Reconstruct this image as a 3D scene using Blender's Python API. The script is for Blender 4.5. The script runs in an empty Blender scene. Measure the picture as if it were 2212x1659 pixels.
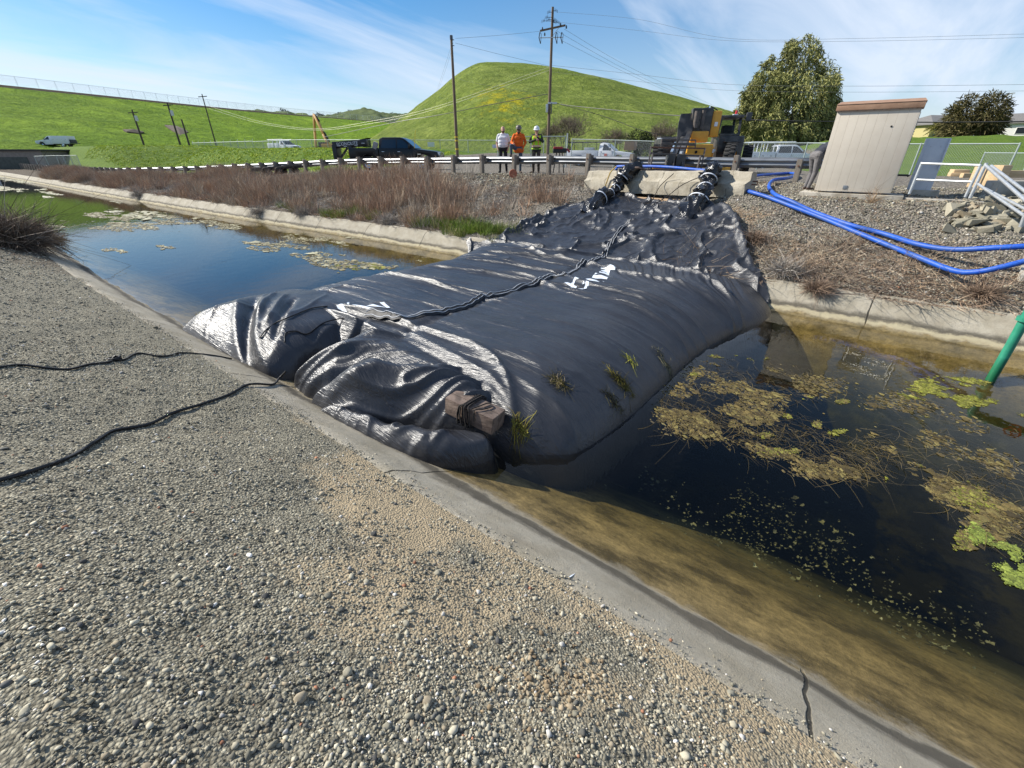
import bpy, bmesh, math, random
import numpy as np
from mathutils import Vector, Matrix
random.seed(7); rng = np.random.default_rng(11)
C = bpy.context.scene.collection
sc = bpy.context.scene
rad = math.radians
# ---------------------------------------------------------------- camera: world X runs along the canal, Y across it, Z=0 is the water level
F, CX, CY, H = 945.0, 1106.0, 829.5, 2.8
PITCH = math.atan((829.5-329)/945); YAW = rad(37.8)
cP, sP, cT, sT = math.cos(PITCH), math.sin(PITCH), math.cos(YAW), math.sin(YAW)
def c2w(x, y):
    return (cT*x - sT*y, sT*x + cT*y)
def ray(px, py):
    u = (px-CX)/F; v = -(py-CY)/F
    y = cP + v*sP; z = -sP + v*cP
    X, Y = c2w(u, y)
    return Vector((X, Y, z))
def PZ(px, py, z):
    r = ray(px, py); return r*((z-H)/r.z) + Vector((0, 0, H))
def PD(px, py, d):
    return ray(px, py)*d + Vector((0, 0, H))
cam = bpy.data.cameras.new('camera'); co = bpy.data.objects.new('camera', cam); C.objects.link(co)
cam.sensor_width = 36; cam.lens = 36*F/2212; cam.clip_start = .05; cam.clip_end = 9000
co.location = (0, 0, H); co.rotation_euler = (math.pi/2-PITCH, 0, YAW)
sc.camera = co
# ---------------------------------------------------------------- light and sky
SUN_EL, SUN_DIR = rad(37), c2w(-.95, .30)
sun = bpy.data.lights.new('sun', 'SUN'); so = bpy.data.objects.new('sun', sun); C.objects.link(so)
sun.energy = 5.0; sun.angle = rad(.53); sun.color = (1, .95, .86)
sd = Vector((SUN_DIR[0], SUN_DIR[1], 0)).normalized()*math.cos(SUN_EL) + Vector((0, 0, math.sin(SUN_EL)))
so.rotation_euler = sd.to_track_quat('Z', 'Y').to_euler()
w = bpy.data.worlds.new('World'); sc.world = w; w.use_nodes = True
nt = w.node_tree; N = nt.nodes; L = nt.links; N.clear()
out = N.new('ShaderNodeOutputWorld'); bg = N.new('ShaderNodeBackground'); bg.inputs[1].default_value = .064
sky = N.new('ShaderNodeTexSky'); sky.sky_type = 'NISHITA'; sky.sun_disc = False
sky.sun_elevation = SUN_EL; sky.sun_rotation = math.atan2(sd.x, sd.y); sky.air_density = 1.0; sky.dust_density = .6; sky.ozone_density = 3.5
def wn(t, **k):
    n = N.new(t)
    for a, b in k.items(): setattr(n, a, b)
    return n
tc = wn('ShaderNodeTexCoord'); sep = wn('ShaderNodeSeparateXYZ'); L.new(tc.outputs['Generated'], sep.inputs[0])
def wmath(op, a, b=None):
    m = wn('ShaderNodeMath', operation=op)
    for i, v in enumerate((a, b)):
        if v is None: continue
        if isinstance(v, (int, float)): m.inputs[i].default_value = v
        else: L.new(v, m.inputs[i])
    return m.outputs[0]
zz = wmath('ADD', wmath('MAXIMUM', sep.outputs[2], 0), .16)
pxx = wmath('DIVIDE', sep.outputs[0], zz); pyy = wmath('DIVIDE', sep.outputs[1], zz)
cmb = wn('ShaderNodeCombineXYZ'); L.new(pxx, cmb.inputs[0]); L.new(pyy, cmb.inputs[1])
mp = wn('ShaderNodeMapping'); mp.inputs['Rotation'].default_value = (0, 0, rad(-62)); mp.inputs['Scale'].default_value = (1.5, .42, 1); mp.inputs['Location'].default_value = (3.1, 1.7, 0)
L.new(cmb.outputs[0], mp.inputs[0])
n1 = wn('ShaderNodeTexNoise'); n1.inputs['Scale'].default_value = .85; n1.inputs['Detail'].default_value = 9; n1.inputs['Roughness'].default_value = .56; n1.inputs['Distortion'].default_value = .7
L.new(mp.outputs[0], n1.inputs['Vector'])
r1 = wn('ShaderNodeValToRGB'); r1.color_ramp.elements[0].position = .41; r1.color_ramp.elements[1].position = .70
L.new(n1.outputs[0], r1.inputs[0])
# thin veil that thickens towards the horizon and the right side
hz = wmath('MULTIPLY', wmath('POWER', wmath('SUBTRACT', 1, wmath('MAXIMUM', sep.outputs[2], 0)), 8), .5)
rx, ry = c2w(1, .35)
side = wmath('MAXIMUM', wmath('ADD', wmath('MULTIPLY', sep.outputs[0], rx), wmath('MULTIPLY', sep.outputs[1], ry)), 0)
cl = wmath('MINIMUM', wmath('ADD', wmath('MULTIPLY', r1.outputs[0], .74), wmath('ADD', hz, wmath('MULTIPLY', side, .26))), .92)
mx = wn('ShaderNodeMix', data_type='RGBA'); L.new(cl, mx.inputs[0])
hs = wn('ShaderNodeHueSaturation'); hs.inputs['Saturation'].default_value = 1.5; hs.inputs['Value'].default_value = 1.35
L.new(sky.outputs[0], hs.inputs['Color']); L.new(hs.outputs[0], mx.inputs[6]); mx.inputs[7].default_value = (8.2, 9.2, 10.8, 1)
L.new(mx.outputs[2], bg.inputs[0]); L.new(bg.outputs[0], out.inputs[0])
sc.view_settings.view_transform = 'Standard'; sc.view_settings.look = 'None'; sc.view_settings.exposure = .62; sc.view_settings.gamma = 1
sc.cycles.max_bounces = 8; sc.cycles.transparent_max_bounces = 24; sc.cycles.use_denoising = True
sc.cycles.sample_clamp_indirect = 4
# ---------------------------------------------------------------- materials
def pmat(name, c1, c2=None, scale=8., rough=.7, metal=0., bump=0., bscale=None, detail=5., spec=.5, attr=False, ramp=(.35, .65), stretch=None, rvar=0., coat=0., trans=0., bdist=.02, c3=None, s3=2.):
    m = bpy.data.materials.new(name); m.use_nodes = True
    t = m.node_tree; n = t.nodes; l = t.links; b = n['Principled BSDF']
    b.inputs['Roughness'].default_value = rough; b.inputs['Metallic'].default_value = metal
    b.inputs['Specular IOR Level'].default_value = spec; b.inputs['Coat Weight'].default_value = coat
    b.inputs['Base Color'].default_value = (*c1, 1)
    if trans: b.inputs['Transmission Weight'].default_value = trans
    tc = n.new('ShaderNodeTexCoord'); v = tc.outputs['Object']
    if stretch:
        mp = n.new('ShaderNodeMapping'); mp.inputs['Scale'].default_value = stretch; l.new(v, mp.inputs[0]); v = mp.outputs[0]
    col = None
    if attr:
        a = n.new('ShaderNodeAttribute'); a.attribute_name = 'Col'; col = a.outputs['Color']
    if c2 is not None:
        ns = n.new('ShaderNodeTexNoise'); ns.inputs['Scale'].default_value = scale; ns.inputs['Detail'].default_value = detail; ns.inputs['Roughness'].default_value = .62
        l.new(v, ns.inputs['Vector'])
        cr = n.new('ShaderNodeValToRGB'); cr.color_ramp.elements[0].position = ramp[0]; cr.color_ramp.elements[1].position = ramp[1]
        cr.color_ramp.elements[0].color = (*c1, 1); cr.color_ramp.elements[1].color = (*c2, 1)
        l.new(ns.outputs[0], cr.inputs[0]); k = cr.outputs[0]
        if c3 is not None:
            n3 = n.new('ShaderNodeTexNoise'); n3.inputs['Scale'].default_value = s3; n3.inputs['Detail'].default_value = 4; l.new(tc.outputs['Object'], n3.inputs['Vector'])
            r3 = n.new('ShaderNodeValToRGB'); r3.color_ramp.elements[0].position = .48; r3.color_ramp.elements[1].position = .62; l.new(n3.outputs[0], r3.inputs[0])
            m3 = n.new('ShaderNodeMix'); m3.data_type = 'RGBA'; l.new(r3.outputs[0], m3.inputs[0]); l.new(k, m3.inputs[6]); m3.inputs[7].default_value = (*c3, 1); k = m3.outputs[2]
        if col is not None:
            mm = n.new('ShaderNodeMix'); mm.data_type = 'RGBA'; mm.blend_type = 'MULTIPLY'; mm.inputs[0].default_value = 1; l.new(col, mm.inputs[6]); l.new(k, mm.inputs[7]); col = mm.outputs[2]
        else: col = k
        if rvar:
            mr = n.new('ShaderNodeMapRange'); mr.inputs['To Min'].default_value = max(.02, rough-rvar); mr.inputs['To Max'].default_value = rough+rvar; l.new(ns.outputs[0], mr.inputs[0]); l.new(mr.outputs[0], b.inputs['Roughness'])
    if col is not None: l.new(col, b.inputs['Base Color'])
    if bump:
        nb = n.new('ShaderNodeTexNoise'); nb.inputs['Scale'].default_value = bscale or scale*3; nb.inputs['Detail'].default_value = 6; nb.inputs['Roughness'].default_value = .65; l.new(v, nb.inputs['Vector'])
        bp = n.new('ShaderNodeBump'); bp.inputs['Strength'].default_value = bump; bp.inputs['Distance'].default_value = bdist; l.new(nb.outputs[0], bp.inputs['Height']); l.new(bp.outputs[0], b.inputs['Normal'])
    return m
class NT:   # tiny node helper for the bigger materials
    def __init__(s, name):
        s.m = bpy.data.materials.new(name); s.m.use_nodes = True; s.n = s.m.node_tree.nodes; s.l = s.m.node_tree.links; s.b = s.n['Principled BSDF']
        s.tc = s.n.new('ShaderNodeTexCoord'); s.obj = s.tc.outputs['Object']
    def noise(s, scale, detail=5, rough=.6, vec=None, dist=0):
        k = s.n.new('ShaderNodeTexNoise'); k.inputs['Scale'].default_value = scale; k.inputs['Detail'].default_value = detail; k.inputs['Roughness'].default_value = rough; k.inputs['Distortion'].default_value = dist
        s.l.new(vec or s.obj, k.inputs['Vector']); return k.outputs[0]
    def voro(s, scale, vec=None, out='Distance', feature='F1', rnd=1):
        k = s.n.new('ShaderNodeTexVoronoi'); k.inputs['Scale'].default_value = scale; k.feature = feature; k.inputs['Randomness'].default_value = rnd; s.l.new(vec or s.obj, k.inputs['Vector']); return k.outputs[out]
    def map(s, scale, rot=(0, 0, 0), vec=None):
        k = s.n.new('ShaderNodeMapping'); k.inputs['Scale'].default_value = scale; k.inputs['Rotation'].default_value = rot; s.l.new(vec or s.obj, k.inputs[0]); return k.outputs[0]
    def ramp(s, f, stops):
        k = s.n.new('ShaderNodeValToRGB'); e = k.color_ramp.elements
        while len(e) < len(stops): e.new(.5)
        for i, (p, c) in enumerate(stops):
            e[i].position = p; e[i].color = (*c, 1) if not isinstance(c, (int, float)) else (c, c, c, 1)
        s.l.new(f, k.inputs[0]); return k.outputs[0]
    def mix(s, f, a, b, mode='MIX'):
        k = s.n.new('ShaderNodeMix'); k.data_type = 'RGBA'; k.blend_type = mode
        for i, v in ((0, f), (6, a), (7, b)):
            if isinstance(v, (int, float)): k.inputs[i].default_value = v
            elif isinstance(v, tuple): k.inputs[i].default_value = (*v, 1)
            else: s.l.new(v, k.inputs[i])
        return k.outputs[2]
    def math(s, op, a, b=None, c=None):
        k = s.n.new('ShaderNodeMath'); k.operation = op
        for i, v in enumerate((a, b, c)):
            if v is None: continue
            if isinstance(v, (int, float)): k.inputs[i].default_value = v
            else: s.l.new(v, k.inputs[i])
        return k.outputs[0]
    def xyz(s):
        k = s.n.new('ShaderNodeSeparateXYZ'); s.l.new(s.obj, k.inputs[0]); return k.outputs
    def attr(s, name='Col'):
        k = s.n.new('ShaderNodeAttribute'); k.attribute_name = name; return k.outputs['Color']
    def rng(s, v, a, b, c=0., d=1., smooth=True):
        k = s.n.new('ShaderNodeMapRange'); k.interpolation_type = 'SMOOTHSTEP' if smooth else 'LINEAR'
        for i, x in enumerate((a, b, c, d)): k.inputs[1+i].default_value = x
        s.l.new(v, k.inputs[0]); return k.outputs[0]
    def bump(s, h, strength, dist, prev=None):
        k = s.n.new('ShaderNodeBump'); k.inputs['Strength'].default_value = strength; k.inputs['Distance'].default_value = dist; s.l.new(h, k.inputs['Height'])
        if prev is not None: s.l.new(prev, k.inputs['Normal'])
        s.l.new(k.outputs[0], s.b.inputs['Normal']); return k.outputs[0]
    def base(s, c, rough=.8, spec=.4):
        s.l.new(c, s.b.inputs['Base Color'])
        if isinstance(rough, (int, float)): s.b.inputs['Roughness'].default_value = rough
        else: s.l.new(rough, s.b.inputs['Roughness'])
        s.b.inputs['Specular IOR Level'].default_value = spec; return s.m
# ---------------------------------------------------------------- numpy noise
def _h(i, j, k=0):
    n = (i*374761393 + j*668265263 + k*2147483647) & 0xffffffff
    n = ((n ^ (n >> 13))*1274126177) & 0xffffffff
    return ((n ^ (n >> 16)) & 0xffff)/65535.0
def vnoise(x, y, seed=0):
    x = np.asarray(x, float); y = np.asarray(y, float)
    i = np.floor(x).astype(np.int64); j = np.floor(y).astype(np.int64); fx = x-i; fy = y-j
    fx = fx*fx*fx*(fx*(fx*6-15)+10); fy = fy*fy*fy*(fy*(fy*6-15)+10)
    return ((_h(i, j, seed)*(1-fx)+_h(i+1, j, seed)*fx)*(1-fy) + (_h(i, j+1, seed)*(1-fx)+_h(i+1, j+1, seed)*fx)*fy)*2-1
def fbm(x, y, oct=4, seed=0, gain=.5):
    r = 0; a = 1
    for o in range(oct):
        r = r + a*vnoise(x*2**o+o*17.3, y*2**o-o*9.1, seed+o); a *= gain
    return r
# ---------------------------------------------------------------- mesh building
def mk(name, V, Fc, mats=None, parent=None, smooth=None, cols=None, midx=None):
    me = bpy.data.meshes.new(name)
    V = np.asarray(V, dtype=np.float32)
    if isinstance(Fc, np.ndarray) and Fc.ndim == 2:
        nf, k = Fc.shape
        me.vertices.add(len(V)); me.vertices.foreach_set('co', V.ravel())
        me.loops.add(nf*k); me.loops.foreach_set('vertex_index', Fc.astype(np.int32).ravel())
        me.polygons.add(nf); me.polygons.foreach_set('loop_start', np.arange(0, nf*k, k, dtype=np.int32))
        me.update(calc_edges=True)
    else:
        me.from_pydata(V.tolist(), [], Fc); me.update()
    if mats is not None:
        for m in (mats if isinstance(mats, (list, tuple)) else [mats]): me.materials.append(m)
    if midx is not None: me.polygons.foreach_set('material_index', np.asarray(midx, dtype=np.int32))
    if cols is not None:
        a = me.color_attributes.new('Col', 'FLOAT_COLOR', 'POINT')
        cc = np.ones((len(V), 4), np.float32); cc[:, :3] = cols; a.data.foreach_set('color', cc.ravel())
    if smooth is not None:
        if smooth >= 180: me.shade_smooth()
        elif smooth > 0:
            me.shade_smooth(); me.set_sharp_from_angle(angle=rad(smooth))
    o = bpy.data.objects.new(name, me); C.objects.link(o)
    if parent is not None: o.parent = parent
    return o
def tag(o, label=None, cat=None, group=None, kind=None):
    if label: o['label'] = label
    if cat: o['category'] = cat
    if group: o['group'] = group
    if kind: o['kind'] = kind
    return o
def thing(name, label, cat, loc=(0, 0, 0), rz=0., group=None):
    o = bpy.data.objects.new(name, None); C.objects.link(o); o.location = loc; o.rotation_euler = (0, 0, rz); o.empty_display_size = .2
    return tag(o, label, cat, group)
def dup(root, loc=None, rz=None, label=None):
    r = root.copy(); C.objects.link(r)
    if loc is not None: r.location = loc
    if rz is not None: r.rotation_euler = (0, 0, rz)
    if label: r['label'] = label
    for ch in list(root.children):
        c = ch.copy(); C.objects.link(c); c.parent = r
        for g in ch.children:
            d = g.copy(); C.objects.link(d); d.parent = c
    return r
class MB:
    def __init__(s): s.v = []; s.f = []; s.m = []; s.cur = 0
    def add(s, V, Fc):
        o = len(s.v); s.v += [tuple(p) for p in V]; s.f += [tuple(i+o for i in f) for f in Fc]; s.m += [s.cur]*len(Fc); return s
    def box(s, c, size, rot=None, bev=0., taper=1.):
        bm = bmesh.new(); bmesh.ops.create_cube(bm, size=1)
        for v in bm.verts:
            k = taper if v.co.z > 0 else 1
            v.co = Vector((v.co.x*size[0]*k, v.co.y*size[1]*k, v.co.z*size[2]))
        if bev: bmesh.ops.bevel(bm, geom=bm.edges[:], offset=bev, segments=2, profile=.6, affect='EDGES')
        M = Matrix.Identity(3)
        if rot is not None: M = rot if isinstance(rot, Matrix) else Matrix.Rotation(rot, 3, 'Z')
        bm.verts.ensure_lookup_table()
        s.add([M @ v.co + Vector(c) for v in bm.verts], [[v.index for v in f.verts] for f in bm.faces]); bm.free(); return s
    def beam(s, a, b, w, h, bev=0., up=(0, 0, 1)):
        a = Vector(a); b = Vector(b); d = b-a; L_ = d.length; d.normalize()
        u = Vector(up); y = u.cross(d)
        if y.length < 1e-4: y = Vector((0, 1, 0)).cross(d)
        y.normalize(); z = d.cross(y)
        return s.box((a+b)/2, (L_, w, h), Matrix((d, y, z)).transposed(), bev)
    def tube(s, pts, r, n=8, caps=True):
        P = [Vector(p) for p in pts]; R = r if hasattr(r, '__len__') else [r]*len(P)
        up = None; V = []; Fc = []
        for i, p in enumerate(P):
            d = (P[min(i+1, len(P)-1)]-P[max(i-1, 0)])
            if d.length < 1e-9: d = Vector((0, 0, 1))
            d.normalize()
            if up is None:
                up = d.orthogonal().normalized()
            else:
                up = (up - d*up.dot(d))
                up = up.normalized() if up.length > 1e-6 else d.orthogonal().normalized()
            q = d.cross(up)
            for k in range(n):
                a = 2*math.pi*k/n; V.append(p + (up*math.cos(a)+q*math.sin(a))*R[i])
        for i in range(len(P)-1):
            for k in range(n):
                Fc.append((i*n+k, i*n+(k+1) % n, (i+1)*n+(k+1) % n, (i+1)*n+k))
        if caps: Fc.append(tuple(range(n))[::-1]); Fc.append(tuple(range((len(P)-1)*n, len(P)*n)))
        return s.add(V, Fc)
    def lathe(s, prof, c, axis='z', n=24, M=None):
        V = []; Fc = []
        for (r, z) in prof:
            for k in range(n):
                a = 2*math.pi*k/n; p = Vector((r*math.cos(a), r*math.sin(a), z))
                if axis == 'y': p = Vector((p.x, p.z, p.y))
                elif axis == 'x': p = Vector((p.z, p.x, p.y))
                if M is not None: p = M @ p
                V.append(p+Vector(c))
        for i in range(len(prof)-1):
            for k in range(n): Fc.append((i*n+k, i*n+(k+1) % n, (i+1)*n+(k+1) % n, (i+1)*n+k))
        return s.add(V, Fc)
    def ball(s, c, r, n=12, M=None):
        sx, sy, sz = r if hasattr(r, '__len__') else (r, r, r); V = []; Fc = []; m = n//2
        for i in range(m+1):
            th = math.pi*i/m
            for k in range(n):
                p = Vector((sx*math.sin(th)*math.cos(2*math.pi*k/n), sy*math.sin(th)*math.sin(2*math.pi*k/n), sz*math.cos(th)))
                if M is not None: p = M @ p
                V.append(p+Vector(c))
        for i in range(m):
            for k in range(n): Fc.append((i*n+k, (i+1)*n+k, (i+1)*n+(k+1) % n, i*n+(k+1) % n))
        return s.add(V, Fc)
    def prism(s, prof, y0, y1, axis='y', wf=None, bev=0.):   # prof in (x,z), extruded along y; wf(z) scales the half width
        bm = bmesh.new(); n = len(prof); A = []
        for y in (y0, y1):
            row = []
            for (x, z) in prof:
                k = wf(x, z) if wf else 1
                row.append(bm.verts.new((x, y*k, z)))
            A.append(row)
        for i in range(n): bm.faces.new((A[0][i], A[0][(i+1) % n], A[1][(i+1) % n], A[1][i]))
        bm.faces.new(A[0][::-1]); bm.faces.new(A[1])
        bmesh.ops.recalc_face_normals(bm, faces=bm.faces)
        if bev: bmesh.ops.bevel(bm, geom=bm.edges[:], offset=bev, segments=2, profile=.6, affect='EDGES', clamp_overlap=True)
        bm.verts.ensure_lookup_table(); bm.verts.index_update()
        s.add([v.co.copy() for v in bm.verts], [[v.index for v in f.verts] for f in bm.faces]); bm.free(); return s
    def poly(s, pts): return s.add(pts, [tuple(range(len(pts)))])
    def build(s, name, mat, parent=None, smooth=40):
        return mk(name, s.v, s.f, mat, parent, smooth, midx=s.m if isinstance(mat, (list, tuple)) else None)
def spline(pts, n=8):   # Catmull-Rom
    P = [Vector(p) for p in pts]; o = []
    for i in range(len(P)-1):
        a, b, c, d = P[max(i-1, 0)], P[i], P[i+1], P[min(i+2, len(P)-1)]
        for k in range(n):
            t = k/n; o.append(.5*((2*b) + (c-a)*t + (2*a-5*b+4*c-d)*t*t + (3*b-a-3*c+d)*t**3))
    o.append(P[-1]); return o
def ribbons(name, P, W, cols, mat, parent=None, flat=False):
    """P: (n, k, 3) centre lines of n stems; W: (n,) or (n,k) widths; one mesh of thin tapering blades"""
    n, k, _ = P.shape
    d = P[:, -1]-P[:, 0]; a = rng.normal(size=(n, 3))
    if flat: a = np.tile(np.array([[0, 0, 1.]]), (n, 1))+a*.15
    sd_ = np.cross(d, a); sd_ /= np.linalg.norm(sd_, axis=1, keepdims=True)+1e-9
    if np.ndim(W) == 1: W = W[:, None]*np.linspace(1, .35, k)[None]
    Lf = P - sd_[:, None]*W[..., None]/2; Rt = P + sd_[:, None]*W[..., None]/2
    V = np.stack([Lf, Rt], 2).reshape(-1, 3)
    b = (np.arange(n)*2*k)[:, None]+(np.arange(k-1)*2)[None]
    Fc = np.stack([b, b+1, b+3, b+2], -1).reshape(-1, 4)
    cc = np.repeat(cols, 2*k, 0)
    return mk(name, V, Fc, mat, parent, cols=cc)
def stems(base, direc, length, curl, k=4, droop=0.):
    n = len(base); t = np.linspace(0, 1, k)[None, :, None]
    side = rng.normal(size=(n, 3)); side -= direc*(side*direc).sum(1, keepdims=True)
    P = base[:, None] + direc[:, None]*length[:, None, None]*t + side[:, None]*(curl*length)[:, None, None]*t*t
    P[..., 2] -= droop*length[:, None]*(t[..., 0]**2)
    return P
def unit(v): return v/(np.linalg.norm(v, axis=-1, keepdims=True)+1e-9)
# ================================================================ ground
RS = [-400, -123, -87, -59, -47, -38, -26, -12, 10, 60]
RT = [13.4, 13.4, 13.4, 13.9, 16, 17, 17.5, 17.9, 17.9, 17.9]
RZ = [.4, .42, .5, .7, 1.0, 1.32, 1.74, 1.95, 1.9, 1.9]
def _sm(xs, ys):
    xx = np.arange(-400, 61, 1.); yy = np.interp(xx, xs, ys); k = np.hanning(9); k /= k.sum()
    return xx, np.convolve(np.pad(yy, 4, mode='edge'), k, 'valid')
_rt = _sm(RS, RT); _rz = _sm(RS, RZ); _fw = _sm([-400, -90, -53, -33, -23, -15, 50], [9.0, 9.1, 9.1, 9.4, 9.6, 10, 10]); _nw = _sm([-400, -60, -22, -13, 50], [3.3, 3.2, 2.6, 2.3, 2.3])
rail_t = lambda s: np.interp(s, *_rt)
rail_z = lambda s: np.interp(s, *_rz)
farw = lambda s: np.interp(s, *_fw)
nearw = lambda s: np.interp(s, *_nw)
def sstep(a, b, x):
    k = np.clip((np.asarray(x, float)-a)/(b-a), 0, 1); return k*k*(3-2*k)
def Gfar(s, t):
    s = np.asarray(s, float); t = np.asarray(t, float)
    a = farw(s)+.5; r = rail_t(s); zr = rail_z(s); f = np.clip((t-a)/(r-a), 0, 1)
    z1 = .42+(zr-.42)*f
    f2 = np.clip((t-a)/3.75, 0, 1); z2 = .42+1.32*f2 + (zr-1.74)*np.clip((t-a-3.75)/3.5, 0, 1)
    k = sstep(-5.5, -2.5, s); z = z1*(1-k)+z2*k
    tp = np.maximum(t-r, 0)
    zb = 1.5+1.1*sstep(-20, -36, s)
    zb = zb*(1-sstep(-75, -90, s)) + 3.6*sstep(-75, -90, s)
    z = z + (zb-zr)*sstep(7, 24, tp)
    B = sstep(-35, -43, s)*(1-sstep(-66, -78, s))
    z = z + B*((3.15-zr)*sstep(6.5, 12, tp) - (zb-zr)*sstep(7, 24, tp)*sstep(6.5, 12, tp))*(1-sstep(22, 40, tp))
    z = z + sstep(26, 58, tp)*sstep(-22, -4, s)*2.9 + sstep(90, 260, tp)*2.
    kl = sstep(-78, -92, s); z = z*(1-kl)+kl*np.where(tp > 0, zr+(3.7-zr)*sstep(4.2, 8.6, tp), z)
    bumpy = (1-sstep(.9, 1., f))*sstep(0, .15, f)
    return z + bumpy*(.05*fbm(s*.9, t*.9, 3, 5)+.02*fbm(s*4, t*4, 2, 9)) + sstep(8, 14, tp)*.12*fbm(s*.35, t*.35, 3, 3)
def Gnear(s, t):
    s = np.asarray(s, float); t = np.asarray(t, float)
    e = nearw(s)-.68; d = np.maximum(e-t, 0)
    z = .462+.41*np.minimum(d, 1.9)+.05*np.maximum(d-1.9, 0)
    z = np.where(d < .05, .455+.02*d/.05, z)
    return z+sstep(.1, .6, d)*(.03*fbm(s*1.3, t*1.3, 3, 21)+.012*fbm(s*6, t*6, 3, 22))
def G(s, t):
    s = np.asarray(s, float); t = np.asarray(t, float)
    return np.where(t > 6, Gfar(s, t), Gnear(s, t))
def gz(s, t): return float(G(s, t))
def GS(s, t):
    """top of the ground, the concrete lip or the water"""
    n, f = float(nearw(s)), float(farw(s))
    if n-.68 < t < n+.02: return float(np.interp(t-n, [-.7, -.62, -.5, -.4, 0], [.452, .428, .352, .285, 0]))
    if f-.02 < t < f+.6: return float(np.interp(t-f, [0, .4, .47, .6], [0, .395, .43, .44]))
    if n < t < f: return 0.
    return gz(s, t)
def PG(px, py, dz=0.):
    """the point of the ground that a sight line of the survey photo meets"""
    r = ray(px, py); d = .5
    prev = None
    while d < 900:
        p = r*d+Vector((0, 0, H)); g = GS(p.x, p.y)+dz
        if p.z < g:
            a, b = prev, d
            for _ in range(20):
                m = (a+b)/2; q = r*m+Vector((0, 0, H)); gg = GS(q.x, q.y)+dz
                if q.z < gg: b = m
                else: a = m
            return r*b+Vector((0, 0, H))
        prev = d; d *= 1.02
    return r*d+Vector((0, 0, H))
def onG(p, dz=0.): return Vector((p[0], p[1], gz(p[0], p[1])+dz))
def grid(name, S, T, zf, mat, mask=None, smooth=180, kind='structure'):
    ns, ntt = S.shape
    V = np.stack([S, T, zf], -1).reshape(-1, 3)
    i = (np.arange(ns-1)*ntt)[:, None]+np.arange(ntt-1)[None]
    Fc = np.stack([i, i+ntt, i+ntt+1, i+1], -1).reshape(-1, 4)
    o = mk(name, V, Fc, mat, None, smooth, cols=None if mask is None else mask.reshape(-1, 3))
    return tag(o, kind=kind)
# ---- materials of the ground
def gravel_mat(name, base1, base2, tan, near=True):
    t = NT(name); b = t.noise(.9, 6, .65); f = t.noise(9, 6, .7)
    c = t.mix(t.ramp(f, [(.3, 0.), (.7, 1.)]), base1, base2)
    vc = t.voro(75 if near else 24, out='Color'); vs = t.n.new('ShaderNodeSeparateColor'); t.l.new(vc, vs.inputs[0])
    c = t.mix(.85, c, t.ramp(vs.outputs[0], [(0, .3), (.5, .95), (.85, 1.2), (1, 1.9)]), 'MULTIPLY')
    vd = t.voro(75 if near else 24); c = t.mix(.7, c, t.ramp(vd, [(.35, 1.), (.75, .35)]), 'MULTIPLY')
    a = t.attr(); sa = t.n.new('ShaderNodeSeparateColor'); t.l.new(a, sa.inputs[0])
    br = t.noise(3.2, 6, .7)
    def msk(ch): return t.rng(t.math('ADD', sa.outputs[ch], t.math('MULTIPLY', t.math('SUBTRACT', br, .5), .9)), .35, .65)
    dirt = t.mix(t.noise(30, 4), tan, tuple(x*1.35 for x in tan))
    c = t.mix(msk(1), c, dirt)
    gr = t.mix(t.ramp(t.noise(1.3, 7, .7), [(.35, 0.), (.65, 1.)]), (.09, .16, .014), (.17, .25, .02))
    gr = t.mix(t.ramp(t.noise(9, 5, .7), [(.35, .0), (.7, .8)]), gr, (.03, .065, .012))
    c = t.mix(msk(0), c, gr)
    c = t.mix(msk(2), c, (.10, .078, .055))
    h = t.math('ADD', t.math('MULTIPLY', vd, -1.), t.math('MULTIPLY', t.noise(28 if near else 9, 5, .7), 1.2))
    t.bump(h, .9, .012 if near else .04)
    return t.base(c, .95, .2)
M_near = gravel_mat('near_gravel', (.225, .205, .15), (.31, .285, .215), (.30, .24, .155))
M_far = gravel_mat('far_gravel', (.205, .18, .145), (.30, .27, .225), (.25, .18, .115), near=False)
# ---- near bank
S = np.concatenate([np.linspace(-75, -14, 80), np.arange(-13.9, 4.5, .07), np.linspace(4.6, 14, 20)])
tt = np.concatenate([[-60, -40, -25, -15, -10], np.arange(-8, 0, .12), np.linspace(0, 1, 60)+0])
Sg, Tg = np.meshgrid(S, tt, indexing='ij'); e = nearw(Sg)-.68; Tg = np.where(Tg >= 0, Tg*e, Tg)
d = e-Tg
mask = np.zeros(Sg.shape+(3,))
tanpatch = np.exp(-((d-.35)/.5)**2)*(.42+.42*fbm(Sg*1.5, Tg*1.5, 4, 79))*sstep(-4.6, -2.2, Sg) + .35*np.exp(-((d-.5)/.9)**2)*sstep(-3.5, -1.0, Sg)
tanpatch += .30*np.exp(-((Sg+1.5)/.5)**2-((d-1.1)/.35)**2)+.38*np.exp(-(d/.16)**2)*sstep(-10, -4, Sg)
mask[..., 1] = np.clip(tanpatch, 0, .85)
mask[..., 2] = .55*sstep(-9, -15, Sg)*np.exp(-(d/2.5)**2)
bank = grid('gravel_bank', Sg, Tg, Gnear(Sg, Tg), M_near, mask)
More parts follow.
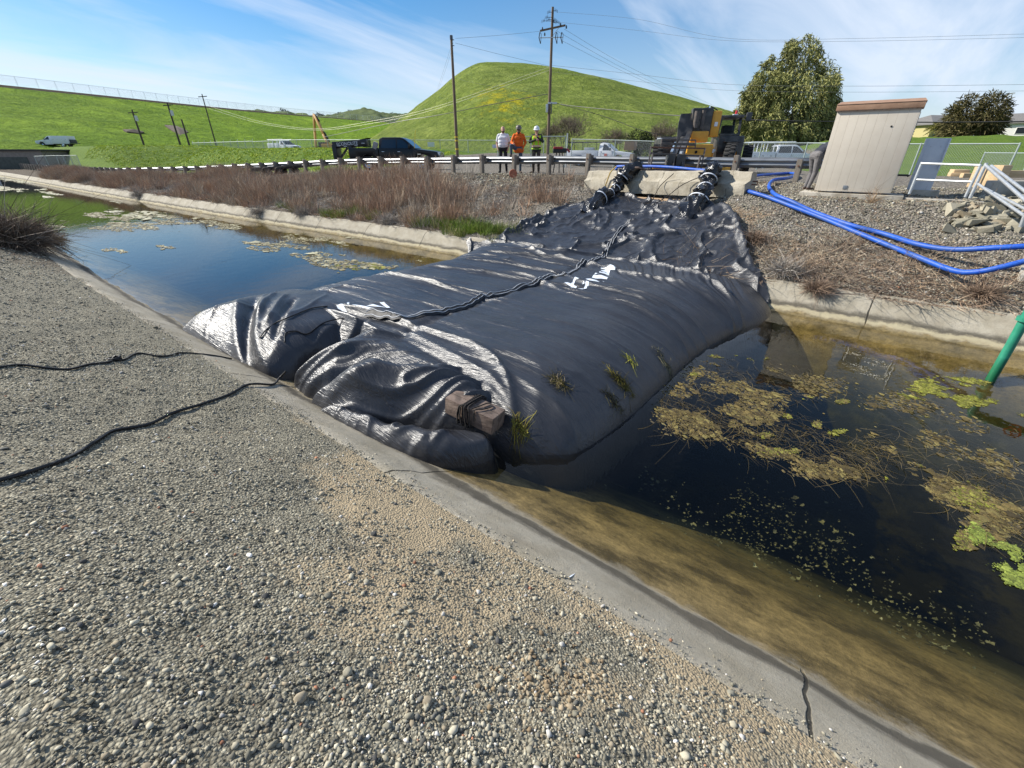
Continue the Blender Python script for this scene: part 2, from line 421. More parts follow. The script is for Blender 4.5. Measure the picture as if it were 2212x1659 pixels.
# ---- far bank, road and the land behind, one sheet to the horizon
S = np.concatenate([[-4000, -2000, -1000, -600, -400, -300, -240, -200], np.arange(-170, -60, 1.2), np.arange(-60, 14, .25), [15, 17, 20, 25, 30, 40, 60, 90, 150, 300, 700, 1500, 4000]])
fr = np.linspace(0, 1, 40); off = np.array([.4, .8, 1.4, 2.2, 3, 4, 5, 6, 6.6, 7.2, 7.8, 8.4, 9, 9.8, 10.6, 11.5, 12.5, 14, 16, 18, 20, 23, 26, 30, 35, 40, 46, 55, 65, 80, 100, 130, 170, 230, 320, 500, 900, 1600, 4500])
Sg, Fr = np.meshgrid(S, np.concatenate([fr, 1+off]), indexing='ij')
a = farw(Sg)+.5; r = rail_t(Sg); Tg = np.where(Fr <= 1, a+(r-a)*Fr, r+Fr-1); tp = Tg-r
mask = np.zeros(Sg.shape+(3,))
mask[..., 0] = np.where(Sg < -80, sstep(3.6, 5, tp), sstep(6.2, 8.5, tp)*sstep(-33, -40, Sg)) + np.maximum(sstep(40, 50, tp), sstep(12, 19, tp)*sstep(-9, -3, Sg))*(1-sstep(-33, -40, Sg))
mask[..., 2] = np.where(tp <= 0, .62*sstep(-7.6, -11.5, Sg+.35*(14-Tg)), 0) + .5*sstep(-2.6, -3.4, Sg)*sstep(-9, -6, Sg)*(tp <= 0)*sstep(12.5, 11, Tg)
mask[..., 1] = .62*np.exp(-((Sg+6.5)/2.2)**2-((Tg-14.6)/1.3)**2) + .55*np.exp(-((Sg+2.7)/1.4)**2-((Tg-13.)/1.2)**2)+.30*np.exp(-((Tg-11.2)/.6)**2)*sstep(-4, -1, Sg)
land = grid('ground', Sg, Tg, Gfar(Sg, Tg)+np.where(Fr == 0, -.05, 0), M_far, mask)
# ---- concrete canal lining
t = NT('old_concrete'); X = t.xyz()
c = t.mix(t.ramp(t.noise(2.2, 7, .65), [(.35, 0.), (.7, 1.)]), (.31, .275, .205), (.44, .40, .32))
c = t.mix(t.ramp(t.noise(60, 3, .6), [(.5, 0.), (.75, .35)]), c, (.16, .14, .11))
zn = t.math('ADD', X[2], t.math('MULTIPLY', t.math('SUBTRACT', t.noise(3.5, 6, .75, t.map((.6, 1, 1))), .5), .22))
dark = t.math('MULTIPLY', t.rng(zn, .01, .06), t.rng(zn, .19, .10))
c = t.mix(t.math('MULTIPLY', dark, .88), c, (.075, .066, .05)); c = t.mix(t.ramp(t.noise(1.0, 7, .75, t.map((.5, 2.2, 2))), [(.52, 0.), (.75, .55)]), c, (.20, .165, .115))
pale = t.math('MULTIPLY', t.rng(X[1], 8, 8.5), t.math('MULTIPLY', t.rng(zn, -.01, .02), t.rng(zn, .10, .05)))
c = t.mix(t.math('MULTIPLY', pale, .8), c, (.46, .40, .26))
jx = t.math('ABSOLUTE', t.math('SUBTRACT', t.math('FRACT', t.math('ADD', t.math('DIVIDE', t.math('ADD', X[0], t.math('MULTIPLY', t.noise(1.8, 4), .12)), 3.05), .33)), .5))
joint = t.math('MULTIPLY', t.rng(jx, .0045, .002), t.rng(X[2], -.02, .02)); c = t.mix(t.math('MULTIPLY', joint, .9), c, (.03, .028, .022))
sed = t.mix(t.ramp(t.noise(3.0, 8, .75, t.map((.55, 1, 1))), [(.4, 0.), (.62, 1.)]), (.075, .054, .018), (.33, .24, .10))
sed = t.mix(t.ramp(t.noise(26, 4, .7), [(.45, 0.), (.7, .55)]), sed, (.07, .055, .02))
c = t.mix(t.rng(zn, .05, -.04), c, sed); deep = t.mix(t.ramp(t.noise(.9, 7, .7), [(.48, 0.), (.72, 1.)]), (.055, .058, .036), (.22, .22, .16)); c = t.mix(t.rng(X[2], -.12, -1.25), c, deep)  # depth darkness painted into floor colour; pale blotches imitate cloud reflections and sunken plants
hh = t.math('SUBTRACT', t.math('ADD', t.noise(120, 4, .7), t.math('MULTIPLY', t.noise(7, 4), 1.5)), t.math('MULTIPLY', joint, 3))
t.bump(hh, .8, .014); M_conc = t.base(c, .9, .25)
S = np.concatenate([np.linspace(-400, -72, 60), np.arange(-70, 12, .16), [14, 18, 25, 40]])
prof = [(0, -.74, .30), (0, -.73, .425), (0, -.70, .452), (0, -.62, .428), (0, -.50, .352), (0, -.40, .285), (0, -.27, .193), (0, -.13, .093), (0, 0, 0), (0, .3, -.12), (0, .65, -.27), (0, 1.05, -.47), (0, 1.55, -.76), (0, 2.1, -1.15), (0, 2.8, -1.7), (0, 3.5, -2.3), (1, -2.4, -2.3), (1, -1.2, -1.2), (1, -.7, -.68), (1, -.3, -.29), (1, 0, 0), (1, .15, .15), (1, .3, .3), (1, .40, .395), (1, .47, .43), (1, .56, .445), (1, .64, .435), (1, .66, .2)]
Sg = np.repeat(S[:, None], len(prof), 1); Tg = np.zeros_like(Sg); Zg = np.zeros_like(Sg)
for j, (sd_, o, z) in enumerate(prof):
    Tg[:, j] = (nearw(S) if sd_ == 0 else farw(S))+o; Zg[:, j] = z
wob = .02*fbm(Sg*1.1, Tg*3, 3, 31); Tg += wob; Zg += .012*fbm(Sg*2, Tg*2, 3, 33)*(Zg > -1)
# soil and crumbled edges hide parts of the far lip
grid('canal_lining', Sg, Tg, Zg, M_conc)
# ---- water
m = bpy.data.materials.new('canal_water'); m.use_nodes = True; t_ = m.node_tree; n = t_.nodes; l = t_.links; n.clear()
o_ = n.new('ShaderNodeOutputMaterial'); gm = n.new('ShaderNodeNewGeometry'); dt = n.new('ShaderNodeVectorMath'); dt.operation = 'DOT_PRODUCT'; l.new(gm.outputs['Incoming'], dt.inputs[0])
def wm(op, a, b=None):
    k = n.new('ShaderNodeMath'); k.operation = op
    for i, v in enumerate((a, b)):
        if v is None: continue
        if isinstance(v, (int, float)): k.inputs[i].default_value = v
        else: l.new(v, k.inputs[i])
    return k.outputs[0]
schlick = wm('ADD', wm('MULTIPLY', wm('POWER', wm('SUBTRACT', 1, wm('ABSOLUTE', dt.outputs['Value'])), 5), .975), .025)
tr = n.new('ShaderNodeBsdfTransparent'); gl = n.new('ShaderNodeBsdfGlossy'); gl.inputs['Roughness'].default_value = .012
ms = n.new('ShaderNodeMixShader'); l.new(schlick, ms.inputs[0]); l.new(tr.outputs[0], ms.inputs[1]); l.new(gl.outputs[0], ms.inputs[2]); l.new(ms.outputs[0], o_.inputs[0])
tcw = n.new('ShaderNodeTexCoord'); nz = n.new('ShaderNodeTexNoise'); nz.inputs['Scale'].default_value = 3.2; nz.inputs['Detail'].default_value = 3; l.new(tcw.outputs['Object'], nz.inputs['Vector'])
bp = n.new('ShaderNodeBump'); bp.inputs['Strength'].default_value = .035; bp.inputs['Distance'].default_value = .08; l.new(nz.outputs[0], bp.inputs['Height'])
l.new(bp.outputs[0], gl.inputs['Normal']); l.new(bp.outputs[0], dt.inputs[1])
va = n.new('ShaderNodeVolumeAbsorption'); va.inputs[0].default_value = (.68, .655, .38, 1); va.inputs[1].default_value = 1.05; l.new(va.outputs[0], o_.inputs['Volume'])
S = np.concatenate([np.linspace(-400, -80, 30), np.arange(-78, 12, 2.), [14, 40]])
V = []; Fc = []
for s_ in S:
    a_, b_ = float(nearw(s_))-.3, float(farw(s_))+.3; V += [(s_, a_, 0), (s_, b_, 0), (s_, b_, -2.6), (s_, a_, -2.6)]
for i in range(len(S)-1):
    k = i*4
    for j in range(4): Fc.append((k+j, k+4+j, k+4+(j+1) % 4, k+(j+1) % 4))
Fc += [(0, 1, 2, 3), (len(V)-1, len(V)-2, len(V)-3, len(V)-4)]
water = tag(mk('water', V, Fc, m), kind='structure')
bm = bmesh.new(); bm.from_mesh(water.data); bmesh.ops.recalc_face_normals(bm, faces=bm.faces); bm.to_mesh(water.data); bm.free()
# ================================================================ loose stones
def ico(sub):
    bm = bmesh.new(); bmesh.ops.create_icosphere(bm, subdivisions=sub, radius=1); bm.verts.ensure_lookup_table()
    v = np.array([q.co[:] for q in bm.verts]); f = np.array([[q.index for q in p.verts] for p in bm.faces]); bm.free(); return v, f
ICO1, ICO2 = ico(1), ico(2)
PAL = np.array([[.34, .315, .24], [.24, .225, .175], [.45, .415, .32], [.13, .128, .112], [.33, .28, .20], [.25, .235, .18], [.07, .07, .068], [.50, .48, .44], [.36, .18, .11], [.62, .60, .56]])
PW = np.array([.22, .19, .15, .12, .10, .12, .05, .035, .006, .009])
M_stone = pmat('stone', (.85, .85, .85), (1.15, 1.13, 1.1), scale=60, rough=.92, attr=True, spec=.2)
def stones(name, P, size, geo, flat=(.32, .75), bright=1.0, pal=None):
    v, f = geo; n = len(P); k = len(v)
    sc_ = size[:, None]*np.stack([rng.uniform(.75, 1.3, n), rng.uniform(.6, 1.1, n), rng.uniform(*flat, n)], 1)
    W = v[None]*(1+rng.normal(size=(n, k, 1)).clip(-1.7, 1.7)*(.24 if k < 20 else .15))*sc_[:, None]
    a = rng.uniform(0, 2*math.pi, n); b = rng.normal(0, .35, n); ca, sa, cb, sb = np.cos(a), np.sin(a), np.cos(b), np.sin(b)
    x = W[..., 0]; y = W[..., 1]*cb[:, None]-W[..., 2]*sb[:, None]; z = W[..., 1]*sb[:, None]+W[..., 2]*cb[:, None]
    W = np.stack([x*ca[:, None]-y*sa[:, None], x*sa[:, None]+y*ca[:, None], z], -1)+P[:, None]
    col = (PAL[rng.choice(len(PAL), n, p=PW/PW.sum())] if pal is None else np.array(pal)[rng.integers(0, len(pal), n)])*rng.uniform(.7, 1.25, (n, 1))*bright*(1+.20*fbm(P[:, 0]*.9, P[:, 1]*.9, 3, 151)[:, None]+.12*fbm(P[:, 0]*3, P[:, 1]*3, 2, 152)[:, None])
    Fc = (f[None]+(np.arange(n)*k)[:, None, None]).reshape(-1, 3)
    return mk(name, W.reshape(-1, 3), Fc, M_stone, cols=np.repeat(col, k, 0))
def near_sample(n, rmin, rmax, pw):
    u = rng.uniform(size=n); rr = (rmin**pw+u*(rmax**pw-rmin**pw))**(1/pw)
    th = rng.uniform(YAW-rad(66), YAW+rad(66), n)+math.pi/2
    s = rr*np.cos(th); t = rr*np.sin(th); k = (t < nearw(s)-.66) & (t > -9)
    s, t = s[k], t[k]; d = nearw(s)-.68-t
    tan = np.exp(-((d-.35)/.45)**2)*sstep(-4.6, -2.2, s)*(.5+.5*np.sign(fbm(s*1.6, t*1.6, 3, 77)+.25)) + np.exp(-(d/.08)**2)*.5
    keep = rng.uniform(size=len(s)) > np.clip(tan*.8, 0, .8)
    return s[keep], t[keep]
s, t = near_sample(120000, .5, 7, 1.0)
r_ = np.hypot(s, t); sz = np.maximum(rng.lognormal(math.log(.0046), .46, len(s)), .0010*r_)
A = stones('gravel_stones', np.stack([s, t, Gnear(s, t)+sz*.22], 1), sz.clip(0, .016), ICO1)
s2, t2 = near_sample(60000, 5, 20, 1.0); r_ = np.hypot(s2, t2); sz2 = np.maximum(rng.lognormal(math.log(.0078), .42, len(s2)), .0013*r_)
B = stones('gravel_stones', np.stack([s2, t2, Gnear(s2, t2)+sz2*.2], 1), sz2.clip(0, .04), ICO1)
s3, t3 = near_sample(620, .6, 5, 1.2); sz3 = rng.lognormal(math.log(.0115), .3, len(s3)).clip(.007, .022)
D = stones('gravel_stones', np.stack([s3, t3, Gnear(s3, t3)+sz3*.25], 1), sz3, ICO2)
# spilled grit on the concrete lip and brown clods in the bare earth
s = rng.uniform(-13, 2.4, 5200); d_ = np.abs(rng.normal(0, .075, 5200)); k = rng.uniform(size=5200) < .35+.65*np.clip(fbm(s*1.2, s*0, 3, 155)+.3, 0, 1); s, d_ = s[k], d_[k]; t = nearw(s)-.68+d_
z = np.interp(d_, [0, .06, .18, .28, .68], [.447, .428, .352, .285, 0])+.004; sz = rng.lognormal(math.log(.0042), .45, len(s)).clip(.002, .014)
S1 = stones('gravel_stones', np.stack([s, t, z+sz*.25], 1), sz, ICO1)
p_ = [PZ(random.gauss(1190, 85), random.gauss(1400, 62), .95) for _ in range(420)]; s = np.array([q.x for q in p_]); t = np.array([q.y for q in p_]); sz = rng.lognormal(math.log(.0055), .55, 420).clip(.002, .016)
S2 = stones('gravel_stones', np.stack([s, t, Gnear(s, t)+sz*.3], 1), sz, ICO1, flat=(.5, .9), pal=[(.26, .20, .125), (.31, .25, .17), (.18, .135, .085)])
# far bank gravel
n_ = 80000; s = rng.uniform(-14, 6, n_); t = rng.uniform(10.6, 17.9, n_); keep = rng.uniform(size=n_) > .75*sstep(-6, -10, s+.3*(14-t))
s, t = s[keep], t[keep]; sz = rng.lognormal(math.log(.0135), .4, len(s)).clip(.007, .04)
E_ = stones('gravel_stones', np.stack([s, t, Gfar(s, t)+sz*.25], 1), sz, ICO1, bright=.86)
n_ = 9000; s = rng.uniform(-50, -12, n_); t = rng.uniform(0, 1, n_); t = rail_t(s)-2.2*t**1.5; sz = rng.lognormal(math.log(.03), .35, n_).clip(.01, .07)
E2 = stones('gravel_stones', np.stack([s, t, Gfar(s, t)+sz*.25], 1), sz, ICO1, bright=.95)
for q in (A, B, D, E_, E2, S1, S2): tag(q, kind='stuff')
# ================================================================ inflated water dam
def poly_sd(poly, X, Y):   # signed distance, positive inside
    P = np.asarray(poly, float); n = len(P); d2 = np.full(X.shape, 1e9); ins = np.zeros(X.shape, bool)
    for i in range(n):
        a, b = P[i], P[(i+1) % n]; e = b-a; wx = X-a[0]; wy = Y-a[1]
        k = np.clip((wx*e[0]+wy*e[1])/(e@e+1e-12), 0, 1); d2 = np.minimum(d2, (wx-e[0]*k)**2+(wy-e[1]*k)**2)
        c1 = (Y >= a[1]) != (Y >= b[1])
        with np.errstate(divide='ignore', invalid='ignore'):
            xi = a[0]+(Y-a[1])*(b[0]-a[0])/(b[1]-a[1] if b[1] != a[1] else 1e-9)
        ins ^= c1 & (X < xi)
    d = np.sqrt(d2); return np.where(ins, d, -d)
def closed(poly, n=6):
    P = [Vector((*p, 0)) for p in poly]; m = len(P); o = []
    for i in range(m):
        a, b, c, d = P[i-1], P[i], P[(i+1) % m], P[(i+2) % m]
        for k in range(n):
            t = k/n; q = .5*((2*b)+(c-a)*t+(2*a-5*b+4*c-d)*t*t+(3*b-a-3*c+d)*t**3); o.append((q.x, q.y))
    return o
def pillow(poly, R, h, X, Y, z0=-.12, e=2.):
    x = np.clip(poly_sd(closed(poly), X, Y), -.3, R)/R
    return np.where(x > 0, z0+(h-z0)*(1-(1-np.clip(x, 0, 1))**e)**(1/e), z0+x*R*5)
def pline(pts, X, Y):   # distance and running parameter 0..1 along a polyline
    P = np.asarray([(p[0], p[1]) for p in pts], float); D = np.full(X.shape, 1e9); T = np.zeros(X.shape); Lg = np.r_[0, np.cumsum(np.hypot(*np.diff(P, axis=0).T))]
    for i in range(len(P)-1):
        a, b = P[i], P[i+1]; e = b-a; wx = X-a[0]; wy = Y-a[1]; k = np.clip((wx*e[0]+wy*e[1])/(e@e+1e-12), 0, 1)
        d = np.hypot(wx-e[0]*k, wy-e[1]*k); m = d < D; D = np.where(m, d, D); T = np.where(m, (Lg[i]+k*(Lg[i+1]-Lg[i]))/Lg[-1], T)
    return D, T
def fold(Z, pts, amp, wd, X, Y, sharp=2.):
    P = [(q.x, q.y) for q in spline([(*p, 0) for p in pts], 6)]
    x0, x1 = min(p[0] for p in P)-wd*3, max(p[0] for p in P)+wd*3; y0, y1 = min(p[1] for p in P)-wd*3, max(p[1] for p in P)+wd*3
    m = (X > x0) & (X < x1) & (Y > y0) & (Y < y1); D, T = pline(P, X[m], Y[m])
    Z[m] += amp*np.exp(-(D/wd)**sharp)*np.minimum(1, 5*np.minimum(T+.04, 1.04-T))
def xy(px, py, z): p = PZ(px, py, z); return (p.x, p.y)
def pl(pts, z): return [xy(a, b, z) for a, b in pts]
sg = np.arange(-9.35, -.65, .0175); tg = np.arange(1.9, 11.5, .0145)
X, Y = np.meshgrid(sg, tg, indexing='ij')
MAIN = [(-2.3, 2.95), (-1.95, 3.12), (-1.70, 3.45), (-1.58, 4.4), (-1.56, 5.4), (-1.52, 6.8), (-1.34, 8.0), (-1.0, 9.15), (-1.05, 10.0), (-1.5, 10.75), (-3, 10.95), (-6, 10.85), (-8.8, 10.6), (-9.0, 9.5), (-8.45, 7.7), (-8.5, 6.4), (-8.6, 5.2), (-8.7, 4.1), (-8.5, 3.3), (-6, 3.0), (-3.5, 2.8)]
body = pillow(MAIN, 1.4, .61, X, Y, e=1.9) + .03*np.exp(-((X+3.0)/1.0)**2) + .03*np.exp(-((X+6.6)/1.2)**2)
body -= .10*sstep(8.2, 10.6, Y)
inside = sstep(.05, .9, poly_sd(closed(MAIN), X, Y))
fan = 1-.55*sstep(-5, -1.2, X)*sstep(6.2, 9, Y)
wx_ = X*.33+.25*vnoise(X*.5, Y*.8, 3); wy_ = (Y-.18*(X+4.5)*sstep(6, 9.5, Y)+.10*fbm(X*.6, Y*.6, 2, 41))/fan
fine = vnoise(wx_*1.2, wy_*4.2, 51)*.026+vnoise(wx_*1.7, wy_*9, 52)*.013+vnoise(wx_*2.4, wy_*21, 53)*.005
rd = np.abs(vnoise(wx_*.8, wy_*3.1, 54)); rd2 = np.abs(vnoise(wx_*1.0+9, wy_*6.3, 56)); fine += .055*np.exp(-rd/.075)*(.5+.5*vnoise(X*.7, Y*.7, 55))+.022*np.exp(-rd2/.07)*(.5+.5*vnoise(X*.9, Y*.9, 57))
body += fine*(.75+.35*sstep(-4.2, -7, X)+.5*sstep(6.5, 9, Y)+.35*sstep(4.6, 3.4, Y))*inside
body -= .05*np.exp(-((X+4.72+.1*vnoise(Y*1.3, Y*0, 8))/.10)**2)*sstep(10.5, 9, Y)*inside
RID = [([(564, 630), (693, 660), (777, 690), (957, 774), (1050, 822)], .085, .075), ([(645, 630), (717, 654), (831, 681), (1050, 765), (1120, 868)], .075, .07),
       ([(867, 708), (1050, 798), (1115, 858)], .05, .09), ([(995, 782), (1073, 830), (1131, 877)], .05, .08), ([(789, 594), (867, 603), (1050, 648), (1115, 668)], .045, .06),
       ([(702, 612), (939, 666), (990, 690)], .022, .035), ([(900, 576), (1050, 594), (1085, 599), (1295, 632)], .05, .055), ([(995, 563), (1187, 590), (1265, 620), (1385, 650), (1445, 659)], .06, .06),
       ([(1175, 617), (1370, 665), (1490, 698), (1535, 716)], .045, .06), ([(995, 542), (1085, 551), (1250, 566), (1355, 596), (1475, 620), (1595, 647), (1634, 677)], .075, .07),
       ([(1007, 527), (1091, 527), (1205, 560), (1300, 575)], .07, .08), ([(1085, 590), (1150, 602), (1230, 640), (1330, 668)], .05, .05), ([(995, 734), (1085, 776), (1175, 800)], .03, .05),
       ([(1060, 790), (1115, 805), (1167, 828), (1211, 844), (1281, 886)], .035, .05), ([(1025, 692), (1169, 737), (1240, 765)], .018, .03), ([(850, 640), (960, 672), (1010, 690)], .016, .03),
       ([(1163, 539), (1211, 545), (1310, 548), (1415, 572), (1520, 602), (1625, 644)], .10, .07), ([(1240, 600), (1400, 640), (1560, 680), (1640, 690)], .03, .04), ([(1300, 620), (1450, 672), (1580, 700)], .025, .035),
       ([(1200, 665), (1390, 705), (1560, 722)], .018, .03), ([(1150, 690), (1350, 735), (1520, 760)], .016, .03), ([(1300, 760), (1420, 775), (1520, 745)], .014, .03), ([(640, 640), (760, 622), (850, 640)], .02, .04)]
for p, a, wd in RID: fold(body, pl(p, .58), a*1.25, wd*.66, X, Y, 1.15)
# end lobes folded against the near bank
A_ = pillow([(-8.75, 2.1), (-8.4, 1.97), (-7.15, 2.03), (-6.25, 2.1), (-5.88, 2.25), (-5.74, 2.8), (-5.8, 3.7), (-6.2, 4.5), (-7.5, 4.8), (-8.6, 4.3), (-9.0, 3.1)], 1.2, .61, X, Y)
A_ += .010*vnoise(X*4, Y*4, 61)+.025*np.exp(-(np.abs(vnoise(X*1.6+Y, Y*.8-X*.3, 63))/.10)**1.2)+.02*vnoise(X*1.5, Y*1.5, 62)
for p, a, wd in [([(555, 645), (528, 708), (531, 745), (564, 790)], -.13, .10), ([(575, 650), (550, 712), (556, 745), (585, 795)], .05, .07), ([(520, 650), (505, 700), (508, 750)], .035, .06), ([(600, 640), (575, 668), (560, 690)], .05, .05), ([(625, 648), (600, 678), (572, 708)], .05, .05), ([(640, 660), (612, 690), (590, 725)], -.07, .06), ([(420, 700), (455, 672), (480, 655)], .02, .03)]: fold(A_, pl(p, .5), a, wd, X, Y)
B_ = pillow([(-5.68, 2.45), (-5.4, 2.27), (-4.8, 2.22), (-4.4, 2.45), (-3.4, 2.6), (-2.95, 3.0), (-3.2, 3.75), (-4.4, 4.0), (-5.2, 4.05), (-5.66, 3.6)], .9, .63, X, Y, e=1.7)
Dm = math.atan2(.93, .78); ca, sa = math.cos(Dm), math.sin(Dm)
u = X*ca+Y*sa; v = -X*sa+Y*ca; v = v+.08*fbm(u*1.1, v*1.1, 2, 71)+.10*np.sin(u*1.3)
v = v+.05*np.sin(u*3.1+v*2); dr = np.abs(vnoise(u*.36, v*5.4, 72)); dr2 = np.abs(vnoise(u*.45+3, v*10.5, 73))
dr3 = np.abs(vnoise(u*.8+4, v*15, 79)); B_ += .105*(np.exp(-(dr/.19)**1.25)-.42)+.05*(np.exp(-(dr2/.2)**1.25)-.4)+.014*(np.exp(-(dr3/.2)**1.3)-.3)+.008*vnoise(X*4, Y*4, 74)
C_ = pillow([(-4.85, 2.2), (-4.5, 2.06), (-4.05, 2.12), (-3.6, 2.45), (-3.05, 2.62), (-2.68, 2.85), (-2.55, 3.3), (-3.2, 3.6), (-4.4, 3.2)], .5, .58, X, Y, e=1.6)
C_ += .12*(np.exp(-(np.abs(vnoise(u*.5+7, v*6., 75))/.19)**1.25)-.42)+.06*(np.exp(-(np.abs(vnoise(u*1.6+2, v*7.5, 176))/.17)**1.2)-.35)+.03*vnoise(X*4, Y*4, 76)
D_ = pillow([(-4.5, 2.02), (-4.05, 1.98), (-3.55, 2.0), (-2.95, 2.14), (-2.55, 2.42), (-2.38, 2.75), (-2.6, 2.9), (-3.1, 2.62), (-3.6, 2.42), (-4.3, 2.3)], .26, .30, X, Y)
D_ += .06*(np.exp(-np.abs(vnoise(X*5.5, Y*1.6, 77))/.16)-.35)+.015*fbm(X*6, Y*6, 2, 78)
def smax(a, b, k): h = np.clip(.5+.5*(a-b)/k, 0, 1); return b*(1-h)+a*h+k*h*(1-h)
near_cut = sstep(2.9, 3.6, Y+.5*sstep(-3.2, -2.5, X))
Z = np.maximum(body-.30*(1-near_cut)*sstep(-2.6, -3.2, X), -.6)
Z = smax(Z, A_, .03); Z = np.where((B_ > -.2), smax(Z, B_, .03), Z); Z = smax(Z, C_, .025)
gap = np.exp(-((X+5.72+.09*np.sin(Y*5))/.055)**2)*sstep(3.75, 3.2, Y); Z -= .45*gap
pit = np.exp(-(((X+3.05)*.8-(Y-2.52)*.55)/.42)**2-(((Y-2.50)*.83+(X+3.05)*-.35)/.15)**2); Z -= .62*pit*sstep(-4.1, -3.5, X)
Z = np.maximum(Z, D_)
notch = np.exp(-(((X+2.42)/.42)**4+((Y-2.70)/.17)**4)); Z = Z*(1-notch)+np.minimum(Z, .22)*notch
Z = np.maximum(Z, -.8)
for _ in range(2):
    Z[1:-1] = (Z[:-2]+2*Z[1:-1]+Z[2:])/4; Z[:, 1:-1] = (Z[:, :-2]+2*Z[:, 1:-1]+Z[:, 2:])/4
DZ = Z
def dz(s, t):
    i = np.clip((np.asarray(s)-sg[0])/(sg[1]-sg[0]), 0, len(sg)-1.001); j = np.clip((np.asarray(t)-tg[0])/(tg[1]-tg[0]), 0, len(tg)-1.001)
    a = i.astype(int); b = j.astype(int); fi = i-a; fj = j-b
    return (DZ[a, b]*(1-fi)+DZ[a+1, b]*fi)*(1-fj)+(DZ[a, b+1]*(1-fi)+DZ[a+1, b+1]*fi)*fj
t = NT('woven_black_tarp')
wv = t.map((1, 1, 1)); w1 = t.n.new('ShaderNodeTexWave'); w1.inputs['Scale'].default_value = 42; w1.inputs['Distortion'].default_value = 1.2; t.l.new(wv, w1.inputs[0])
w2 = t.n.new('ShaderNodeTexWave'); w2.bands_direction = 'Y'; w2.inputs['Scale'].default_value = 42; w2.inputs['Distortion'].default_value = 1.2; t.l.new(wv, w2.inputs[0])
wvv = t.math('ADD', w1.outputs[1], w2.outputs[1]); cr = t.noise(14, 6, .7); c_ = t.mix(t.ramp(t.noise(1.1, 6, .7), [(.35, 0.), (.7, 1.)]), (.019, .020, .024), (.036, .038, .044))
dust = t.ramp(t.noise(2.6, 8, .75, t.map((.5, 1.6, 1))), [(.52, 0.), (.72, .5)]); c_ = t.mix(dust, c_, (.045, .043, .042))
ab = lambda f: t.math('ABSOLUTE', t.math('SUBTRACT', f, .5))
cs1 = t.rng(ab(t.noise(1.0, 4, .6, t.map((.55, 7.5, 3)), .6)), .0, .10, 1, 0); cs2 = t.rng(ab(t.noise(1.0, 3, .6, t.map((1.1, 17, 6)), .8)), .0, .09, 1, 0); cs3 = t.noise(30, 3, .6)
b0 = t.bump(cr, .07, .008); b1 = t.bump(t.math('ADD', t.math('ADD', t.math('MULTIPLY', cs1, 1.), t.math('MULTIPLY', cs2, .5)), t.math('MULTIPLY', cs3, .2)), .30, .010, b0); t.bump(wvv, .22, .003, b1)
rr = t.rng(t.noise(3, 6, .7), .3, .7, .27, .38, False); M_tarp = t.base(c_, rr, .55)
def hf(name, X, Y, Z, mat, parent, keep=None):
    ns, n2 = X.shape; i = (np.arange(ns-1)*n2)[:, None]+np.arange(n2-1)[None]
    Fc = np.stack([i, i+n2, i+n2+1, i+1], -1).reshape(-1, 4); V = np.stack([X, Y, Z], -1).reshape(-1, 3)
    if keep is not None:
        kf = keep.reshape(-1)[Fc].all(1); Fc = Fc[kf]; used = np.unique(Fc); mp_ = np.full(len(V), -1); mp_[used] = np.arange(len(used)); V = V[used]; Fc = mp_[Fc]
    return mk(name, V, Fc, mat, parent, 180)
dam = thing('inflatable_dam', 'huge black water-filled tarp tube laid right across the canal', 'inflatable dam')
hf('tube_body', X, Y, Z, M_tarp, dam, Z > -.5)
# ---- liner running up the far bank
LP = [(1008, 530), (1050, 520), (1080, 514), (1130, 491), (1180, 468), (1225, 454), (1262, 446), (1300, 429), (1330, 424), (1375, 438), (1430, 446), (1480, 447), (1520, 450), (1575, 461), (1592, 480), (1601, 510), (1618, 555), (1640, 600), (1669, 655), (1655, 690)]
LW = [PG(*p) for p in LP]; LW = [(p.x, p.y) for p in LW]
LPOLY = LW + [(-1.1, 8.9), (-2, 9.2), (-5, 9.3), (-8.6, 9.4)]
sg2 = np.arange(min(p[0] for p in LPOLY)-.1, max(p[0] for p in LPOLY)+.1, .02); tg2 = np.arange(8.8, max(p[1] for p in LPOLY)+.1, .02)
X2, Y2 = np.meshgrid(sg2, tg2, indexing='ij'); sd2 = poly_sd(LPOLY, X2, Y2)
gl_ = np.where(Y2 > farw(X2)+.5, Gfar(X2, Y2), np.clip(.43-(farw(X2)+.45-Y2), -.25, .43))
k_ = np.hanning(15); k_ /= k_.sum()
Z2 = gl_+.07
n_a = fbm(X2*1.5, Y2*1.5, 3, 81); n_b = np.abs(vnoise(X2*1.2+.45*Y2+.35*n_a, Y2*.55-.3*n_a, 82)); n_c = np.abs(vnoise(X2*2.6-Y2*.9+.5*n_a, Y2*1.0+.5*n_a, 83)); n_d = np.abs(fbm(X2*9+n_a, Y2*9, 2, 84))
Z2 += .05*n_a+.11*np.exp(-(n_b/.10)**1.2)+.03*np.exp(-(n_c/.12)**1.2)+.003*np.exp(-n_d/.2)
top = np.maximum(sstep(12.0, 12.9, Y2), sstep(.9, .1, sd2)*sstep(10.8, 11.5, Y2)*sstep(-3, -5, X2))
Z2 += top*(.05+.06*np.exp(-(np.abs(vnoise(X2*.5+n_a*.4, Y2*1.9+n_a*.4, 85))/.17)**1.3))*sstep(0, .35, sd2)
Z2 += .10*np.exp(-((sd2-.10)/.07)**2)*sstep(10.6, 11, Y2)
rg = random.Random(5)
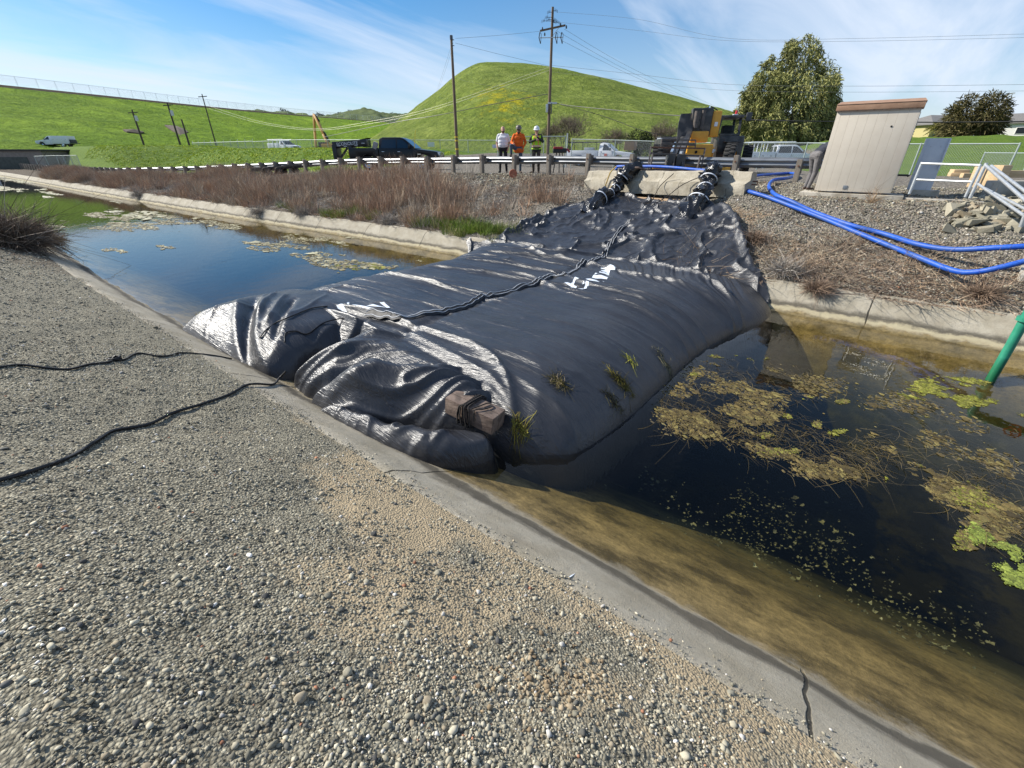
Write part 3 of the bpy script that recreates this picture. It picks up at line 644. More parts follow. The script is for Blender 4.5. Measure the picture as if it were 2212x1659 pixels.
for _ in range(34):
    x_, y_ = rg.uniform(sg2[0]+.8, sg2[-1]-.5), rg.uniform(10.2, tg2[-1]-.3); th_ = rg.choice([1.25, 1.7, .5, 2.6])+rg.gauss(0, .25); ln_ = rg.uniform(.35, 1.1)
    fold(Z2, [(x_-ln_*math.cos(th_), y_-ln_*math.sin(th_)), (x_+rg.gauss(0, .08), y_+rg.gauss(0, .08)), (x_+ln_*math.cos(th_), y_+ln_*math.sin(th_))], rg.uniform(.03, .085), rg.uniform(.03, .06), X2, Y2, 1.15)
wob = .06*fbm(X2*3, Y2*3, 3, 86)
hf('bank_liner', X2, Y2, Z2, M_tarp, dam, (sd2+wob) > .0)
def LZ(s, t):
    i = int(np.clip((s-sg2[0])/.02, 0, len(sg2)-1)); j = int(np.clip((t-tg2[0])/.02, 0, len(tg2)-1)); return float(Z2[i, j])
def surf(s, t):   # top of the tarp, body or liner
    z = float(dz(s, t)) if tg[0] < t < tg[-1] else -9
    if tg2[0] < t < tg2[-1] and sg2[0] < s < sg2[-1]: z = max(z, LZ(s, t))
    return z
def PT(px, py):   # the point of the tarp that a sight line of the photo meets
    r = ray(px, py); d = 3.
    while d < 22:
        p = r*d+Vector((0, 0, H))
        if p.z < surf(p.x, p.y): return Vector((p.x, p.y, surf(p.x, p.y)))
        d += .015
    return PZ(px, py, .6)
# ---- seam band with two white stitched lines
M_band = pmat('black_webbing', (.010, .010, .011), (.02, .02, .022), scale=30, rough=.6, bump=.3)
M_thread = pmat('white_thread', (.62, .63, .64), rough=.7)
M_white = pmat('white_paint', (.62, .68, .76), (.50, .56, .64), scale=22, rough=.55, bump=.1)
SEAM = [(790, 684), (810, 682), (830, 680), (855, 686), (886, 685), (919, 680), (940, 676), (995, 667), (1034, 644), (1094, 632), (1139, 617), (1163, 608), (1187, 598), (1217, 592), (1244, 583), (1256, 571), (1286, 562), (1310, 547), (1328, 510), (1358, 478)]
sp = []
for p in SEAM:
    p = PT(*p)
    if not sp or (Vector(sp[-1])-Vector((p.x, p.y))).length > .22: sp.append((p.x, p.y))
cur = spline([(a, b, 0) for a, b in sp], 16)
for _ in range(6): cur = [cur[0]]+[(cur[i-1]+cur[i]*2+cur[i+1])/4 for i in range(1, len(cur)-1)]+[cur[-1]]; band = MB(); th = MB(); L1 = []; L2 = []; B1 = []; B2 = []
for i, p in enumerate(cur):
    d_ = (cur[min(i+1, len(cur)-1)]-cur[max(i-1, 0)]).normalized(); q = Vector((-d_.y, d_.x, 0)); p = p+q*.02*math.sin(i*.31)
    rr_ = lambda o, h: Vector((p.x+q.x*o, p.y+q.y*o, max(surf(p.x+q.x*o, p.y+q.y*o), surf(p.x, p.y)-.02)+h))
    wob_ = .022+.012*math.sin(i*.43)+.008*math.sin(i*1.1)
    B1.append([rr_(-.065, .008), rr_(-.035, .018+wob_*.3), rr_(0, .014+wob_*.7), rr_(.035, .018+wob_*.4), rr_(.065, .008)]); L1.append(rr_(-.030, .024+wob_*.35)); L2.append(rr_(.028, .024+wob_*.5))
V = [v for row in B1 for v in row]; n5 = 5
band.add(V, [(i*n5+j, i*n5+j+1, (i+1)*n5+j+1, (i+1)*n5+j) for i in range(len(B1)-1) for j in range(n5-1)])
sm = band.build('seam_band', M_band, dam, 60); th.tube(L1, .0055, 5); th.tube(L2, .0055, 5); th.build('seam_stitching', M_thread, sm, 60)
# ---- painted lettering, as far as the folds show it (outlines as they lie on the tarp)
def z3(x, y): return ((2100+x*.18083)*.553, (950+y*.18083)*.553)
def z5(x, y): return ((1300+x*.3152)*.553, (1100+y*.3152)*.553)
LET = [[z3(*p) for p in q] for q in [[(1370, 470), (1720, 545), (1715, 552), (1368, 485)], [(1350, 590), (1560, 568), (1680, 565), (1672, 640), (1560, 625), (1545, 690), (1545, 725), (1320, 665), (1330, 625), (1480, 655), (1490, 640), (1400, 628)],
      [(1215, 690), (1240, 655), (1320, 655), (1330, 668), (1240, 672)], [(1205, 690), (1535, 740), (1500, 795), (1165, 730)], [(1030, 765), (1440, 810), (1420, 828), (1260, 805), (1340, 835), (1325, 850), (1150, 810), (1110, 800)],
      [(765, 785), (830, 738), (1000, 765), (1120, 840), (1105, 860), (1100, 915), (1035, 915), (1040, 830), (1000, 820), (830, 790), (805, 800), (795, 865), (740, 865)], [(735, 870), (795, 870), (770, 925), (715, 915)], [(975, 860), (1000, 850), (1010, 872), (970, 875)],
      [(565, 895), (610, 895), (850, 960), (830, 980), (760, 955)], [(860, 960), (1000, 980), (1030, 940), (1080, 945), (1060, 985), (960, 985)]]]
LET += [[z5(*p) for p in q] for q in [[(228, 262), (380, 300), (570, 340), (560, 355), (370, 312), (225, 275)], [(175, 265), (205, 258), (205, 290), (180, 305)], [(410, 290), (500, 290), (665, 325), (560, 318)], [(580, 275), (635, 275), (715, 325), (670, 325)], [(45, 315), (120, 310), (180, 360), (60, 335)]]]
for q in LET:
    lb = MB()
    bm = bmesh.new(); vs = [bm.verts.new((*xy(a, b, .68), 0)) for a, b in q]; 
    try: bm.faces.new(vs)
    except Exception: bm.free(); continue
    bmesh.ops.triangulate(bm, faces=bm.faces); 
    for _ in range(3): bmesh.ops.subdivide_edges(bm, edges=[e for e in bm.edges if e.calc_length() > .03], cuts=1, use_grid_fill=True)
    bmesh.ops.triangulate(bm, faces=bm.faces)
    ctr = PT(sum(a for a, b in q)/len(q), sum(b for a, b in q)/len(q)); c0 = xy(sum(a for a, b in q)/len(q), sum(b for a, b in q)/len(q), .68); o_ = (ctr.x-c0[0], ctr.y-c0[1])
    bm.verts.ensure_lookup_table(); bm.verts.index_update()
    lb.add([(v.co.x+o_[0], v.co.y+o_[1], surf(v.co.x+o_[0], v.co.y+o_[1])+.007) for v in bm.verts], [[v.index for v in f.verts] for f in bm.faces]); bm.free(); lb.build('painted_letter', M_white, dam, 180)
# ---- the two gathered fill tubes tied with white straps
M_film = pmat('black_plastic_film', (.007, .007, .008), (.014, .014, .016), scale=9, rough=.2, bump=.55, bscale=11, bdist=.05, spec=.6)
M_strap = pmat('white_strap', (.72, .74, .78), rough=.5)
def filltube(pts, rads, ties, seed):
    P = spline(pts, 9); R = np.interp(np.linspace(0, 1, len(P)), np.linspace(0, 1, len(rads)), rads); n = 36; V = []; Fc = []
    tie_i = [int(k*(len(P)-1)) for k in ties]; up = Vector((0, 0, 1))
    for i, p in enumerate(P):
        d_ = (P[min(i+1, len(P)-1)]-P[max(i-1, 0)]).normalized(); a_ = d_.cross(up).normalized(); b_ = a_.cross(d_)
        pin = min([abs(i-k) for k in tie_i]+[99]); r_ = R[i]*(1-.16*math.exp(-(pin/1.3)**2))
        for k in range(n):
            th_ = 2*math.pi*k/n; nz_ = float(np.abs(vnoise(math.cos(th_)*2.2+seed+i*.22, math.sin(th_)*2.2+i*.31, seed)))
            q = r_*(1+.62*(math.exp(-(nz_/.2)**1.3)-.38)); V.append(p+a_*math.cos(th_)*q+b_*math.sin(th_)*q)
    for i in range(len(P)-1):
        for k in range(n): Fc.append((i*n+k, i*n+(k+1) % n, (i+1)*n+(k+1) % n, (i+1)*n+k))
    Fc.append(tuple(range(n))); Fc.append(tuple(range((len(P)-1)*n, len(P)*n)))
    o = mk('fill_tube', V, Fc, M_film, dam, 70)
    for k in tie_i:
        d_ = (P[min(k+1, len(P)-1)]-P[max(k-1, 0)]).normalized(); a_ = d_.cross(up).normalized(); b_ = a_.cross(d_); s_ = MB(); rr = R[k]*.97
        V2 = []; 
        for j in range(28):
            th_ = 2*math.pi*j/28; e_ = a_*math.cos(th_)*rr+b_*math.sin(th_)*rr
            V2 += [P[k]+e_-d_*.018, P[k]+e_*1.04-d_*.013, P[k]+e_*1.04+d_*.013, P[k]+e_+d_*.018]
        s_.add(V2, [(j*4+q, ((j+1) % 28)*4+q, ((j+1) % 28)*4+(q+1) % 4, j*4+(q+1) % 4) for j in range(28) for q in range(4)]); s_.build('tie_strap', M_strap, o, 50)
    return o
BL, BR = PG(1262, 406), PG(1606, 421)   # foot of the concrete barrier
bdir = (BR-BL); bdir.z = 0; blen = bdir.length; bdir.normalize(); bnorm = Vector((-bdir.y, bdir.x, 0))
dB_n = bnorm if bnorm.y > 0 else -bnorm
def facep(px, py, off):
    r = ray(px, py); q0 = BL+dB_n*off; k_ = (q0-Vector((0, 0, H))).dot(dB_n)/r.dot(dB_n); return Vector((0, 0, H))+r*k_
def over(px, py, back): p = PD(px, py, ((BL+BR)/2-Vector((0, 0, H))).dot(Vector((-sT*cP, cT*cP, -sP)))*back); return p
p0 = PT(1296, 438)+Vector((0, 0, .12)); filltube([p0-Vector((.1, .7, .55)), p0, facep(1322, 416, -.75), facep(1338, 394, -.35), facep(1354, 374, -.12), facep(1386, 356, .25)], [.30, .25, .15, .20, .23, .12], [.2, .36, .5, .72], 3)
p0 = PT(1506, 447)+Vector((0, 0, .14)); filltube([p0-Vector((.0, .7, .60)), p0, facep(1517, 424, -.85), facep(1526, 399, -.45), facep(1536, 374, -.15), facep(1546, 350, .1)], [.34, .30, .22, .21, .27, .08], [.22, .33, .55, .7], 9)
# ---- cords lying on the tarp
M_cord = pmat('black_cord', (.008, .008, .009), rough=.6)
cb = MB()
for q in [[(708, 664), (675, 668), (642, 681), (618, 690), (597, 699), (575, 716), (562, 732)], [(616, 742), (618, 722), (640, 718), (665, 724), (700, 700), (740, 690), (772, 690)]]:
    cb.tube(spline([PT(*p)+Vector((0, 0, .014)) for p in q], 8), .010, 6)
cb.build('cord', M_cord, dam, 60)
# ================================================================ hills, embankment, trees, poles, wires, fences, houses
def proj(p):
    q = Vector(p)-Vector((0, 0, H)); x = cT*q.x+sT*q.y; y = -sT*q.x+cT*q.y
    d = y*cP-q.z*sP; return (CX+F*x/d, CY-F*(y*sP+q.z*cP)/d, d)
def z_at(p, py):   # height above which point the photo row py is reached, straight over p
    a, b = -5., min(80., H+(-sT*p[0]+cT*p[1])*cP/sP*.8)
    for _ in range(50):
        m = (a+b)/2
        if proj((p[0], p[1], m))[1] > py: a = m
        else: b = m
    return a
def hillmat(name, c1, c2, c3, yellow, sc1=.05, bscale=1.0):
    t = NT(name); c = t.mix(t.ramp(t.noise(sc1, 8, .7), [(.35, 0.), (.65, 1.)]), c1, c2)
    c = t.mix(t.ramp(t.noise(bscale, 6, .75, t.map((1, 1, .5))), [(.40, 0.), (.62, .9)]), c, c3); c = t.mix(t.ramp(t.noise(bscale*.22, 7, .75, t.map((1, 1, 1.8), (0, .6, .5))), [(.42, 0.), (.70, .7)]), c, tuple(x*.78 for x in c3)); c = t.mix(t.ramp(t.noise(bscale*.12, 5, .7), [(.5, 0.), (.75, .55)]), c, tuple(min(1, x*1.5) for x in c2))
    a = t.attr(); sa = t.n.new('ShaderNodeSeparateColor'); t.l.new(a, sa.inputs[0])
    yn = t.noise(.35, 7, .75); c = t.mix(t.rng(t.math('ADD', sa.outputs[1], t.math('MULTIPLY', t.math('SUBTRACT', yn, .5), 1.4)), .45, .8), c, yellow)
    dn = t.noise(.5, 6, .7); c = t.mix(t.rng(t.math('ADD', sa.outputs[2], t.math('MULTIPLY', t.math('SUBTRACT', dn, .5), .6)), .4, .6), c, (.075, .058, .04))
    t.bump(t.math('ADD', t.noise(bscale*1.2, 8, .75), t.math('MULTIPLY', t.noise(bscale*.3, 6, .7), 2.)), 1., 1.1); return t.base(c, .95, .1)
M_hill = hillmat('hill_grass', (.23, .31, .04), (.31, .36, .085), (.13, .19, .032), (.52, .45, .02), .03, 1.0)
M_emb = hillmat('embankment_grass', (.19, .32, .016), (.25, .36, .026), (.105, .20, .014), (.32, .38, .022), .04, .7)
M_dist = hillmat('distant_grass', (.10, .135, .05), (.13, .155, .06), (.06, .085, .04), (.12, .14, .05), .01, .05)
def mound(name, sil, Dc, Df, Db, mat, zb=2.0, ncol=160, shape=lambda w: w*(1.55-.55*w), rough=.5, maskf=None):
    xs = np.array([p[0] for p in sil], float); ys = np.array([p[1] for p in sil], float)
    P = spline([(a, b, 0) for a, b in zip(xs, ys)], 8); px = np.linspace(xs[0], xs[-1], ncol); py = np.interp(px, [p.x for p in P], [p.y for p in P])
    rows = np.concatenate([np.linspace(0, 1, 46), [1.03, 1.08, 1.2, 1.45, 1.9]]); V = []; M = []
    for a, b in zip(px, py):
        f = (a-xs[0])/(xs[-1]-xs[0]); dc = Dc(f); df = Df(f)
        r = ray(a, b); hd = Vector((r.x, r.y)); k = hd.length; hd /= k; top = H+r.z/k*dc
        for w_ in rows:
            if w_ <= 1: dist = df+(dc-df)*w_; z = zb+(max(top, zb)-zb)*shape(w_)
            else: dist = dc+(w_-1)*Db; z = zb+(max(top, zb)-zb)*max(-.1, 1-((w_-1)/.75)**1.6)
            V.append((hd.x*dist, hd.y*dist, z)); M.append((f, w_))
    V = np.array(V); M = np.array(M); V[:, 2] += rough*fbm(V[:, 0]*.06, V[:, 1]*.06, 4, 91)*np.clip(M[:, 1]*3, 0, 1)*np.where(M[:, 1] > .9, .35, 1)
    n2 = len(rows); i = (np.arange(ncol-1)*n2)[:, None]+np.arange(n2-1)[None]; Fc = np.stack([i, i+1, i+n2+1, i+n2], -1).reshape(-1, 4)
    cols = np.zeros((len(V), 3)) if maskf is None else maskf(M[:, 0], M[:, 1])
    return tag(mk(name, V, Fc[:, ::-1], mat, None, 180, cols=cols), kind='structure')
def hm(f, w_):
    c = np.zeros((len(f), 3)); c[:, 1] = .52*np.exp(-((f-.26)/.12)**2-((w_-.28)/.24)**2)+.16*np.exp(-((f-.42)/.18)**2-((w_-.2)/.2)**2); c[:, 2] = .7*np.exp(-((f-.155)/.05)**2-((w_-.97)/.03)**2)+.25*np.exp(-((f-.02)/.05)**2); return c
mound('hill', [(800, 300), (850, 268), (905, 226), (945, 197), (985, 166), (1025, 144), (1060, 137), (1110, 136), (1165, 141), (1225, 151), (1310, 170), (1400, 193), (1490, 215), (1560, 236), (1640, 268), (1740, 300), (1850, 318)],
      lambda f: 190-20*f, lambda f: 92-14*math.sin(f*3.1), 150, M_hill, 2.0, maskf=hm, rough=.7)
mound('distant_hill', [(430, 262), (500, 246), (553, 239), (585, 243), (613, 241), (640, 248), (693, 251), (728, 247), (765, 239), (790, 236.5), (823, 243), (848, 248), (885, 248), (950, 258), (1020, 275)], lambda f: 900., lambda f: 520., 500, M_dist, 6., rough=3.)
# embankment with a level crest running away to the left
def cw(x, y, z): X_, Y_ = c2w(x, y); return Vector((X_, Y_, z))
crest = [(-205, -60), (-172, 40), (-138, 141), (-113, 226), (-73, 312), (-20, 420)]; toe = [(-150, -60), (-116, 30), (-89, 97), (-70, 150), (-47, 228), (10, 330)]; tz = [3.4, 3.4, 3.6, 4.5, 10.5, 14]
cs = spline([(*p, 18.9) for p in crest], 20); ts = spline([(a, b, z) for (a, b), z in zip(toe, tz)], 20); V = []; M = []
ws = np.concatenate([np.linspace(-.08, .93, 40), [.955, .98, 1.0, 1.04, 1.3, 1.8]])
for a, b in zip(cs, ts):
    for w_ in ws:
        if w_ <= 1: p = b.lerp(a, w_); z = b.z+(a.z-b.z)*w_
        else: d_ = (a-b); d_.z = 0; p = a+d_.normalized()*(w_-1)*60; z = a.z-(0 if w_ < 1.1 else (w_-1.1)*20)
        q = cw(p.x, p.y, z); V.append(q); M.append((w_,))
V = np.array([v[:] for v in V]); M = np.array(M)[:, 0]; V[:, 2] += .25*fbm(V[:, 0]*.15, V[:, 1]*.15, 4, 95)*(M < .9)
cols = np.zeros((len(V), 3)); cols[:, 2] = np.where((M > .94) & (M < 1.2), 1., 0); cols[:, 1] = .15*np.exp(-((M-.2)/.25)**2)
n2 = len(ws); i = (np.arange(len(cs)-1)*n2)[:, None]+np.arange(n2-1)[None]; Fc = np.stack([i, i+1, i+n2+1, i+n2], -1).reshape(-1, 4)
tag(mk('embankment', V, Fc, M_emb, None, 180, cols=cols), kind='structure')
def emb_pt(px, py):   # a point of the embankment face
    from mathutils.geometry import intersect_line_plane
    r = ray(px, py); best = None
    for i in range(len(cs)-1):
        a, b, c_ = cw(*cs[i]), cw(*ts[i]), cw(*cs[i+1])
        q = intersect_line_plane(Vector((0, 0, H)), Vector((0, 0, H))+r*1000, a, (b-a).cross(c_-a))
        if q is None: continue
        e = (cw(*ts[i])-a); d_ = (c_-a); 
        k = (q-a).dot(d_)/d_.length_squared
        if -.05 <= k <= 1.05 and (q-Vector((0, 0, H))).dot(r) > 0: best = q
    return best
M_soil = pmat('dug_soil', (.07, .052, .036), (.12, .09, .06), scale=1.5, rough=.95, bump=.8, bscale=4)
for q in [[(267, 284), (300, 285), (313, 290), (300, 292), (275, 289)], [(357, 274), (383, 276), (402, 284), (408, 289), (392, 297), (377, 288)], [(553, 283), (575, 286), (598, 292), (575, 293), (553, 289)]]:
    W_ = [emb_pt(*p) for p in q]
    if all(W_):
        c_ = sum(W_, Vector())/len(W_); 
        pts = [c_+Vector((0, 0, .9))]+[p+Vector((0, 0, .5)) for p in W_]+[p-Vector((0, 0, .6)) for p in W_]; k = len(W_)
        o = mk('soil', pts, [(0, 1+i, 1+(i+1) % k) for i in range(k)]+[(1+i, 1+k+i, 1+k+(i+1) % k, 1+(i+1) % k) for i in range(k)], M_soil); tag(o, kind='structure')
# ---------------------------------------------------------------- trees
M_bark = pmat('bark', (.10, .075, .055), (.17, .135, .10), scale=6, rough=.95, bump=.6, stretch=(1, 1, .3))
M_leaf = pmat('leaves', (.8, .8, .8), (1.2, 1.2, 1.1), scale=.6, rough=.8, attr=True, spec=.15)
M_twig = pmat('twigs', (.85, .85, .85), (1.15, 1.15, 1.15), scale=2, rough=.95, attr=True, spec=.1)
def crown(name, lobes, n, ln, wd, c1, c2, parent, droop=.8, shell=.55, out=.5, gap=-.35):
    """leaf-sized blades spread through the volume of several lobes (centre, radii)"""
    vol = np.array([r[0]*r[1]*r[2] for _, r in lobes]); vol = vol**.75; k = rng.choice(len(lobes), n, p=vol/vol.sum())
    c = np.array([l[0] for l in lobes])[k]; r = np.array([l[1] for l in lobes])[k]
    u = unit(rng.normal(size=(n, 3))); f = rng.uniform(shell**3, 1, n)**(1/3)
    p = c+u*r*f[:, None]
    g = fbm(p[:, 0]*1.1/ln*.35, p[:, 2]*1.1/ln*.35+p[:, 1]*.4/ln, 3, 17); keep = g > gap; p, u, f, g = p[keep], u[keep], f[keep], g[keep]
    d = unit(u*out+rng.normal(size=p.shape)*.45+np.array([0, 0, -droop])); m = len(p)
    P = stems(p, d, ln*rng.uniform(.5, 1.3, m), rng.uniform(-.2, .2, m), 3, .12)
    tone = np.clip(.5+.45*g+rng.normal(0, .22, m), 0, 1)[:, None]
    return ribbons(name, P, wd*rng.uniform(.6, 1.4, m), np.array(c1)*(1-tone)+np.array(c2)*tone, M_leaf, parent)
def limbs(name, base, tops, r0, parent, mat=None):
    b = MB(); base = Vector(base)
    for tpt, r in tops:
        tpt = Vector(tpt); m1 = base.lerp(tpt, .35)+Vector((random.uniform(-.3, .3), random.uniform(-.3, .3), .12*(tpt-base).length))
        b.tube(spline([base, m1, tpt], 6), list(np.linspace(r0, r, 13)), 7)
    return b.build(name, mat or M_bark, parent, 60)
def local(root, p): return Vector(p)-root.location
# big evergreen beside the telehandler
d0 = 58; base = onG(PD(1705, 318, d0)); base.z = 1.6; T = thing('evergreen_tree', 'tall broad grey-green evergreen tree behind the yellow and black machine', 'tree', base)
k_ = d0/F; L_ = []
for px, py, rx_, ry_ in [(1700, 232, 88, 70), (1722, 160, 52, 48), (1740, 118, 30, 30), (1655, 215, 50, 55), (1765, 215, 42, 70), (1640, 265, 48, 45), (1760, 275, 45, 45), (1690, 285, 70, 30), (1618, 215, 20, 22), (1795, 240, 18, 30), (1712, 100, 16, 14), (1668, 150, 22, 22), (1776, 160, 18, 26), (1610, 245, 14, 14), (1640, 170, 12, 16), (1640, 292, 40, 28), (1735, 298, 60, 22), (1790, 285, 26, 30), (1605, 272, 12, 24)]:
    p = PD(px, py, d0)-base; L_.append(((p.x, p.y, p.z), (rx_*k_*.97, rx_*k_*.8, ry_*k_*.97)))
rg = random.Random(3)
for c_, r_ in list(L_):
    for _ in range(7):
        u = Vector((rg.gauss(0, 1), rg.gauss(0, 1), rg.gauss(.2, 1))).normalized(); k = rg.uniform(.8, 1.12); q = rg.uniform(.16, .36); L_.append(((c_[0]+u.x*r_[0]*k, c_[1]+u.y*r_[1]*k, c_[2]+u.z*r_[2]*k), (r_[0]*q, r_[1]*q, r_[2]*q*1.2)))
crown('crown', L_, 90000, .42, .12, (.075, .092, .042), (.33, .32, .12), T, .6, .15, .5, -.05)
limbs('trunk', (0, 0, -.2), [(L_[i][0], .05) for i in range(9)], .55, T)
limbs('dead_branch', PD(1745, 262, d0)-base, [(PD(1785, 200, d0*.97)-base, .03), (PD(1797, 215, d0*.97)-base, .03), (PD(1770, 190, d0*.97)-base, .02)], .10, T, pmat('dead_wood', (.33, .29, .25), rough=.9))
# bare shrubs at the foot of the hill
def bare(loc, R, hgt, n, name, label, group, col=(.115, .09, .075), green=0):
    T = thing(name, label, 'shrub', loc, 0, group); segs = []; tips = []
    def grow(p, d, ln, r, lvl):
        q = p+d*ln; segs.append((p, q, r, r*.7))
        if lvl == 0: tips.append((q, d)); return
        for _ in range(3 if lvl > 2 else 4):
            nd = (d+Vector((random.gauss(0, .5), random.gauss(0, .5), random.gauss(.12, .35)))).normalized(); grow(q, nd, ln*random.uniform(.6, .9), r*.62, lvl-1)
    for _ in range(n):
        a = random.uniform(0, 6.28); d = Vector((math.cos(a)*R/hgt*.8, math.sin(a)*R/hgt*.8, 1)).normalized(); grow(Vector((random.uniform(-.3, .3)*R, random.uniform(-.3, .3)*R, 0)), d, hgt*.32, .06, 4)
    P = np.array([[s_[0][:], ((s_[0]+s_[1])/2)[:], s_[1][:]] for s_ in segs]); W_ = np.array([[max(s_[2], .012)*2, s_[2]*1.8 if s_[2] > .012 else .02, max(s_[3], .008)*2] for s_ in segs])
    cc = np.array(col)*rng.uniform(.7, 1.5, (len(segs), 1)); ribbons('branches', P, W_, cc, M_twig, T)
    tp = np.array([t_[0][:] for t_ in tips]); td = np.array([t_[1][:] for t_ in tips]); tp = np.repeat(tp, 3, 0); td = unit(np.repeat(td, 3, 0)+rng.normal(0, .5, (len(tp), 3)))
    ribbons('twigs', stems(tp, td, rng.uniform(.2, .6, len(tp)), rng.uniform(-.3, .3, len(tp)), 3), np.full(len(tp), .022), np.array((.20, .16, .12) if not green else (.07, .09, .03))*rng.uniform(.7, 1.3, (len(tp), 1)), M_twig, T)
    return T
g_ = 'bare shrubs at the foot of the hill'
def at_d(px, py, d, z=None): p = PD(px, py, d); return Vector((p.x, p.y, gz(p.x, p.y) if z is None else z))
bare(at_d(1235, 300, 64), 3.0, 5.0, 8, 'bare_shrub', 'leafless brown shrub behind the white pickup, just right of the tall crossarm pole', g_)
bare(at_d(1200, 300, 66), 2.0, 3.6, 5, 'bare_shrub', 'low leafless shrub right at the foot of the tall crossarm pole', g_)
bare(at_d(1330, 305, 62), 2.2, 3.2, 5, 'bare_shrub', 'low leafless shrub above the bonnet of the white pickup', g_)
bare(at_d(1430, 300, 60), 3.0, 4.3, 7, 'bare_shrub', 'leafless shrub close to the left side of the telehandler', g_)
def bush(px, py, d, R, hgt, label, c1, c2, n=5000, name='evergreen_bush', cat='bush', group=None, ln=.3, wd=.09, z=None):
    b = at_d(px, py, d, z); T = thing(name, label, cat, b, 0, group)
    L_ = [((random.uniform(-.5, .5)*R, random.uniform(-.5, .5)*R, hgt*random.uniform(.3, .72)), (R*random.uniform(.4, .6), R*random.uniform(.4, .6), hgt*random.uniform(.25, .36))) for _ in range(9)]
    crown('crown', L_, n, ln, wd, c1, c2, T, .1, .35, .8); limbs('trunk', (0, 0, -.1), [(l[0], .03) for l in L_[:5]], .12, T); return T
bush(1385, 305, 57, 1.9, 3.6, 'round dark green bush between the white pickup and the telehandler', (.018, .028, .010), (.055, .07, .022))
# trees and hedge among the houses on the right
T = bush(2078, 335, 62, 4.2, 7.5, 'wind-shaped dark conifer to the left of the white house', (.035, .034, .016), (.135, .115, .05), 14000, 'conifer_tree', 'tree', None, .5, .12, 2.4)
bush(2150, 335, 55, 3.2, 2.7, 'dark overgrown bush below the white house, behind the wire fence', (.02, .018, .012), (.05, .043, .025), 6000, 'overgrown_bush', 'bush', 'overgrown bushes behind the right wire fence', z=1.7)
bush(2080, 340, 48, 3.0, 2.1, 'dark overgrown bush under the conifer, behind the wire fence', (.02, .018, .012), (.055, .045, .025), 6000, 'overgrown_bush', 'bush', 'overgrown bushes behind the right wire fence', z=1.7)
bush(2205, 335, 50, 2.4, 2.3, 'grey-green overgrown bush at the right edge behind the chain-link gate', (.035, .045, .02), (.09, .10, .045), 5000, 'overgrown_bush', 'bush', 'overgrown bushes behind the right wire fence', z=1.7)
def palm(px, d, ztop, label):
    b = at_d(px, 310, d, 4.0); T = thing('palm_tree', label, 'palm tree', b, 0, 'palms before the yellow house'); h = ztop-4.0
    m = MB(); m.tube([(0, 0, -2), (.1, 0, h*.5), (.0, .05, h)], [.2, .15, .14], 8); m.build('trunk', M_bark, T, 60)
    n = 900; a = rng.uniform(0, 6.28, 26); P = []; 
    fr_ = [np.array([0, 0, h])]; allP = []; 
    for ang in a:
        el = random.uniform(-.3, 1.1); d_ = np.array([math.cos(ang)*math.cos(el), math.sin(ang)*math.cos(el), math.sin(el)]); u = np.linspace(.15, 1, 18)[:, None]; line = np.array([0, 0, h])+d_*u*1.9+np.array([0, 0, -1])*(u**2)*.9
        for s_ in (-1, 1):
            sd_ = np.cross(d_, [0, 0, 1.]); sd_ /= np.linalg.norm(sd_)+1e-9; dd = unit(np.tile(sd_*s_+d_*.5+np.array([0, 0, -.5]), (18, 1))); allP.append(stems(line, dd, np.full(18, .55), np.zeros(18), 3, .2))
    P = np.concatenate(allP); ribbons('fronds', P, np.full(len(P), .07), np.array((.13, .125, .03))*rng.uniform(.5, 1.3, (len(P), 1)), M_leaf, T)
palm(2018, 72, z_at(at_d(2018, 310, 72, 0), 275), 'tall palm in front of the yellow house, left one of the pair')
palm(2028, 74, z_at(at_d(2028, 310, 74, 0), 280), 'shorter palm close beside a taller palm by the yellow house')
# far trees on the distant hill
for i, (px, py, h_) in enumerate([(565, 243, 7), (612, 240, 9), (622, 242, 6), (660, 249, 8), (690, 250, 9), (697, 250, 7), (735, 247, 8), (757, 241, 7), (775, 243, 5), (848, 248, 8), (815, 254, 6), (742, 256, 7), (720, 254, 6), (858, 252, 6)]):
    p = PD(px, py+3, 880 if i < 10 else 800); T = thing('oak_tree', '', 'tree', p-Vector((0, 0, 3)), 0, 'dark oaks dotted over the distant hills')
    T['label'] = 'small dark oak far off on the distant hills between the embankment and the round hill'
    crown('crown', [((0, 0, h_*.75), (h_*.6, h_*.6, h_*.5)), ((h_*.4, 0, h_*.6), (h_*.4, h_*.4, h_*.35))], 260, 1.8, 1.1, (.02, .03, .02), (.05, .06, .035), T, .1, .2); limbs('trunk', (0, 0, -2), [((0, 0, h_*.6), .2)], .4, T)
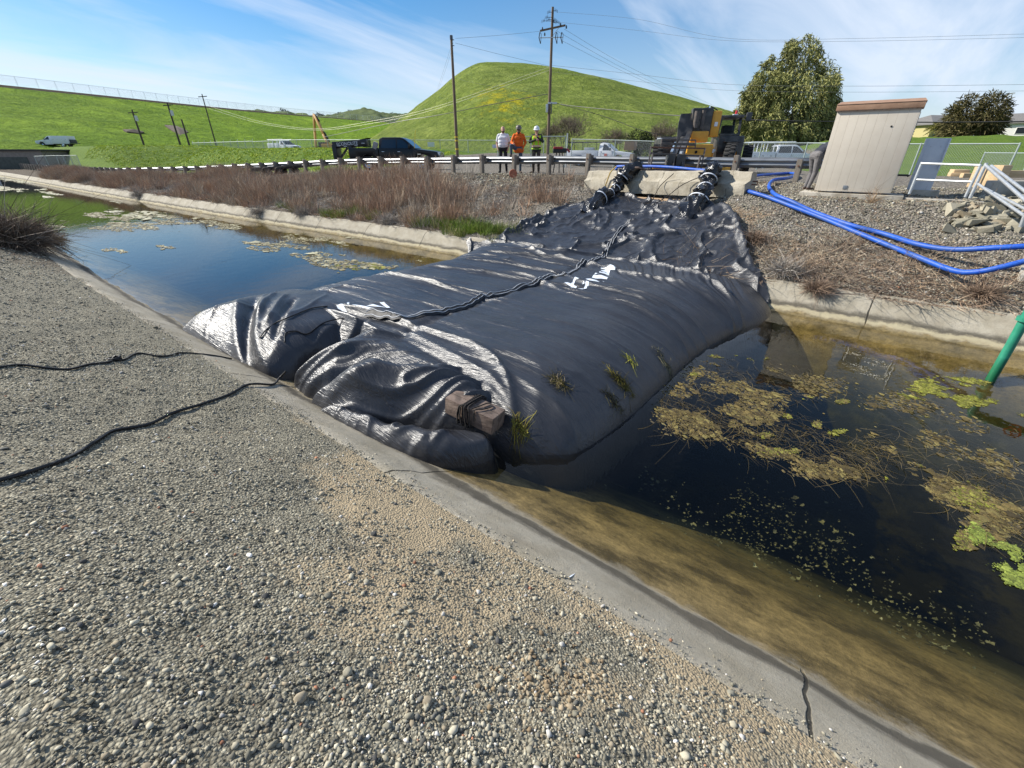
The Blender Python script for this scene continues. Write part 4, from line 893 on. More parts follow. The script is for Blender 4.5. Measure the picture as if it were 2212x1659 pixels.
# ---------------------------------------------------------------- houses on the rise to the right
M_roof = pmat('grey_shingles', (.13, .125, .12), (.19, .18, .17), scale=6, rough=.9, bump=.4)
M_glass = pmat('dark_glass', (.02, .025, .03), rough=.08, spec=.8)
M_trim = pmat('white_trim', (.68, .67, .64), rough=.6)
def house(px, py, d, w_, dp, hgt, rh, wall, label, rz, wins=3):
    b = at_d(px, py, d, 0); b.z = PD(px, py, d).z; T = thing('house', label, 'house', b, rz, 'houses beyond the wire fence'); m = MB(); m.box((0, 0, hgt/2-1.5), (w_, dp, hgt+3)); m.build('wall', wall, T)
    m = MB(); e = .5; hw, hd = w_/2+e, dp/2+e; V = [(-hw, -hd, hgt), (hw, -hd, hgt), (hw, hd, hgt), (-hw, hd, hgt), (-hw*.35, 0, hgt+rh), (hw*.35, 0, hgt+rh), (-hw, -hd, hgt-.2), (hw, -hd, hgt-.2), (hw, hd, hgt-.2), (-hw, hd, hgt-.2)]
    m.add(V, [(0, 1, 5, 4), (1, 2, 5), (2, 3, 4, 5), (3, 0, 4), (0, 6, 7, 1), (1, 7, 8, 2), (2, 8, 9, 3), (3, 9, 6, 0), (6, 9, 8, 7)]); m.build('roof', M_roof, T, 0)
    for i in range(wins):
        x = (i+.5)/wins*w_-w_/2; m = MB(); m.box((x, -dp/2-.03, hgt*.55), (1.5, .1, 1.2), bev=.02); f = m.build('window', M_trim, T); m = MB(); m.box((x, -dp/2-.09, hgt*.55), (1.3, .03, 1.0)); m.build('pane', M_glass, f)
    return T
house(2008, 304, 80, 9, 7, 2.5, 1.5, pmat('yellow_stucco', (.42, .36, .16), (.46, .4, .2), rough=.9), 'low yellow house with a grey roof behind the palms', YAW+rad(8))
house(2168, 305, 85, 8.0, 7, 3.0, 1.6, pmat('white_stucco', (.62, .60, .56), (.68, .66, .62), rough=.9), 'white house with a grey hipped roof to the right of the dark conifer', YAW+rad(-50), 2)
house(2222, 306, 95, 9, 7, 1.8, 1.2, pmat('brown_stucco', (.16, .13, .10), (.2, .17, .14), rough=.9), 'low brown house with a flat-looking roof at the right edge', YAW-rad(20), 3)
# ---------------------------------------------------------------- poles
M_pole = pmat('pole_wood', (.115, .078, .052), (.19, .135, .09), scale=5, rough=.9, bump=.5, stretch=(1, 1, .12))
M_dpole = pmat('dark_pole_wood', (.05, .04, .033), (.085, .068, .055), scale=5, rough=.9, bump=.5, stretch=(1, 1, .12))
M_galv = pmat('galvanised_steel', (.42, .44, .45), (.55, .57, .58), scale=14, rough=.42, metal=.55)
M_ins = pmat('dark_porcelain', (.05, .052, .06), rough=.3)
def pole(px, py, d, pyt, label, r=.15, mat=None, z=None, cat='utility pole', group=None):
    b = at_d(px, py, d, z); zt = z_at(b, pyt); T = thing('utility_pole', label, cat, b, YAW, group); m = MB(); m.tube([(0, 0, -.5), (0, 0, (zt-b.z)/2), (0, 0, zt-b.z)], [r, r*.86, r*.68], 10); m.build('shaft', mat or M_pole, T, 60); T['h'] = zt-b.z; return T, b, zt-b.z
PA, ba, ha = pole(988, 336, 42, 76, 'bare brown utility pole with yellow tape, between the black pickup and the men', .15)
M_ytape = pmat('yellow_tape', (.62, .42, .02), rough=.5)
for z_ in (.9, 1.6, 1.9): m = MB(); m.lathe([(.155, z_), (.158, z_), (.158, z_+.12), (.155, z_+.12)], (0, 0, 0), n=14); m.build('yellow_tape', M_ytape, PA)
m = MB(); m.lathe([(.0, ha-.02), (.13, ha-.02), (.13, ha-.3), (.09, ha-.3)], (0, 0, 0)); m.build('pole_cap', M_ins, PA)
for q in (.35, .75): m = MB(); m.beam((0, -.14, ha-q), (.25, -.14, ha-q), .05, .05); m.build('bracket', M_ins, PA)
PB, bb, hb = pole(1184, 312, 50, 15, 'tallest utility pole with crossarm and insulators right of the three men', .18)
def hz_(py): return z_at(bb, py)-bb.z
m = MB(); z_ = hz_(62); m.beam((-1.25, -.2, z_-.22), (1.35, -.2, z_+.24), .12, .16, .01); ca_ = m.build('crossarm', M_pole, PB)
m = MB(); m.beam((.1, -.2, z_-.6), (.75, -.22, z_+.1), .05, .05); m.build('brace', M_galv, PB)
for x_, zz_ in [(-1.0, z_-.05), (.85, z_+.28), (1.45, z_+.1), (-.75, z_-.5)]:
    m = MB(); m.lathe([(.02, -.14), (.09, -.12), (.05, -.05), (.10, -.03), (.05, .05), (.08, .07), (.02, .16)], (x_, -.2, zz_), n=10); m.build('insulator', M_ins, PB, 50)
for x_, py in [(-.42, 27), (.35, 24), (-.95, 46), (-.45, 43), (.25, 48), (.62, 49), (-.62, 38), (.3, 44)]:
    zz_ = hz_(py); m = MB()
    for q in range(3): m.lathe([(.02, -.02), (.13, -.015), (.13, .015), (.02, .02)], (x_+(q-1)*.12, -.15, zz_+(q-1)*.05*(1 if x_ < 0 else -1)), 'x', n=12)
    m.beam((0, -.1, zz_), (x_, -.15, zz_), .035, .035); m.build('insulator', M_ins, PB, 50)
zz_ = hz_(83); m = MB(); m.beam((-1.25, -.25, zz_), (1.1, -.25, zz_+.05), .07, .07); ar_ = m.build('switch_arm', M_galv, PB)
for x_ in (-1.2, .5, 1.05):
    m = MB(); m.tube([(x_-.06, -.3, zz_+.45), (x_-.14, -.36, zz_), (x_+.04, -.34, zz_-.5)], .05, 7); m.tube([(x_-.05, -.3, zz_+.45), (x_+.1, -.3, zz_+.3), (x_+.05, -.34, zz_-.5)], .025, 6); m.build('cutout_switch', M_ins, PB, 50)
m = MB(); m.box((-.26, -.05, hz_(234)), (.24, .22, .8), bev=.03); m.build('meter_box', M_galv, PB)
m = MB(); m.box((.32, -.1, hz_(223)), (1.0, .12, .16), bev=.02); m.build('splice_case', M_galv, PB); m = MB(); m.box((.22, -.2, hz_(235)), (.10, .10, 1.0), bev=.02); m.build('conduit', M_ins, PB)
gp = 'dark poles along the foot of the embankment'
for a_ in [(313, 319, 74, 237, 'dark pole leaning over a dug soil patch, leftmost of the embankment poles', 3.3), (391, 318, 74, 221, 'dark pole second from the left along the embankment, beside a short pole', 3.3), (410, 317, 73, 258, 'shortest dark pole, without any fittings, at the foot of the embankment', 3.3), (466, 311, 84, 203, 'slim pole standing rightmost of the embankment poles, behind the wire fence', 3.6)]:
    T, b_, h_ = pole(a_[0], a_[1], a_[2], a_[3], a_[4], .16 if a_[0] < 460 else .12, M_dpole, a_[5], group=gp)
    if a_[0] != 410:
        m = MB(); m.beam((-.8, 0, h_-.45), (.8, 0, h_-.35), .1, .12); m.build('crossarm', M_dpole, T)
        if a_[0] < 460: m = MB(); m.tube([(.35, -.1, h_*.72), (.35, -.1, h_*.72+.75)], .22, 10); m.build('transformer', M_galv, T)
T, b_, h_ = pole(2106, 312, 60, 257, 'short rust-red pole by the dark conifer under the black cable', .13, pmat('rust_red_wood', (.13, .06, .045), (.19, .09, .065), scale=4, rough=.9), 2.0)
# ---------------------------------------------------------------- wires
M_wire = pmat('weathered_wire', (.20, .20, .19), rough=.6); M_cable = pmat('black_cable', (.012, .012, .013), rough=.5); M_lw = pmat('bright_wire', (.42, .40, .33), rough=.5, metal=.3)
def wire(pts, r, mat, label, group='overhead lines'):
    m = MB(); m.tube(spline([PD(*p) for p in pts], 14), r, 5); o = m.build('overhead_wire', mat, None, 60); return tag(o, label, 'wire', group)
wire([(984, 83, 42), (1080, 76, 46), (1172, 67, 50)], .012, M_wire, 'thin wire from the top of the bare pole up to the crossarm pole')
wire([(984, 93, 42), (1070, 115, 46), (1188, 143, 50)], .012, M_wire, 'thin wire from the bare pole falling to the middle of the crossarm pole')
wire([(987, 169, 42), (1029, 180, 44), (1183, 205, 50)], .010, M_wire, 'short wire midway down the bare pole, sagging right across the hill')
wire([(979, 84, 42), (962, 140, 60), (938, 214, 95)], .010, M_wire, 'steep guy wire falling left from the top of the bare pole')
wire([(979, 92, 42), (966, 140, 60), (943, 205, 95)], .010, M_wire, 'steep guy wire running just right of another one left of the bare pole')
wire([(448, 228, 84), (560, 262, 78), (680, 278, 70), (800, 262, 63), (940, 231, 57), (1186, 145, 50)],   .013, M_lw, 'bright wire from the embankment pole to the crossarm pole, upper of the pair')
wire([(450, 234, 84), (560, 266, 78), (680, 281, 70), (800, 267, 63), (940, 236, 57), (1186, 152, 50)],   .013, M_lw, 'bright wire from the embankment pole to the crossarm pole, lower of the pair')
wire([(700, 296, 75), (860, 263, 60), (940, 250, 56), (1060, 226, 53), (1183, 203, 50)], .035, M_cable, 'dark cable rising across the hill from the left to the crossarm pole')
wire([(1186, 219, 50), (1230, 228, 46), (1382, 243, 38), (1469, 250, 34), (1659, 260, 30), (1990, 264, 26), (2240, 262, 23)], .030, M_cable, 'thick black cable running from the crossarm pole behind the machine to the right edge')
wire([(1212, 226, 49), (1300, 250, 47), (1382, 280, 45), (1438, 294, 44), (1500, 312, 44)], .028, M_cable, 'black cable dropping steeply from the crossarm pole towards the telehandler')
wire([(1204, 26, 50), (1380, 42, 48), (1576, 83, 45), (1852, 83, 42), (2260, 72, 40)], .010, M_wire, 'highest thin wire from the crossarm pole across the sky to the right')
wire([(1206, 48, 50), (1380, 66, 48), (1576, 88, 45), (1852, 89, 42), (2260, 80, 40)], .010, M_wire, 'thin wire just below the highest one across the right sky')
wire([(1190, 141, 50), (1380, 161, 48), (1570, 182, 45), (1852, 186, 42), (2260, 182, 40)], .012, M_wire, 'thin wire crossing the crown of the big evergreen, upper of two')
wire([(1190, 155, 50), (1380, 176, 48), (1570, 195, 45), (1852, 199, 42), (2260, 196, 40)], .010, M_wire, 'thin wire crossing the crown of the big evergreen, lower of two')
for a_, b_, c_, l_ in [((1219, 63), (1382, 156), (1560, 236), 'outermost thin wire slanting down right from the crossarm to the hill'), ((1203, 67), (1382, 165), (1545, 236), 'middle thin wire slanting down right from the crossarm to the hill'), ((1216, 89), (1382, 171), (1525, 232), 'lowest thin wire slanting down right from the switch arm to the hill')]:
    wire([(*a_, 50), (*b_, 75), (*c_, 120)], .014, M_wire, l_)
# ---------------------------------------------------------------- chain-link fences (real wires)
M_link = pmat('chain_link', (.30, .32, .32), rough=.5, metal=.5); M_post = pmat('fence_post', (.30, .35, .33), (.38, .43, .41), scale=9, rough=.5, metal=.3)
def fence(pts, h, gap, label, spacing=3., mesh=.13, rw=.004, rp=.035, name='chain_link_fence', top=True, group='wire fences', cat='fence', mat=None, bottom=False, barb=False):
    P = [Vector(p) for p in pts]; T = thing(name, label, cat, P[0], 0, group); O = P[0]; w1 = MB(); V = []; Fc = []
    for a, b in zip(P[:-1], P[1:]):
        a = a-O; b = b-O; L_ = (b-a).length; n = max(1, round(L_/spacing)); d = (b-a)/L_; nrm = Vector((-d.y, d.x, 0)).normalized()*rw
        for i in range(n+(1 if b+O == P[-1] else 0)):
            q = a+d*(L_*i/n); m = MB(); m.tube([q-Vector((0, 0, .2)), q+Vector((0, 0, h+.05))], rp, 8); 
            if barb: m.beam(q+Vector((0, 0, h)), q+Vector((0, 0, h))+Vector((-.25, .25, .35)), .03, .03)
            m.build('post', mat or M_post, T, 50)
        if top: m = MB(); m.tube([a+Vector((0, 0, h)), b+Vector((0, 0, h))], rp*.8, 8); m.build('top_rail', mat or M_post, T, 50)
        if bottom: m = MB(); m.tube([a+Vector((0, 0, .12)), b+Vector((0, 0, .12))], rp*.7, 8); m.build('bottom_rail', mat or M_post, T, 50)
        if not mesh: continue
        k = int((L_+h)/mesh)
        for i in range(k):
            for s_ in (1, -1):
                x0 = i*mesh-(h if s_ > 0 else 0); x1 = x0+h*1.0; z0, z1 = (0, h) if s_ > 0 else (h, 0)
                c0, c1 = max(0, x0), min(L_, x1)
                if c1-c0 < .02: continue
                f0, f1 = (c0-x0)/h, (c1-x0)/h; p0 = a+d*c0+Vector((0, 0, z0+(z1-z0)*f0)); p1 = a+d*c1+Vector((0, 0, z0+(z1-z0)*f1)); e = (p1-p0).normalized(); u = nrm; v = e.cross(nrm.normalized())*rw
                o = len(V); V += [p0+u, p0-u*.5+v, p0-u*.5-v, p1+u, p1-u*.5+v, p1-u*.5-v]; Fc += [(o, o+1, o+4, o+3), (o+1, o+2, o+5, o+4), (o+2, o, o+3, o+5)]
    if V: mk('wire_mesh', V, Fc, M_link, T)
    return T
def fp(px, d, py=None, z=None): p = PD(px, 330, d); return Vector((p.x, p.y, (gz(p.x, p.y) if z is None else z)))
def fph(px, d, pyt, h): p = PD(px, pyt, d); return Vector((p.x, p.y, p.z-h))
fence([fph(545, 66, 306, 2.0), fph(640, 58, 302, 2.0), fph(780, 52, 302, 2.0), fph(950, 50, 302.5, 2.0), fph(1075, 47, 303, 2.0)], 2.0, 0, 'long wire fence behind the black pickup at the foot of the hill', 3.6, .16, .0045)
fence([fph(415, 80, 309, 2.0), fph(545, 68, 305, 2.0)], 2.0, 0, 'dark wire fence with angled tops along the grass bank on the left', 2.4, .2, .006, .045, barb=True)
fence([fph(1078, 44, 303, 1.9), fph(1175, 42, 303.5, 1.9)], 1.9, 0, 'short wire fence directly behind the two men in hard hats', 2.2, .14, .004)
G1 = fence([fph(1075, 38, 294, 2.25), fph(1222, 37, 293, 2.25)], 2.2, 0, 'tall wire gate panel behind the men, with a heavy post at its right end', 2.9, .13, .004, .04, group='wire fences')
m = MB(); p = fph(1226, 36.5, 288, 2.4); m.tube([p-G1.location-Vector((0, 0, .4)), p-G1.location+Vector((0, 0, 2.4))], .055, 10); m.build('post', M_galv, G1, 50)
fence([fph(1236, 36, 299, 2.15), fph(1330, 34, 301, 2.15), fph(1425, 32, 304, 2.15), fph(1560, 29, 307, 2.15), fph(1745, 26, 309, 2.1), fph(1990, 22, 311, 2.1), fph(2201, 19.5, 316, 2.0)], 2.1, 0, 'long wire fence in front of the white pickup, running on behind the beige cabinet', 3.1, .10, .0035)
F2 = fence([fph(2128, 24, 330, 1.5), fph(2230, 21, 331, 1.5)], 1.5, 0, 'low wire fence at the right edge, behind the sloping pipe rails', 2.6, .10, .0035)
fence([cw(*(c_ + Vector((0, 0, .1)))) for c_ in cs[24:84:3]], 2.2, 0, 'pale wire fence standing along the crest of the embankment', 4.2, .45, .010, .045, mat=pmat('pale_post', (.62, .64, .66), rough=.5))
for px, d, py, s_, l_, cl in [(931, 48.5, 312, .75, 'plain white sign on the wire fence left of the men', (.66, .68, .62)), (1362, 33.5, 315, .95, 'tan rectangular sign on the wire fence above the white pickup bonnet', (.42, .29, .19)), (456, 73, 315, .35, 'small white sign on the left fence beside the slim pole', (.7, .7, .68)), (1069, 46, 316, .5, 'small pale sign on the fence between the men in orange and yellow', (.6, .62, .68))]:
    p = PD(px, py, d-.2); T = thing('fence_sign', l_, 'sign', p, YAW, 'signs on the wire fences'); m = MB(); m.box((0, 0, 0), (s_, .02, s_*.62), bev=.004); m.build('board', pmat('sign_face', cl, tuple(x*.85 for x in cl), scale=9, rough=.6), T)
    m = MB(); m.box((s_*.3, .03, 0), (.03, .04, s_*.5)); m.box((-s_*.3, .03, 0), (.03, .04, s_*.5)); m.build('clip', M_galv, T)
# ================================================================ brush, grass, algae
M_dry = pmat('dry_stems', (.85, .85, .85), (1.2, 1.17, 1.12), scale=3, rough=.95, attr=True, spec=.1)
M_grass = pmat('grass_blades', (.85, .9, .8), (1.2, 1.15, 1.0), scale=2, rough=.7, attr=True, spec=.2)
def clumps(name, cs_, ct_, per, hgt, spread, wd, pal, k=4, curl=.25, up=1.0, mat=None, zf=None, droop=0., lean=None):
    n = len(cs_)*per; i = np.repeat(np.arange(len(cs_)), per); hh = np.broadcast_to(hgt, (len(cs_),))[i]; sp = np.broadcast_to(spread, (len(cs_),))[i]
    a = rng.uniform(0, 2*math.pi, n); r = sp*np.sqrt(rng.uniform(size=n))*.6; s = cs_[i]+r*np.cos(a); t = ct_[i]+r*np.sin(a)
    z = (zf or G)(s, t)-.03; tilt = rng.uniform(.1, 1, n)*sp/np.maximum(hh, .05); a2 = a+rng.normal(0, .7, n)
    d = unit(np.stack([np.cos(a2)*tilt, np.sin(a2)*tilt, np.full(n, up)], 1)+(0 if lean is None else np.array(lean)))
    P = stems(np.stack([s, t, z], 1), d, hh*rng.uniform(.45, 1.15, n), rng.normal(0, curl, n), k, droop); P[..., 2] = np.maximum(P[..., 2], (zf or G)(P[..., 0], P[..., 1])+.01)
    c = np.array(pal)[np.broadcast_to(rng.integers(0, len(pal), len(cs_))[i], (n,))]*rng.uniform(.55, 1.35, (n, 1))
    return ribbons(name, P, wd*rng.uniform(.6, 1.5, n), c, mat or M_dry)
BRC = [(.36, .235, .165), (.42, .28, .19), (.31, .215, .155), (.38, .33, .27), (.46, .37, .27), (.26, .20, .15)]
s = rng.uniform(-72, -8.2, 5200); f = rng.uniform(0, 1, 5200); a = farw(s)+.62; r = rail_t(s)-.9; t = a+(r-a)*f
dens = .55+.7*fbm(s*.35, t*.5, 3, 111); edge = sstep(-7.9, -11.2, s+.5*(14-t)); high = np.where(f > .72, .35+.65*sstep(-14, -24, s), 1); high *= np.where((f > .42) & (s > -20), 1-.75*sstep(-20, -12, s)*sstep(.4, .7, f), 1)
k = rng.uniform(size=len(s)) < np.clip(dens*edge*high, 0, 1); s, t, f = s[k], t[k], f[k]
hgt = (.50+.52*np.clip(fbm(s*.4, t*.4, 2, 112)+.3, 0, 1))*np.where(f < .12, .55, 1)
tag(clumps('dry_brush', s, t, 46, hgt, .42, .0125, BRC, 4, .3), kind='stuff')
# fine twigs lying matted between the clumps
s = rng.uniform(-60, -8.6, 1900); f = rng.uniform(0, .9, 1900); t = farw(s)+.6+(rail_t(s)-1.6-farw(s))*f
k = rng.uniform(size=len(s)) < sstep(-8, -11.5, s+.5*(14-t)); s, t = s[k], t[k]
tag(clumps('dry_brush', s, t, 22, .28, .5, .012, [(.40, .37, .33), (.48, .45, .40), (.28, .23, .20)], 4, .6, .35), kind='stuff')
# matted dry grass on the right bank
s = rng.uniform(-3.4, 5.5, 900); t = rng.uniform(10.5, 13.6, 900); k = rng.uniform(size=900) < sstep(13.6, 11.6, t+.35*(s+1))*(.55+.6*fbm(s*.8, t*.8, 3, 113)); s, t = s[k], t[k]
tag(clumps('dry_grass', s, t, 34, .34, .6, .009, [(.30, .22, .15), (.37, .29, .21), (.22, .155, .11), (.18, .135, .105), (.40, .34, .26)], 5, .5, .28, droop=.25), kind='stuff')
s = rng.uniform(-12, 6, 260); t = rng.uniform(13, 17.3, 260); k = rng.uniform(size=260) < .55+.5*fbm(s*.7, t*.7, 2, 117); s, t = s[k], t[k]
tag(clumps('dry_grass', s, t, 16, .22, .4, .008, [(.30, .22, .15), (.22, .155, .11)], 4, .5, .4), kind='stuff')
# green tufts on the far bank and fresh grass on the left rise
def patch(px, py, n, R): p = PG(px, py); return p.x+rng.normal(0, R, n), p.y+rng.normal(0, R*.45, n)
gs, gt = [], []
for q in [(960, 492, 26, .5), (1020, 500, 34, .5), (1060, 504, 26, .45), (740, 462, 16, .5), (770, 466, 8, .4), (690, 478, 3, .2), (905, 486, 8, .3), (1000, 515, 4, .15), (640, 452, 6, .5)]: x_, y_ = patch(*q); gs.append(x_); gt.append(y_)
tag(clumps('green_grass', np.concatenate(gs), np.maximum(np.concatenate(gt), 10.45), 46, .30, .2, .011, [(.13, .20, .025), (.18, .25, .035), (.10, .16, .025), (.24, .24, .08)], 4, .35, 1., M_grass), kind='stuff')
s = rng.uniform(-100, -37, 8600); tp = rng.uniform(6.4, 22, 8600); t = rail_t(s)+tp
tag(clumps('green_grass', s, t, 10, .13, .4, .05, [(.36, .47, .03), (.44, .52, .04), (.50, .54, .05), (.28, .40, .03)], 3, .3, 1., M_grass), kind='stuff')
# single bushes
def drybush(p, R, hgt, n, name, label, pal, group=None, wd=.010, cat='shrub', round_=False):
    T = thing(name, label, cat, p, 0, group); u = unit(rng.normal(size=(n, 3))); u[:, 2] = np.abs(u[:, 2])*(.9 if not round_ else 1)
    b = u*np.array([R, R, hgt])*rng.uniform(.0, .5, (n, 1)); d = unit(u*np.array([R, R, hgt])+rng.normal(0, .35, (n, 3))*R)
    P = stems(b, d, R*rng.uniform(.2, .6, n), rng.normal(0, .7, n), 5, .12); c = np.array(pal)[rng.integers(0, len(pal), n)]*rng.uniform(.5, 1.4, (n, 1))
    ribbons('branches', P, wd*rng.uniform(.5, 1.4, n), c, M_dry, T); return T
DK = [(.17, .125, .095), (.24, .185, .14), (.13, .105, .085), (.30, .25, .20)]
GY = [(.32, .30, .27), (.42, .39, .35), (.22, .19, .17), (.36, .32, .27)]
drybush(PG(14, 532), 1.3, 1.0, 5600, 'dry_bush', 'big dark brown dry bush overhanging the near bank at the left edge', DK, 'dry bushes on the near bank', .016)
drybush(PG(78, 520), .8, .75, 2200, 'dry_bush', 'smaller dry bush on the near lip, right of the big dark one', DK, 'dry bushes on the near bank', .013)
drybush(onG(PG(128, 545)), .5, .18, 500, 'dry_bush', 'straggly tan dry twigs trailing down the near concrete lip into the water', [(.30, .23, .14), (.2, .15, .1)], 'dry bushes on the near bank', .012)
TW = 'grey tumbleweeds on the banks'
for px, py, R, l_ in [(560, 462, .6, 'grey tumbleweed low on the far bank, leftmost one beside the water'), (655, 463, .55, 'round grey tumbleweed on the far bank, just left of bare lip concrete'), (840, 482, .5, 'grey tumbleweed spilling over the far lip, left of the green grass'), (300, 424, .7, 'grey tumbleweed far left along the lip below the guardrail'), (1695, 590, .55, 'dark grey tumbleweed right beside the tarp edge on the right bank'), (1765, 628, .42, 'grey tumbleweed hanging over the cracked right lip'), (1630, 520, .4, 'pale dry tuft against the upper right edge of the tarp'), (2120, 640, .4, 'pale dry tuft on the right lip near the concrete wall')]:
    p = PG(px, py); drybush(p, R, R*.75, 1100, 'tumbleweed', l_, GY if px < 1600 or px == 1695 else [(.30, .22, .16), (.22, .16, .12)], TW, .009, 'tumbleweed')
p = PG(1880, 440); drybush(p+Vector((0, 0, 0)), .35, .75, 160, 'dry_weed', 'tall thin dry weed standing before the beige cabinet', [(.33, .24, .15), (.25, .17, .11)], None, .009, 'weed')
# ---------------------------------------------------------------- algae and water weed
M_alg = pmat('algae', (.8, .8, .75), (1.2, 1.2, 1.15), scale=18, rough=.75, attr=True, spec=.3, bump=.6, bscale=60)
def flecks(name, s, t, z, size, pal, elong=1., parent=None, tilt=.08, dirn=0.):
    n = len(s); k = 7; a = np.linspace(0, 2*math.pi, k, endpoint=False)[None]+rng.uniform(0, .5, (n, k)); r = size[:, None]*rng.uniform(.35, 1.2, (n, k)); x = r*np.cos(a)*elong; y = r*np.sin(a)
    th = (rng.uniform(0, math.pi, n) if elong == 1 else rng.normal(dirn, .35, n))[:, None]; X_ = x*np.cos(th)-y*np.sin(th)+s[:, None]; Y_ = x*np.sin(th)+y*np.cos(th)+t[:, None]
    zz_ = np.broadcast_to(z, (n,))[:, None]+np.abs(rng.normal(0, tilt, (n, k)))*size[:, None]; rim = np.stack([X_, Y_, zz_], -1); top = np.stack([s, t, np.broadcast_to(z, (n,))+size*.22], -1)[:, None]
    V = np.concatenate([rim, top], 1).reshape(-1, 3); o = (np.arange(n)*(k+1))[:, None]; j = np.arange(k)[None]; Fc = np.stack([o+j, o+(j+1) % k, np.broadcast_to(o+k, (n, k))], -1).reshape(-1, 3)
    c = np.array(pal)[rng.integers(0, len(pal), n)]*rng.uniform(.6, 1.3, (n, 1)); return mk(name, V, Fc, M_alg, parent, cols=np.repeat(c, k+1, 0))
TAN = [(.22, .19, .11), (.30, .27, .17), (.17, .14, .08), (.34, .32, .22)]
YG = [(.20, .205, .025), (.15, .155, .02), (.25, .235, .05), (.10, .10, .02)]
BRN = [(.105, .078, .028), (.15, .11, .038), (.07, .052, .022), (.18, .145, .05)]
s = rng.uniform(-34, -8.8, 60000); t = rng.uniform(2.5, 9.8, 60000); g = fbm(s*.32, t*.85, 4, 121)+.28*np.exp(-((t-6.8)/1.4)**2)-.5*sstep(5.5, 3.5, t)-.35*sstep(8.4, 9.4, t)
g = g+.5*fbm(s*1.6, t*3.5, 2, 122); k = g > .62; s, t = s[k], t[k]; sz = rng.lognormal(math.log(.026), .5, len(s)); tag(flecks('floating_algae', s, t, .004, sz, TAN, 1.5), kind='stuff')
s = rng.uniform(-110, -24, 24000); t = rng.uniform(3.3, 9.0, 24000); g = fbm(s*.10, t*.7, 4, 123)+.3*sstep(-40, -60, s); g = g+.5*fbm(s*.5, t*2.5, 2, 124); k = g > .74; s, t = s[k], t[k]
tag(flecks('floating_algae', s, t, .004, rng.lognormal(math.log(.075), .45, len(s)), [(.36, .34, .24), (.45, .43, .33), (.28, .27, .17)], 2.2), kind='stuff')
def ell(px, py, rx_, ry_, n, z=0.):
    th = rng.uniform(0, 2*math.pi, n); r = np.sqrt(rng.uniform(size=n)); x = px+rx_*(r*np.cos(th)*.9+rng.normal(0, .16, n)); y = py+ry_*(r*np.sin(th)*.9+rng.normal(0, .16, n)); return np.array([PZ(a, b, z)[:2] for a, b in zip(x, y)])
def mat_(ells, size, pal, label=None, z=.004, name='algae_mat', group='bright algae mats'):
    Q = np.concatenate([ell(*e[:4], e[4]*(6 if size < .05 else 3)) for e in ells]); c = Q.mean(0); sz = rng.lognormal(math.log(size*.36), .5, len(Q)); gq = fbm(Q[:, 0]*5, Q[:, 1]*5, 4, 135)+rng.normal(0, .12, len(Q)) > .06; Q, sz = Q[gq], sz[gq]; o = flecks(name, Q[:, 0]-c[0], Q[:, 1]-c[1], z, sz, pal, 1.); o.location = (c[0], c[1], 0)
    return tag(o, label, 'algae', group) if label else tag(o, kind='stuff')
mat_([(740, 577, 22, 5, 160), (775, 572, 40, 5, 260), (800, 580, 38, 6, 260)], .055, YG, 'yellow-green algae mat beside the far end of the black tube')
mat_([(2050, 828, 75, 13, 420), (2010, 835, 40, 8, 160)], .030, YG, 'large yellow-green algae mat floating nearest the green pipe')
mat_([(1990, 850, 45, 13, 260), (2018, 856, 30, 8, 120)], .028, YG, 'yellow-green algae mat just left of a larger one, right of the weed bed')
mat_([(2090, 868, 60, 13, 300)], .028, YG, 'yellow-green algae mat by a bent white reed on the right')
mat_([(1830, 936, 38, 8, 170), (1868, 938, 16, 5, 60)], .022, YG, 'small bright yellow algae mat in the middle of the brown weed')
mat_([(2120, 1150, 30, 26, 260), (2165, 1200, 40, 30, 420), (2205, 1245, 40, 26, 380)], .018, [(.17, .21, .035), (.22, .26, .05), (.12, .15, .03)], 'large green algae mat at the right edge in the foreground water')
mat_([(1745, 860, 14, 5, 60), (1820, 868, 16, 5, 60), (1700, 900, 10, 6, 40), (1765, 918, 10, 10, 50), (1500, 808, 10, 6, 40), (1560, 770, 30, 4, 60), (1640, 775, 25, 4, 50), (1990, 905, 20, 6, 60), (2195, 898, 20, 5, 50), (1650, 940, 20, 6, 60), (1890, 1000, 20, 8, 80), (1985, 1005, 24, 7, 90), (1905, 1035, 14, 6, 60), (580, 803, 26, 10, 150), (617, 808, 10, 6, 50), (440, 680, 22, 8, 90), (2090, 1070, 40, 22, 260), (2130, 1100, 30, 16, 160), (2080, 1180, 22, 34, 200), (1700, 975, 60, 8, 160)], .020, YG+BRN, None, .004, 'floating_algae')
E_ = [(1560, 870, 140, 55, 1500), (1680, 830, 150, 40, 1300), (1600, 920, 150, 35, 1300), (1750, 960, 150, 35, 1200), (1880, 990, 110, 35, 900), (1450, 880, 35, 40, 400), (1800, 1010, 90, 25, 500), (2010, 930, 120, 40, 500), (2110, 1010, 90, 40, 400), (2060, 1050, 60, 40, 500), (2150, 1120, 60, 50, 500), (1530, 800, 90, 25, 400), (1950, 870, 90, 25, 300)]
Q = np.concatenate([ell(*e[:4], int(e[4]*2.2)) for e in E_]); g = fbm(Q[:, 0]*2.2, Q[:, 1]*2.2, 4, 131); Q = Q[g > .02]
tag(flecks('water_weed', Q[:, 0], Q[:, 1], -.006+rng.uniform(0, .01, len(Q)), rng.lognormal(math.log(.010), .55, len(Q)), BRN, 1.6, dirn=-.6), kind='stuff')
Q = np.concatenate([ell(e[0], e[1], e[2]*1.15, e[3]*1.2, e[4]//6) for e in E_]); n = len(Q); th = rng.normal(-.5, .7, n); d = np.stack([np.cos(th), np.sin(th), np.zeros(n)], 1)
